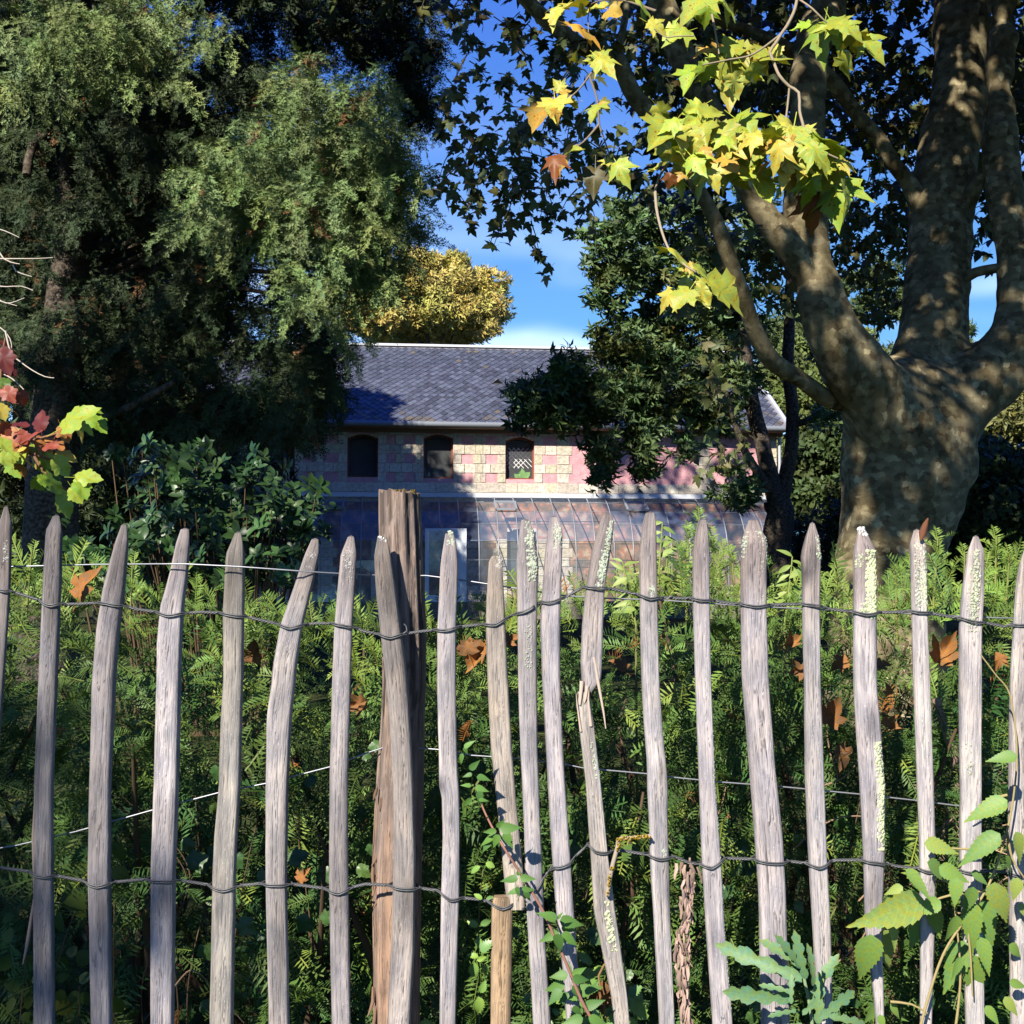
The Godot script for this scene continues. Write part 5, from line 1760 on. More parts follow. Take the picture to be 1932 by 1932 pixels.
# one paling: split wood with a facetted section that narrows to its tip
func paling(tab: Array, z: float, tint: Color, seed_: int, cut_bottom: bool, flat_top: bool, stain: float) -> Shape:
	var s := Shape.new()
	var g := RandomNumberGenerator.new()
	g.seed = seed_
	var sides := 14
	var bump := []
	for k in sides:
		bump.append(g.randf_range(-0.10, 0.10))
	var v0: float = tab[0][0]
	var v1: float = tab[-1][0] if cut_bottom else 2400.0
	var n := 60 if not cut_bottom else 40
	var off := g.randf() * 3.0
	var turn := g.randf()
	var first := 0
	var pts := 0
	for i in n + 1:
		var f := pow(float(i) / n, 1.35)
		var v := lerpf(v0, v1, f)
		var e := edges_at(tab, v)
		var a := on_plane(e.x, v, z)
		var b := on_plane(e.y, v, z)
		var mid := (a + b) * 0.5
		var hw := (b.x - a.x) * 0.5
		var td := clampf(hw * 0.62, 0.006, 0.017)
		if not flat_top:
			td *= clampf((v - v0) / 34.0, 0.3, 1.0)
		var y := mid.y
		for j in sides + 1:
			var th := TAU * j / sides
			var k := j % sides
			var cx := cos(th)
			var sz := sin(th)
			var q = 1.0 + bump[k] * (0.4 if absf(cx) > 0.8 else 1.0)
			q += 0.045 * noise.get_noise_3d(cx * 2.0 + seed_, sz * 2.0, y * 9.0) + 0.03 * noise.get_noise_3d(cx * 6.0 + seed_, sz * 6.0, y * 30.0)
			var px = signf(cx) * pow(absf(cx), 0.55) * hw * (1.0 + (q - 1.0) * 0.6)
			var pz = signf(sz) * pow(absf(sz), 0.6) * td * q
			var t := tint
			var up_ := smoothstep(1190.0, 1060.0, v + 60.0 * noise.get_noise_2d(seed_ * 3.0 + cx, y * 4.0))
			t = t.lerp(t * Color(0.62, 0.56, 0.52), up_ * stain)
			for st in stains_and_dapples.get(seed_, []):
				var dx: float = (cx - st[2]) / 0.45
				var dy: float = (v - st[0]) / st[1]
				if sz > 0.0:
					t = t * (1.0 - st[3] * exp(-dx * dx - dy * dy))
			var patch := noise.get_noise_3d(seed_ * 7.0 + cx * 0.5, y * 2.6, sz * 0.5)
			var blot := noise.get_noise_3d(seed_ * 11.0 + cx * 1.3, y * 7.0, sz * 1.3)
			t = t * Color(0.97, 1.0, 1.06) * (0.9 + 0.45 * patch - 0.4 * clampf(blot - 0.08, 0.0, 0.5))
			s.vert(Vector3(mid.x + px, y, mid.z + pz), Vector3.ZERO, Vector2(float(j) / sides + turn, y / 1.1 + off), t)
		pts += 1
	var w := sides + 1
	for i in pts - 1:
		for j in sides:
			var k := i * w + j
			s.quad(k, k + 1, k + w + 1, k + w)
	s.smooth()
	# close the seam's shading
	for i in pts:
		var m := (s.n[i * w] + s.n[i * w + sides]).normalized()
		s.n[i * w] = m
		s.n[i * w + sides] = m
	for e in ([0, pts - 1] if cut_bottom else [0]):
		var c := Vector3.ZERO
		for j in sides:
			c += s.v[e * w + j]
		c /= sides
		var nn := Vector3.UP if e == 0 else Vector3.DOWN
		if e == 0:
			c.y += 0.003
		var ci := s.vert(c, nn, Vector2(0.5 + turn, s.v[e * w].y / 1.1 + off), s.c[e * w] * 0.8)
		for j in sides:
			var i0 := s.vert(s.v[e * w + j], nn, s.uv[e * w + j], s.c[e * w + j] * 0.85)
			var i1 := s.vert(s.v[e * w + j + 1], nn, s.uv[e * w + j + 1], s.c[e * w + j + 1] * 0.85)
			s.tri(ci, i0, i1)
	return s

func lichen_patch(tab: Array, v0: float, v1: float, s0: float, s1: float, count: int, size: float, col: Color, parent: Node3D) -> void:
	var s := Shape.new()
	for k in int(count * 2.6):
		var v := lerpf(v0, v1, clampf(0.5 + 0.25 * rng.randfn(), 0, 1) if count > 40 else r(0, 1))
		var e := edges_at(tab, v)
		var f := clampf(lerpf(s0, s1, clampf(0.5 + 0.28 * rng.randfn(), 0, 1)), -0.97, 0.97)
		var p := on_plane(lerpf(e.x, e.y, f * 0.5 + 0.5), v, FENCE_Z)
		var hw := on_plane(e.y, v, FENCE_Z).x - on_plane(e.x, v, FENCE_Z).x
		var td := clampf(hw * 0.5 * 0.62, 0.006, 0.017) * clampf((v - tab[0][0]) / 34.0, 0.3, 1.0)
		p.z += td * pow(1.0 - pow(absf(f), 3.6), 0.3) - 0.0006
		var nn := Vector3(f * 0.8, 0, sqrt(1.0 - f * f * 0.64)).normalized()
		var x := nn.cross(Vector3.UP).normalized()
		var y := Vector3.UP
		var rad := size * (0.2 + 0.85 * pow(r(0, 1), 2.0))
		var t := vary(col, 0.16)
		var c := s.vert(p + nn * rad * 0.1, Vector3.ZERO, Vector2.ZERO, t * 0.9)
		var m := 7
		for j in m:
			var a := TAU * j / m
			var q := rad * r(0.6, 1.2)
			s.vert(p + x * cos(a) * q + y * sin(a) * q + nn * rad * r(0.05, 0.22), Vector3.ZERO, Vector2.ZERO, t)
		for j in m:
			var a := TAU * j / m
			var q := rad * r(0.7, 1.2)
			s.vert(p + x * cos(a) * q + y * sin(a) * q - nn * 0.002, Vector3.ZERO, Vector2.ZERO, t * 0.8)
		for j in m:
			var i := (j + 1) % m
			s.tri(c, c + 1 + i, c + 1 + j)
			s.quad(c + 1 + j, c + 1 + i, c + 1 + m + i, c + 1 + m + j)
	s.smooth()
	part("lichen", s.mesh(mats["lichen"]), parent).set_meta("kind", "stuff")

# twisted wire: four strands wind round one another and part round every paling
func twisted_wire(path: Array, parent: Node3D, skip := []) -> void:
	var s := Shape.new()
	var x0: float = path[0][0]
	var x1: float = path[-1][0]
	var n := int((x1 - x0) / 2.6)
	for strand in 4:
		var pts := PackedVector3Array()
		for i in n + 1:
			var u := lerpf(x0, x1, float(i) / n)
			var v := lerp_table(path, u)
			var ph := u * TAU / 24.0 + strand * TAU / 4.0
			var twist := 1.0
			var dz := 0.0
			var dv := 0.0
			for k in pickets.size():
				if k in skip:
					continue
				var tab: Array = pickets[k]
				if v < tab[0][0] or (k in [9, 12] and v > tab[-1][0]):
					continue
				var e := edges_at(tab, v)
				if u > e.x - 14.0 and u < e.y + 14.0:
					var f := minf(smoothstep(e.x - 14.0, e.x + 1.0, u), smoothstep(e.y + 14.0, e.y - 1.0, u))
					twist = 1.0 - f
					var td := clampf((e.y - e.x) * 0.5 * 1.95 / F * 0.62, 0.006, 0.017)
					var mid := (u - (e.x + e.y) * 0.5) / (e.y - e.x)
					var arc := (td + 0.0032) * sqrt(maxf(0.3, 1.0 - pow(absf(mid) * 1.6, 3.0)))
					arc = maxf(arc, td * 0.65)
					dz = f * (arc if strand < 2 else -td - 0.003)
					dv = f * ((-1.8 if strand % 2 == 0 else 1.8) + (2.5 if strand < 2 else -2.0) * cos(mid * PI))
			var p := on_plane(u, v + dv, FENCE_Z)
			p.z += dz + twist * 0.0017 * cos(ph)
			p.y += twist * 0.0017 * sin(ph)
			pts.append(p)
		s.tube(pts, taper(pts.size(), 0.00125, 0.00125), 5)
	part("twisted_wire", s.mesh(mats["wire"]), parent)

func plain_wire(path: Array, parent: Node3D, called: String) -> MeshInstance3D:
	var pts := []
	for q in path:
		pts.append(on_plane(q[0], q[1], q[2]))
	var s := Shape.new()
	s.tube(PackedVector3Array(pts), taper(pts.size(), 0.0013, 0.0013), 6)
	return part(called, s.mesh(mats["bright_wire"]), parent)

func make_fence() -> void:
	pickets = picket_table()
	var t := thing("paling_fence", "weathered split chestnut paling fence bound with twisted wire across the foreground", "fence")
	var tone := [Color(0.52, 0.48, 0.46), Color(0.50, 0.49, 0.50), Color(0.64, 0.61, 0.61), Color(0.86, 0.82, 0.82), Color(0.74, 0.71, 0.63), Color(0.78, 0.74, 0.71), Color(0.76, 0.72, 0.71), Color(0.76, 0.70, 0.64), Color(0.88, 0.84, 0.84), Color(1.0, 0.90, 0.76), Color(0.90, 0.86, 0.85), Color(0.90, 0.86, 0.87), Color(0.88, 0.82, 0.79), Color(0.90, 0.87, 0.86), Color(0.92, 0.88, 0.89), Color(0.90, 0.85, 0.85), Color(0.96, 0.92, 0.90), Color(1.0, 0.95, 0.96), Color(1.08, 1.02, 1.0), Color(1.12, 1.06, 1.03), Color(1.06, 0.99, 0.92), Color(0.85, 0.62, 0.38), Color(1.05, 0.98, 0.88)]
	var nodes := []
	for k in pickets.size():
		var cut := k in [9, 12]
		var p := paling(pickets[k], FENCE_Z, tone[k], 11 + k * 3, cut, k in [21, 22], 0.85 if k in [13, 14, 15, 16, 17] else 0.6)
		nodes.append(part("picket", p.mesh(mats["weathered_wood"]), t))
	# splinters of the broken paling
	for q in [[[1098, 1285, 9], [1094, 1330, 5], [1090, 1306, 1]], [[1120, 1240, 8], [1131, 1300, 6], [1139, 1345, 4], [1143, 1375, 2]], [[1108, 1295, 8], [1105, 1318, 4], [1102, 1328, 1]], [[1115, 1370, 7], [1110, 1318, 4], [1112, 1296, 1]], [[1096, 1380, 5], [1089, 1330, 3], [1087, 1308, 1]]]:
		var pts := []
		var rad := PackedFloat32Array()
		for w in q:
			pts.append(on_plane(w[0], w[1], FENCE_Z + 0.008))
			rad.append(w[2] * 0.5 * 1.95 / F)
		var s := Shape.new()
		s.tube(PackedVector3Array(pts), rad, 6, Color(0.42, 0.34, 0.28))
		part("splinter", s.mesh(mats["twig"]), nodes[12])
	# a curl of bark by the second paling
	var cb := Shape.new()
	cb.tube(PackedVector3Array([on_plane(68, 1480, FENCE_Z + 0.008), on_plane(63, 1580, FENCE_Z + 0.006), on_plane(66, 1690, FENCE_Z + 0.006), on_plane(52, 1780, FENCE_Z), on_plane(43, 1820, FENCE_Z - 0.01)]), PackedFloat32Array([0.0015, 0.003, 0.0025, 0.0035, 0.0008]), 5, Color(0.22, 0.18, 0.15))
	part("bark_strip", cb.mesh(mats["twig"]), nodes[1])
	var pale := Color(0.33, 0.365, 0.29)
	var lemon := Color(0.43, 0.46, 0.30)
	var grey := Color(0.36, 0.36, 0.34)
	for q in [[8, 1003, 1030, -0.5, 0.8, 60, 0.0032, pale], [9, 1050, 1072, 0.1, 1.0, 40, 0.0028, grey], [10, 985, 1040, -0.1, 0.9, 60, 0.003, pale], [10, 1045, 1095, 0.1, 1.0, 90, 0.0032, pale], [10, 1150, 1260, -0.2, 0.5, 40, 0.002, pale], [11, 985, 1035, -0.1, 0.9, 70, 0.0028, pale], [12, 985, 1050, 0.2, 1.0, 60, 0.003, pale], [12, 1040, 1105, -0.1, 0.8, 120, 0.0032, pale], [13, 1105, 1130, 0.2, 0.9, 36, 0.003, pale], [13, 1600, 1625, 0.3, 0.9, 20, 0.003, pale],
		[22, 1400, 1480, 0.3, 1.0, 50, 0.003, pale], [22, 1700, 1790, -0.2, 0.6, 46, 0.0035, lemon], [14, 1380, 1630, 0.7, 1.0, 130, 0.0025, pale], [14, 1640, 1900, 0.8, 1.0, 90, 0.0022, pale], [15, 1005, 1090, 0.2, 0.95, 210, 0.003, pale], [15, 1005, 1060, -1.0, -0.6, 50, 0.003, pale], [15, 1115, 1150, 0.3, 0.9, 50, 0.003, pale], [16, 1010, 1060, 0.5, 1.0, 30, 0.0025, pale],
		[17, 997, 1010, -0.8, 0.8, 30, 0.004, Color(0.75, 0.75, 0.72)], [17, 1040, 1160, 0.0, 0.95, 330, 0.0036, lemon], [17, 1045, 1070, -0.9, -0.3, 40, 0.003, lemon], [17, 1130, 1165, -0.5, 0.9, 90, 0.0034, lemon], [17, 1400, 1600, 0.3, 1.0, 240, 0.0036, lemon], [18, 1010, 1160, -0.6, 0.95, 420, 0.003, grey.lerp(lemon, 0.4)], [18, 1080, 1150, 0.2, 1.0, 120, 0.003, lemon], [19, 1040, 1190, -0.8, 0.5, 300, 0.003, lemon.lerp(grey, 0.3)], [19, 1400, 1460, -0.9, -0.2, 40, 0.003, lemon], [20, 1070, 1180, -0.9, 0.0, 120, 0.003, lemon.lerp(grey, 0.4)], [6, 1020, 1090, -0.6, 0.7, 70, 0.0016, grey], [5, 1020, 1120, -0.5, 0.8, 110, 0.0018, grey], [7, 1014, 1022, -0.6, 0.8, 26, 0.003, Color(0.6, 0.58, 0.58)], [0, 1020, 1060, 0.0, 0.8, 30, 0.0015, grey], [4, 1040, 1080, 0.0, 0.7, 26, 0.0015, grey]]:
		lichen_patch(pickets[q[0]], q[1], q[2], q[3], q[4], q[5], q[6], q[7], nodes[q[0]])
	# a dry curled bud on the tip of one paling
	var bud := Shape.new()
	bud.tube(PackedVector3Array([on_plane(1737, 1020, FENCE_Z + 0.012), on_plane(1741, 1005, FENCE_Z + 0.013), on_plane(1746, 990, FENCE_Z + 0.012), on_plane(1751, 978, FENCE_Z + 0.01)]), PackedFloat32Array([0.002, 0.0065, 0.005, 0.0015]), 7, Color(0.13, 0.055, 0.035))
	part("dry_bud", bud.mesh(mats["twig"]), nodes[18])
	var top := [[-40, 1100], [8, 1112], [60, 1128], [97, 1140], [150, 1140], [205, 1136], [260, 1150], [322, 1159], [380, 1155], [440, 1158], [500, 1172], [548, 1182], [600, 1176], [648, 1177], [690, 1192], [737, 1200], [790, 1192], [845, 1186], [890, 1180], [935, 1176], [965, 1162], [995, 1149], [1020, 1136], [1042, 1133], [1065, 1128], [1100, 1108], [1122, 1107], [1165, 1113], [1225, 1127], [1323, 1130], [1370, 1137], [1422, 1142], [1530, 1139], [1570, 1150], [1630, 1157], [1735, 1153], [1790, 1163], [1835, 1171], [1895, 1182], [1932, 1176], [1980, 1176]]
	twisted_wire(top, t, [21, 22])
	var low1 := [[-40, 1630], [0, 1637], [82, 1648], [188, 1667], [308, 1656], [423, 1674], [521, 1664], [640, 1680], [690, 1668], [762, 1671], [830, 1681], [850, 1692], [905, 1697], [948, 1708], [982, 1700]]
	twisted_wire(low1, t, [9, 10, 12])
	var low2 := [[1010, 1676], [1028, 1652], [1045, 1634], [1075, 1626], [1110, 1593], [1122, 1602], [1150, 1607], [1173, 1605], [1240, 1615], [1275, 1617], [1300, 1628], [1340, 1632], [1366, 1619], [1452, 1622], [1500, 1626], [1542, 1632], [1575, 1623], [1649, 1622], [1690, 1634], [1744, 1640], [1853, 1642], [1925, 1648], [1980, 1650]]
	twisted_wire(low2, t, [9, 12, 21])
	# loose ends
	var le := Shape.new()
	for q in [[[760, 1196], [768, 1190], [766, 1181], [762, 1177]], [[982, 1700], [990, 1697], [996, 1704]], [[1018, 1671], [1024, 1668], [1026, 1660], [1020, 1655]], [[1430, 1146], [1440, 1144], [1448, 1140]], [[1258, 1132], [1264, 1126], [1268, 1124]]]:
		var pts := []
		for w in q:
			pts.append(on_plane(w[0], w[1], FENCE_Z + 0.006))
		le.tube(PackedVector3Array(pts), taper(pts.size(), 0.0013, 0.0012), 5)
	part("wire_end", le.mesh(mats["wire"]), t)

func make_post_and_wires() -> void:
	# the old post that carries the straight wires
	var z := -2.022
	var t := thing("old_post", "thick cracked old wooden post standing taller behind the palings", "post", Vector3(0, 0, 0))
	var tab := [[933, 714, 795], [1046, 714, 799], [1181, 719, 804], [1283, 721, 804], [1377, 716, 802], [1479, 709, 801], [1649, 700, 797], [1921, 702, 794]]
	var s := Shape.new()
	var sides := 54
	var n := 110
	var w := sides + 1
	for i in n + 1:
		var v := lerpf(933.0, 2400.0, pow(float(i) / n, 1.2))
		var e := edges_at(tab, v)
		var a := on_plane(e.x, v, z)
		var b := on_plane(e.y, v, z)
		var mid := (a + b) * 0.5
		var hw := (b.x - a.x) * 0.5
		for j in w:
			var th := TAU * (j % sides) / sides
			var cx := cos(th)
			var sz := sin(th)
			var wob := 0.3 * noise.get_noise_3d(cx, sz, mid.y * 1.5)
			var g := noise.get_noise_3d(cx * 3.2 + wob, sz * 3.2, mid.y * 1.1 + 9.0)
			var fine := noise.get_noise_3d(cx * 9.0 + wob * 2.0, sz * 9.0, mid.y * 4.0 + 3.0)
			var groove := -0.3 * smoothstep(0.05, 0.0, absf(g)) * (0.5 + 0.5 * noise.get_noise_3d(cx * 2.0, sz * 2.0, mid.y * 2.0))
			var q := 0.96 + 0.09 * g + 0.06 * fine + groove
			# the deep split down the right side
			if i < 78:
				q -= 0.16 * smoothstep(0.1, 0.0, absf(wrapf(th - 0.62, -PI, PI)))
			var y := mid.y + (0.014 * maxf(0.0, noise.get_noise_2d(cx * 5.0, sz * 5.0)) + 0.008 * maxf(0.0, fine) if i == 0 else 0.0)
			var barky := smoothstep(0.35, 0.62, 1.0 - mid.y / 1.33 + 0.25 * noise.get_noise_3d(cx, sz, mid.y * 3.0))
			var tint := Color(0.50, 0.41, 0.36).lerp(Color(0.62, 0.44, 0.33), barky)
			tint = tint * (0.75 + 0.5 * (g + 0.5)) * (1.0 + 0.9 * groove * 3.0)
			tint = tint * (0.42 if noise.get_noise_3d(cx * 1.5 + 20.0, sz * 1.5, mid.y * 3.2) > 0.1 and mid.y > 0.95 else 1.0)
			s.vert(Vector3(mid.x + cx * hw * q, y, mid.z + sz * hw * q), Vector3.ZERO, Vector2(2.0 * j / sides, mid.y / 1.2), Color(maxf(tint.r, 0.08), maxf(tint.g, 0.07), maxf(tint.b, 0.06)))
	for i in n:
		for j in sides:
			var k := i * w + j
			s.quad(k, k + 1, k + w + 1, k + w)
	s.smooth()
	var c := s.vert((s.v[0] + s.v[sides / 2]) * 0.5 + Vector3(0, 0.004, 0), Vector3.UP, Vector2(0.5, 0.5), Color(0.55, 0.42, 0.33))
	for j in sides:
		var i0 := s.vert(s.v[j], Vector3.UP, s.uv[j], Color(0.6, 0.48, 0.38))
		var i1 := s.vert(s.v[j + 1], Vector3.UP, s.uv[j + 1], Color(0.6, 0.48, 0.38))
		s.tri(c, i0, i1)
	part("trunk", s.mesh(mats["weathered_wood"]), t)
	# flakes of bark low on the left
	for k in 16:
		var v := r(1480, 1900)
		var e := edges_at(tab, v)
		var p := on_plane(e.x + r(0, 26), v, z + 0.025)
		var bs := Shape.new()
		var l := r(0.02, 0.06)
		bs.tube(PackedVector3Array([p, p + Vector3(r(-0.004, 0.002), -l * 0.5, 0.004), p + Vector3(r(-0.010, 0.0), -l, 0.008)]), PackedFloat32Array([0.002, 0.0035, 0.0008]), 5, Color(0.16, 0.10, 0.07) * r(0.7, 1.4))
		part("bark_flake", bs.mesh(mats["twig"]), t)
	var ms := Shape.new()
	for k in 26:
		var p := on_plane(r(735, 785), 933, z + r(-0.02, 0.03)) + Vector3(0, 0.003, 0)
		ms.tube(PackedVector3Array([p, p + Vector3(r(-0.003, 0.003), 0.006, 0)]), PackedFloat32Array([0.003, 0.001]), 5, Color(0.14, 0.10, 0.02))
	part("moss", ms.mesh(mats["lichen"]), t).set_meta("kind", "stuff")
	var a := plain_wire([[-60, 1071, -1.98], [60, 1068, -1.978], [180, 1065, -1.972], [300, 1064, -1.93], [350, 1064, -1.926], [450, 1069, -1.925], [560, 1077, -1.926], [620, 1081, -1.95], [700, 1085, -1.99], [760, 1086, -2.0], [804, 1086, -2.01], [869, 1094, -1.99], [974, 1110, -1.975], [1066, 1124, -1.975], [1148, 1129, -1.975], [1243, 1132, -1.975], [1400, 1143, -1.975], [1590, 1152, -1.98], [1860, 1165, -1.98], [1990, 1169, -1.98]], self, "straight_wire")
	tag(a, "upper plain galvanised wire running level across in front of the yew tops", "wire")
	var b := plain_wire([[-60, 1610, -1.99], [31, 1595, -1.985], [143, 1569, -1.98], [289, 1528, -1.98], [411, 1496, -1.98], [502, 1478, -1.98], [622, 1447, -1.985], [700, 1418, -2.0], [722, 1411, -2.0], [787, 1411, -2.005], [825, 1414, -1.995], [889, 1425, -1.99], [978, 1431, -1.985], [1066, 1442, -1.98], [1100, 1449, -1.98], [1222, 1460, -1.98], [1275, 1467, -1.98], [1353, 1475, -1.98], [1472, 1484, -1.985], [1618, 1498, -1.985], [1727, 1510, -1.985], [1805, 1520, -1.985], [1890, 1529, -1.985], [1990, 1540, -1.985]], self, "straight_wire")
	tag(b, "lower plain bright wire slanting up to the old post from the left", "wire")
	# a strip of dead bark caught on the lower wire
	var bark := Shape.new()
	for k in 150:
		var f := float(k) / 150.0
		var wide := 0.5 + 0.5 * absf(sin(f * 8.0 + 0.6)) + (0.7 if f < 0.05 else 0.0)
		var x := 1294.0 + 4.0 * sin(f * 9.0) - f * 6.0 + r(-1, 1) * 13.0 * wide
		var mid := on_plane(x, 1618.0 + f * 340.0, FENCE_Z + r(-0.006, 0.006))
		var l := r(0.012, 0.034)
		var bw := r(0.0015, 0.0042)
		var d := Vector3(r(-0.25, 0.25), -1, r(-0.3, 0.3)).normalized()
		var sd := d.cross(Vector3(r(-0.8, 0.8), 0.0, 1.0)).normalized()
		var tone := Color(0.36, 0.25, 0.205) * r(0.55, 1.2)
		var first := bark.v.size()
		for i in 4:
			var q := float(i) / 3.0
			var p := mid + d * l * q + Vector3(0, 0, 0.004 * sin(q * 4.0 + k)) + sd * 0.002 * sin(q * 5.0 + k * 2.0)
			var ww := bw * (1.0 - 0.8 * absf(q - 0.4))
			bark.vert(p - sd * ww, Vector3.ZERO, Vector2.ZERO, tone)
			bark.vert(p + Vector3(0, 0, 0.0016), Vector3.ZERO, Vector2.ZERO, tone * 1.1)
			bark.vert(p + sd * ww, Vector3.ZERO, Vector2.ZERO, tone * 0.8)
		for i in 3:
			var o := first + i * 3
			bark.quad(o, o + 3, o + 4, o + 1)
			bark.quad(o + 1, o + 4, o + 5, o + 2)
	bark.smooth()
	tag(part("bark_strip", bark.mesh(mats["twig"]), self), "ragged strip of dry pinkish bark hanging from the lower wire", "bark")
	# the yellow-lichened forked twig on the lower wire
	var tw := Shape.new()
	var list := [[1226, 1577], [1204, 1580], [1180, 1582], [1168, 1584], [1164, 1602], [1156, 1632], [1150, 1660], [1146, 1690]]
	var pts := []
	for q in list:
		pts.append(on_plane(q[0], q[1], FENCE_Z + 0.02))
	tw.tube(curve(pts, 0.006), taper(curve(pts, 0.006).size(), 0.0032, 0.0042), 7, Color(0.30, 0.25, 0.2))
	for k in 130:
		var i := rng.randi_range(0, 6)
		if i in [4]:
			continue
		var p: Vector3 = pts[i].lerp(pts[i + 1], r(0, 1)) + Vector3(r(-0.003, 0.003), r(-0.003, 0.003), 0.003)
		tw.tube(PackedVector3Array([p, p + Vector3(0, 0.001, 0.0018)]), PackedFloat32Array([r(0.001, 0.003), 0.0006]), 5, vary(Color(0.62, 0.42, 0.06), 0.2))
	tag(part("lichened_twig", tw.mesh(mats["twig"]), self), "bent twig crusted with yellow lichen lodged on the lower wire", "twig")

# ------------------------------------------------------------------ plants close by
func put_leaves(parent: Node3D, shape: Shape, mat: Material, cols: Array, list: Array, depth: float, wide := 1.0, spread := 0.05) -> void:
	# each leaf: u and v of its foot, u and v of its tip
	var ms := []
	for c in cols:
		ms.append(shape.mesh(mat, c))
	for q in list:
		var d := depth + r(-spread, spread)
		var a := at(q[0], q[1], d)
		var b := at(q[2], q[3], d + r(-0.25, 0.25) * Vector2(q[2] - q[0], q[3] - q[1]).length() / F * 2.0)
		var m: Mesh = ms[q[4]] if q.size() > 4 else ms[rng.randi() % ms.size()]
		var x := hand_leaf(a, b, Vector3(r(-0.6, 0.5), r(0.1, 1.0), r(0.6, 1.2)), wide * r(0.85, 1.15))
		x.origin -= parent.position
		part("leaf", m, parent, x)

func stem(parent: Node3D, list: Array, depth: float, r0: float, r1: float, col: Color, called := "stem") -> void:
	var pts := []
	for q in list:
		pts.append(at(q[0], q[1], depth + (q[2] if q.size() > 2 else 0.0)) - parent.position)
	var c := curve(pts, 0.02)
	var s := Shape.new()
	s.tube(c, taper(c.size(), r0, r1), 6, col)
	part(called, s.mesh(mats["twig"]), parent)

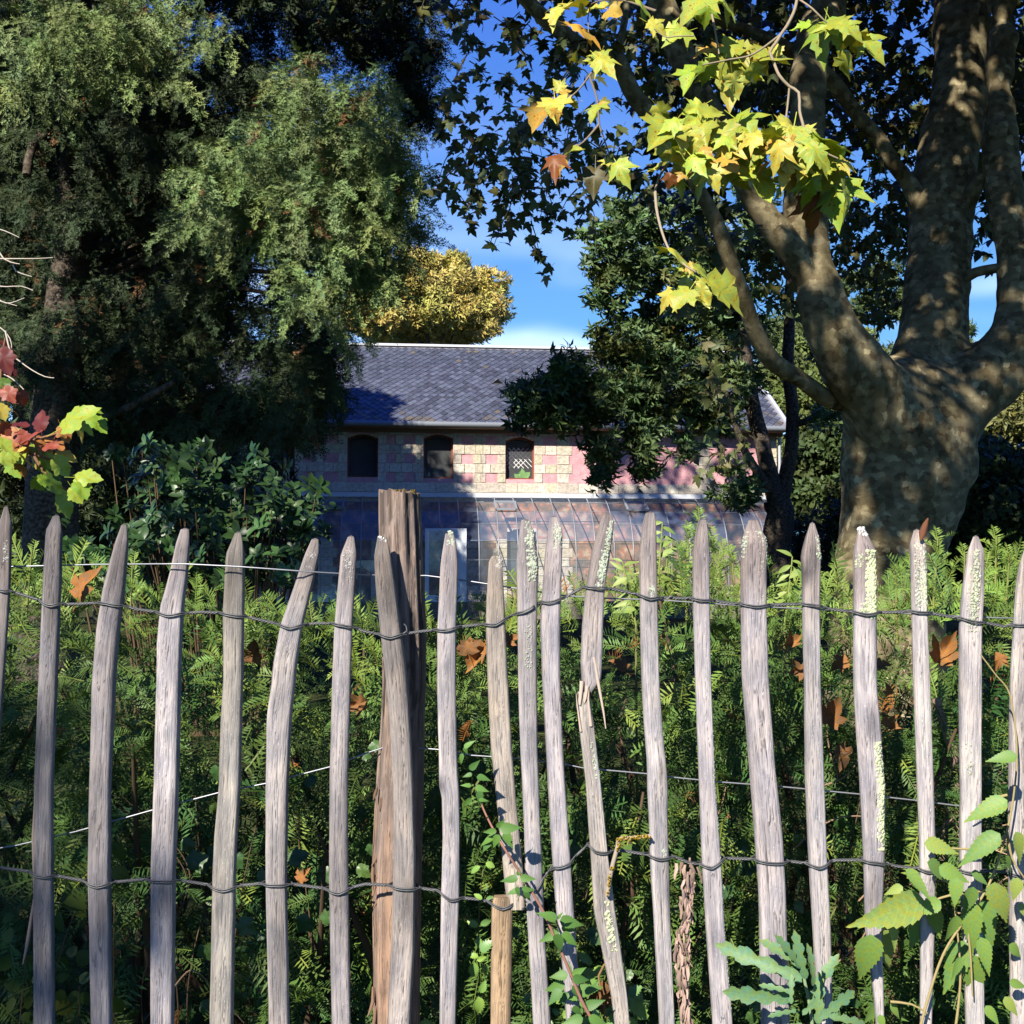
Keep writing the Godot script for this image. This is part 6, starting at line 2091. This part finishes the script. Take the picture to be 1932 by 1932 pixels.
func make_red_sapling() -> void:
	var b := at(-90, 1080, 2.6)
	var t := thing("red_sapling", "sapling with leaves turning from green to red at the left edge", "sapling", Vector3(b.x, 0, b.z))
	var q := func(x: float, y: float) -> Array: return [x * 0.34, 637.6 + y * 0.34]
	var cols := {"g": Color(0.24, 0.36, 0.045), "l": Color(0.35, 0.42, 0.07), "y": Color(0.55, 0.42, 0.10), "o": Color(0.50, 0.20, 0.08), "r": Color(0.34, 0.075, 0.055), "d": Color(0.16, 0.03, 0.035), "k": Color(0.09, 0.15, 0.03)}
	var ms := {}
	for c in cols:
		ms[c] = notched_leaf.mesh(mats["lobed_leaf"], cols[c])
	var list := [[345, 500, 500, 370, "l"], [480, 400, 565, 400, "g"], [500, 440, 585, 500, "g"], [420, 470, 480, 565, "y"], [340, 490, 380, 570, "o"], [330, 520, 280, 570, "r"], [230, 510, 212, 405, "d"], [210, 530, 110, 560, "r"], [60, 550, -10, 520, "o"], [120, 560, 60, 600, "r"], [250, 600, 310, 590, "r"], [150, 590, 60, 560, "y"], [310, 640, 420, 665, "y"], [300, 670, 395, 755, "l"], [190, 630, 215, 735, "y"], [110, 640, 160, 720, "y"], [70, 610, -20, 670, "l"], [60, 660, 90, 760, "g"], [30, 600, 30, 690, "g"], [230, 690, 260, 780, "g"], [190, 780, 230, 830, "l"], [250, 770, 340, 850, "k"], [420, 775, 545, 765, "l"], [430, 800, 480, 870, "g"], [400, 830, 440, 910, "l"], [330, 860, 410, 985, "l"], [100, 700, 140, 750, "o"], [20, 20, 55, 120, "d"], [0, 60, 45, 180, "d"], [10, 130, 75, 200, "d"], [20, 280, 85, 345, "r"], [110, 300, 150, 370, "d"], [30, 380, 115, 420, "o"], [-10, 370, 30, 440, "y"], [0, 230, 40, 270, "k"], [60, 480, 150, 470, "d"], [0, 480, 50, 530, "r"], [200, 560, 290, 620, "o"], [40, 520, 130, 640, "o"], [140, 640, 80, 720, "l"], [250, 640, 300, 720, "l"], [270, 560, 350, 600, "o"], [90, 570, 20, 590, "y"], [160, 600, 230, 650, "l"], [40, 640, 110, 690, "l"], [340, 690, 400, 700, "y"], [0, 640, 50, 700, "l"], [100, 520, 150, 590, "r"], [230, 620, 180, 680, "y"], [360, 900, 330, 960, "l"], [380, 460, 440, 400, "l"], [210, 780, 290, 800, "g"], [430, 470, 520, 520, "l"], [-20, 560, 60, 610, "l"]]
	for l in list:
		var a: Array = q.call(l[0], l[1])
		var e: Array = q.call(l[2], l[3])
		var d := 2.5 + r(-0.12, 0.1)
		var p := at(a[0], a[1], d)
		var f := at(e[0], e[1], d + r(-0.02, 0.03))
		f = p + (f - p) * 1.12
		var x := hand_leaf(p, f, Vector3(r(-0.7, 0.2), r(0.4, 1.2), r(0.3, 1.0)), r(0.8, 1.05))
		x.origin -= t.position
		part("leaf", ms[l[4]], t, x)
	for w in [[[-300, 900], [-60, 640], [60, 600], [210, 560], [340, 520], [400, 470], [500, 420]], [[60, 600], [180, 640], [310, 690], [400, 760], [470, 790]], [[180, 640], [230, 720], [300, 800], [380, 850]], [[-60, 640], [-20, 480], [0, 300], [10, 120], [30, 0]]]:
		var pl := []
		for e in w:
			pl.append(q.call(e[0], e[1]))
		stem(t, pl, 2.52, 0.004, 0.002, Color(0.2, 0.11, 0.07))
	# pale bare twigs against the dark
	for w in [[[-30, 180], [40, 210], [90, 245], [140, 295]], [[30, -40], [60, 80], [110, 130], [180, 180], [250, 215], [300, 222]], [[-30, -520], [20, -440], [60, -420], [110, -410]]]:
		var pl := []
		for e in w:
			pl.append(q.call(e[0], e[1]))
		stem(t, pl, 2.56, 0.0022, 0.0009, Color(0.5, 0.43, 0.36), "bare_twig")
	for w in [[[-20, 428], [10, 436], [36, 448]], [[-20, 488], [60, 488], [100, 486]], [[-20, 538], [12, 541], [40, 540], [62, 548]], [[-20, 552], [12, 572], [46, 562]], [[-30, 560], [0, 568], [32, 577]], [[-20, 604], [12, 628], [22, 650], [20, 668]], [[24, 500], [30, 512], [60, 522]]]:
		stem(t, w, 2.6, 0.0018, 0.0008, Color(0.5, 0.44, 0.38), "bare_twig")
	stem(t, [[-140, 2300], [-110, 1500], [-90, 1000], [-70, 700], [-60, 400]], 2.6, 0.012, 0.007, Color(0.16, 0.11, 0.08), "trunk")

func zoomed(ox: float, oy: float, list: Array) -> Array:
	var out := []
	for q in list:
		var e := [ox + q[0] * 0.34, oy + q[1] * 0.34, ox + q[2] * 0.34, oy + q[3] * 0.34]
		if q.size() > 4:
			e.append(q[4])
		out.append(e)
	return out

func make_near_plants() -> void:
	# the serrated sapling at the right
	var b := at(1780, 1080, 1.9)
	var t := thing("serrated_sapling", "young tree with bright toothed drooping leaves at the lower right", "sapling", Vector3(b.x, 0, b.z))
	var big := [[1380, 925, 1585, 985], [1800, 875, 1560, 1055], [1840, 690, 1595, 800], [1895, 445, 1720, 465], [1275, 1075, 1445, 1250], [1395, 1035, 1555, 1155], [1560, 1120, 1545, 1290], [1650, 1170, 1600, 1350], [1375, 1240, 985, 1415], [1085, 1435, 1030, 1720], [1140, 1410, 1215, 1650], [1190, 1340, 1240, 1540], [1375, 1285, 1305, 1540], [1430, 1275, 1460, 1480], [1600, 1470, 1495, 1780], [1560, 1330, 1510, 1490], [1630, 1250, 1665, 1570], [1690, 1240, 1770, 1550], [1770, 1145, 1830, 1400], [1625, 1545, 1700, 1830], [1690, 1450, 1755, 1680], [1885, 865, 1935, 1060], [1830, 1000, 1880, 1110], [1900, 1270, 1990, 1370], [1470, 1250, 1300, 1330], [1260, 1170, 1155, 1215], [1460, 1060, 1640, 1150], [1850, 1490, 1930, 1570], [1825, 1780, 1905, 1900], [1120, 1815, 1050, 1950], [1190, 1820, 1255, 1910], [1925, 1390, 1960, 1520], [1720, 1830, 1800, 1950], [1180, 1220, 1290, 1440], [1640, 1090, 1750, 1160], [1580, 1560, 1540, 1700], [1900, 1120, 1870, 1260], [1130, 1880, 1160, 1980], [1850, 1700, 1960, 1730]]
	put_leaves(t, blade_leaf, mats["veined_leaf"], [Color(0.21, 0.32, 0.09), Color(0.24, 0.36, 0.10), Color(0.17, 0.28, 0.085), Color(0.31, 0.38, 0.11)], zoomed(1275, 1275, big), 1.86, 1.02, 0.06)
	for w in [[[1730, 1960], [1780, 1800], [1860, 1680], [1898, 1575], [1915, 1480], [1918, 1400], [1905, 1310], [1880, 1275], [1850, 1235]], [[1860, 1680], [1790, 1690], [1740, 1705], [1690, 1700]], [[1820, 1720], [1830, 1790], [1835, 1880]], [[1900, 1570], [1910, 1620], [1935, 1660]], [[1740, 1705], [1700, 1730], [1660, 1760]], [[1898, 1575], [1860, 1600], [1790, 1600], [1745, 1592]], [[1900, 1500], [1880, 1505], [1830, 1535]], [[1800, 1960], [1812, 1840], [1800, 1700]], [[1680, 1890], [1720, 1895], [1750, 1912]]]:
		stem(t, w, 1.88, 0.0025, 0.0012, Color(0.30, 0.24, 0.11))
	# the blue-green lobed weed
	b = at(1520, 1080, 1.85)
	t = thing("lobed_weed", "blue green weed with jagged leaves at the foot of the fence", "weed", Vector3(b.x, 0, b.z))
	var jag := blade(26, func(x): return (0.03 + 0.085 * absf(sin(x * 12.0)) * (0.5 + 0.5 * x) + 0.025 * x) * smoothstep(1.02, 0.8, x) + 0.004, 0.25, 0.25, 0.05)
	var jl := [[700, 1680, 225, 1490], [740, 1820, 872, 1545], [800, 1900, 1005, 1735], [640, 1790, 285, 1775], [720, 1680, 665, 1445], [760, 1720, 770, 1510], [690, 1620, 590, 1450], [690, 1610, 495, 1455], [700, 1700, 545, 1620], [850, 1890, 1090, 1925], [680, 1860, 520, 1870], [790, 1930, 800, 1680], [650, 1760, 470, 1700], [700, 1930, 560, 1960], [760, 1960, 900, 1990], [640, 1820, 640, 1660], [700, 1880, 830, 1760]]
	put_leaves(t, jag, mats["veined_leaf"], [Color(0.16, 0.27, 0.15), Color(0.13, 0.235, 0.13), Color(0.19, 0.30, 0.16)], zoomed(1275, 1275, jl), 1.80, 1.0, 0.05)
	stem(t, [[1540, 2100], [1532, 1930], [1518, 1850], [1510, 1810]], 1.84, 0.004, 0.0025, Color(0.2, 0.28, 0.15))
	# the nettle that climbs through the gap
	b = at(1060, 1080, 1.88)
	t = thing("nettle", "nettle leaning out through the gap by the sawn stub", "nettle", Vector3(b.x, 0, b.z))
	stem(t, [[1150, 2000], [1120, 1931], [1097, 1887], [1080, 1846], [1066, 1812], [1042, 1758], [1022, 1714], [978, 1642], [944, 1588], [915, 1533, 0.08], [895, 1480, 0.14]], 1.86, 0.003, 0.0015, Color(0.26, 0.13, 0.10))
	var nl := [[730, 520, 790, 470], [745, 545, 690, 560], [770, 560, 850, 575], [740, 610, 680, 605], [760, 620, 840, 640], [740, 680, 690, 730], [780, 690, 840, 690], [780, 640, 800, 720], [700, 400, 760, 355], [690, 430, 680, 495], [700, 395, 720, 440], [880, 860, 800, 870], [900, 850, 1020, 840], [890, 880, 860, 960], [920, 870, 980, 960], [870, 890, 780, 940], [880, 840, 930, 800], [850, 900, 800, 980], [1000, 1125, 895, 1135], [1010, 1120, 1100, 1130], [1000, 1110, 1005, 1060], [1000, 1190, 935, 1210], [1020, 1185, 1100, 1185], [1040, 1190, 1065, 1260], [990, 1170, 1010, 1230], [1215, 1350, 1105, 1310], [1230, 1360, 1370, 1380], [1220, 1350, 1245, 1310], [1230, 1420, 1110, 1480], [1240, 1430, 1340, 1500], [1225, 1430, 1225, 1550], [1240, 1400, 1330, 1410], [1275, 1660, 1170, 1670], [1290, 1650, 1280, 1590], [1260, 1710, 1140, 1750], [1300, 1680, 1400, 1690], [1300, 1720, 1360, 1800], [1320, 1760, 1470, 1720], [1250, 1690, 1230, 1620], [1330, 1800, 1260, 1780], [1340, 1810, 1420, 1850], [1360, 1850, 1290, 1890], [1370, 1840, 1480, 1800], [1390, 1900, 1500, 1930], [1360, 1900, 1240, 1930], [1240, 1740, 1160, 1830], [1300, 1660, 1380, 1620], [1400, 1760, 1450, 1690], [1280, 1760, 1220, 1820], [1310, 1830, 1350, 1900]]
	put_leaves(t, blade_leaf, mats["veined_leaf"], [Color(0.11, 0.22, 0.06), Color(0.14, 0.27, 0.07), Color(0.09, 0.19, 0.055)], zoomed(637.6, 1275, nl), 1.86, 1.1, 0.03)
	# holly seedlings
	b = at(1080, 1080, 1.95)
	t = thing("holly", "holly seedlings with spiny glossy leaves at the bottom of the fence", "shrub", Vector3(b.x, 0, b.z))
	var hl := [[800, 1510, 770, 1450], [790, 1530, 850, 1470], [780, 1560, 720, 1545], [770, 1580, 820, 1560], [760, 1590, 745, 1680], [800, 1600, 830, 1660], [790, 1760, 820, 1700], [780, 1780, 790, 1880], [1400, 1610, 1370, 1550], [1420, 1620, 1490, 1650], [1480, 1590, 1550, 1480], [1500, 1580, 1610, 1620], [1610, 1780, 1680, 1720], [1600, 1790, 1730, 1900], [1590, 1750, 1550, 1790], [1230, 1880, 1190, 1850], [1250, 1900, 1300, 1840], [1260, 1940, 1200, 1950], [1330, 1880, 1290, 1940], [1480, 1880, 1540, 1850], [1500, 1900, 1600, 1890], [1520, 1940, 1560, 1990], [1440, 1900, 1420, 1840], [430, 1960, 380, 1890], [440, 1960, 540, 1920], [780, 1390, 720, 1360], [790, 1380, 850, 1360], [800, 1240, 760, 1210], [820, 1250, 870, 1230], [790, 1060, 730, 1090], [820, 1040, 870, 1060], [1190, 1960, 1150, 1900], [1040, 1820, 1060, 1760], [1350, 1660, 1440, 1640], [1370, 1680, 1450, 1730], [1400, 1590, 1340, 1540], [1180, 1850, 1120, 1830], [1210, 1820, 1260, 1760], [1560, 1690, 1500, 1640], [1620, 1800, 1560, 1870], [1450, 1980, 1520, 1930], [1330, 1950, 1400, 1900], [1590, 1900, 1680, 1960], [1640, 1740, 1700, 1800]]
	put_leaves(t, spiny_leaf, mats["gloss_leaf"], [Color(0.11, 0.21, 0.06), Color(0.15, 0.27, 0.06), Color(0.20, 0.32, 0.06)], zoomed(637.6, 1275, hl), 1.96, 1.1, 0.06)
	stem(t, [[900, 2050], [905, 1880], [903, 1800], [905, 1700], [912, 1640]], 1.98, 0.002, 0.001, Color(0.12, 0.13, 0.05))
	stem(t, [[1150, 2050], [1140, 1900], [1130, 1840], [1150, 1810]], 1.94, 0.003, 0.002, Color(0.2, 0.13, 0.06))
	stem(t, [[1185, 2050], [1182, 1900], [1175, 1800], [1150, 1790]], 1.95, 0.002, 0.001, Color(0.16, 0.13, 0.06))
	# the round-leaved seedlings in the left corner
	b = at(120, 1080, 2.12)
	t = thing("round_leaved_seedlings", "clump of seedlings with round toothed leaves in the lower left corner", "seedlings", Vector3(b.x, 0, b.z))
	var rl := [[640, 920, 680, 1030], [640, 1060, 690, 1170], [350, 1200, 480, 1290], [340, 1420, 320, 1320], [320, 1560, 370, 1640], [480, 1520, 440, 1620], [130, 1560, 200, 1620], [60, 1560, -10, 1640], [30, 1690, 110, 1750], [180, 1740, 130, 1850], [220, 1660, 170, 1700], [320, 1690, 380, 1660], [330, 1740, 340, 1810], [400, 1750, 430, 1830], [300, 1800, 420, 1870], [440, 1700, 500, 1650], [450, 1760, 520, 1830], [620, 1780, 665, 1880], [600, 1740, 650, 1690], [120, 1880, 190, 1920], [90, 1800, 20, 1870], [350, 1900, 440, 1940], [200, 1900, 250, 1980], [30, 1480, 60, 1400], [420, 1280, 470, 1340], [240, 1500, 300, 1440], [70, 1330, 10, 1360], [380, 1560, 420, 1500], [610, 1640, 560, 1580], [560, 1860, 520, 1940]]
	put_leaves(t, round_leaf, mats["veined_leaf"], [Color(0.075, 0.115, 0.025), Color(0.11, 0.15, 0.03), Color(0.06, 0.10, 0.025), Color(0.15, 0.17, 0.035)], zoomed(0, 1275, rl), 2.08, 1.0, 0.07)
	for w in [[[80, 2050], [90, 1900], [120, 1780], [150, 1700]], [[150, 2050], [150, 1920], [150, 1860]], [[30, 2050], [40, 1900], [50, 1800]], [[210, 2050], [214, 1900], [216, 1700], [222, 1620]]]:
		stem(t, w, 2.1, 0.002, 0.001, Color(0.12, 0.09, 0.05))
	# ivy trailing low through the hedge
	b = at(700, 1080, 2.1)
	t = thing("ivy", "dark ivy trailing low through the hedge behind the palings", "ivy", Vector3(b.x, 0, b.z))
	var il := []
	for k in 120:
		var px := r(250, 1900)
		var py := r(1560, 1940) if k % 3 else r(1400, 1940)
		var a := r(-0.6, 3.7)
		var l := r(18, 40)
		il.append([px, py, px + cos(a) * l, py + sin(a) * l])
	put_leaves(t, notched_leaf, mats["gloss_leaf"], [Color(0.035, 0.075, 0.022), Color(0.05, 0.10, 0.028), Color(0.07, 0.12, 0.03)], il, 2.13, 0.95, 0.05)
	for k in 16:
		var px := r(280, 1850)
		stem(t, [[px, 2050], [px + r(-30, 30), 1850], [px + r(-70, 70), 1650], [px + r(-110, 110), 1500]], 2.16, 0.0018, 0.001, Color(0.10, 0.07, 0.045))
	# pale lance-leaved shoots above the hedge
	var spots := [["pale_shoot", [1248, 1010], "pale lance leaved shoot behind the tip of the middle palings", [[1240, 1130], [1246, 1040], [1250, 985]]], ["pale_shoot", [1494, 1070], "pale lance leaved shoot between the broad paling and the next", [[1480, 1180], [1490, 1100], [1495, 1050]]], ["pale_shoot", [1180, 1090], "pale lance leaved shoot beside the leaning broken paling", [[1200, 1180], [1185, 1110], [1175, 1060]]]]
	for k in 3:
		var q: Array = spots[k]
		b = at(q[1][0], 1080, 2.3)
		t = thing(q[0], q[2], "plant", Vector3(b.x, 0, b.z), "pale shoots above the hedge")
		stem(t, q[3], 2.3, 0.0025, 0.0015, Color(0.2, 0.24, 0.07))
		stem(t, [[q[3][0][0] + 6, 2300], [q[3][0][0], q[3][0][1]]], 2.3, 0.004, 0.0025, Color(0.15, 0.15, 0.06))
		var ll := []
		for j in 13:
			var f := j / 12.0
			var px := lerpf(q[3][0][0], q[3][2][0], f)
			var py := lerpf(q[3][0][1] - 30, q[3][2][1], f)
			var s := -1.0 if j % 2 == 0 else 1.0
			var l := lerpf(46, 28, f) * r(0.8, 1.2)
			var a := r(-0.5, 0.7)
			ll.append([px, py, px + s * l * cos(a), py - l * sin(a)])
		put_leaves(t, lance_leaf, mats["veined_leaf"], [Color(0.30, 0.38, 0.14), Color(0.25, 0.33, 0.10), Color(0.36, 0.42, 0.17)], ll, 2.3, 1.1, 0.02)

func make_dry_twigs() -> void:
	var b := at(1860, 1080, 2.15)
	var t := thing("dry_twigs", "tangle of thin dry tan twigs in the hedge at the right edge", "twigs", Vector3(b.x, 0, b.z))
	for k in 60:
		var p := Vector2(r(1690, 1940), r(1470, 1720))
		var a := r(-1.2, 1.0)
		var l := r(50, 150)
		var q := p + Vector2(cos(a), -sin(a)) * l
		var m := p.lerp(q, 0.5) + Vector2(r(-14, 14), r(-14, 14))
		stem(t, [[p.x, p.y, r(-0.03, 0.06)], [m.x, m.y, r(-0.03, 0.06)], [q.x, q.y, r(-0.03, 0.06)]], 2.12, r(0.0008, 0.002), 0.0006, Color(0.36, 0.25, 0.16) * r(0.6, 1.25), "twig")
	for q in [[[1570, 1355], [1560, 1370], [1566, 1420], [1580, 1470], [1556, 1480]], [[1655, 1375], [1640, 1400], [1600, 1460], [1555, 1482]], [[1500, 1600], [1545, 1560], [1600, 1540], [1670, 1545]], [[1356, 1536], [1364, 1510], [1372, 1472]], [[1620, 1700], [1680, 1640], [1740, 1600]], [[1560, 1830], [1620, 1780], [1660, 1700]], [[430, 1830], [470, 1850], [520, 1900], [560, 1960]], [[330, 1860], [360, 1830], [390, 1850], [460, 1930]]]:
		stem(t, q, 2.13, 0.0018, 0.001, Color(0.26, 0.17, 0.11), "twig")

func make_dead_leaves() -> void:
	var list := [
		[158, 1097, 66, 2.12, 75, "large two pointed brown leaf caught on the hedge beside the second paling"],
		[485, 1225, 50, 2.14, 80, "dull brown leaf caught between the fifth and sixth palings"],
		[880, 1212, 46, 2.12, 100, "narrow rust leaf standing upright right of the old post"],
		[905, 1242, 62, 2.14, 250, "broad grey brown leaf lying below the rust one by the short paling"],
		[966, 1204, 30, 2.12, 40, "small orange leaf between the short paling and the next"],
		[672, 1330, 40, 2.16, 200, "shaded brown leaf left of the old post at mid height"],
		[112, 1384, 22, 2.12, 300, "small orange leaf low beside the second paling"],
		[221, 1800, 24, 2.16, 20, "small orange leaf near the bottom beside the third paling"],
		[571, 1650, 28, 2.16, 60, "small dull leaf right of the bent paling above the lower wire"],
		[1150, 1866, 44, 1.93, 70, "bright rust leaf among the holly at the bottom"],
		[1126, 1880, 54, 1.96, 200, "dark brown leaf behind the rust one among the holly"],
		[1500, 1212, 28, 2.1, 30, "small rust leaf high between the broad paling and its right neighbour"],
		[1580, 1254, 42, 2.1, 200, "rust leaf lying flat below the wire right of the knotted paling"],
		[1503, 1268, 36, 2.1, 190, "brown leaf tucked low beside the broad paling"],
		[1668, 1253, 30, 2.1, 30, "small rust leaf right of the yellow lichened paling"],
		[1785, 1226, 62, 2.08, 60, "large rust leaf lying on the hedge near the right edge"],
		[1884, 1250, 34, 2.1, 250, "brown leaf between the last two palings at the right"],
		[1577, 1342, 60, 2.04, 60, "curled orange leaf hanging by its stalk in the gap"],
		[1592, 1437, 58, 2.06, 310, "rolled orange leaf hanging below the curled one"],
		[1675, 1373, 34, 2.1, 330, "orange leaf beside the yellow lichened paling at mid height"],
		[1677, 1300, 20, 2.1, 100, "tiny orange leaf right of the dark streaked paling"],
		[1372, 1538, 18, 2.15, 60, "tiny orange leaf right of the lichened slim paling low down"],
		[1165, 1250, 40, 2.2, 130, "faded brown leaf in the hedge right of the broken paling"],
		[690, 1548, 18, 2.2, 60, "tiny orange leaf in the dark left of the old post"],
		[830, 1528, 20, 2.2, 60, "tiny orange leaf in the dark right of the old post"]]
	var cols := [Color(0.33, 0.145, 0.065), Color(0.28, 0.13, 0.07), Color(0.24, 0.12, 0.07), Color(0.37, 0.17, 0.075)]
	var sh := []
	var half := [[0.0, 0.03], [0.13, -0.05], [0.28, 0.0], [0.46, 0.05], [0.38, 0.14], [0.36, 0.22], [0.5, 0.3], [0.63, 0.53], [0.47, 0.52], [0.25, 0.46], [0.28, 0.6], [0.17, 0.78], [0.08, 0.86], [0.0, 1.02]]
	for k in 4:
		sh.append(lobed(half, Vector2(0, 0.32), 0.55, 0.45 + 0.2 * k, [0.6, -0.5, 0.9, -0.7][k], 0.1).mesh(mats["dead_leaf"], cols[k]))
	for k in list.size():
		var q: Array = list[k]
		var a := deg_to_rad(q[4])
		var h: float = q[2] * 0.5
		var p := at(q[0] - cos(a) * h, q[1] + sin(a) * h, q[3])
		var e := at(q[0] + cos(a) * h, q[1] - sin(a) * h, q[3] + r(-0.01, 0.01))
		var o := part("dead_leaf", sh[k % 4], self, hand_leaf(p, e, Vector3(r(-0.5, 0.5), r(0.2, 0.8), 1.0), r(0.8, 1.0)))
		tag(o, q[5], "leaf", "dead leaves caught in the hedge")
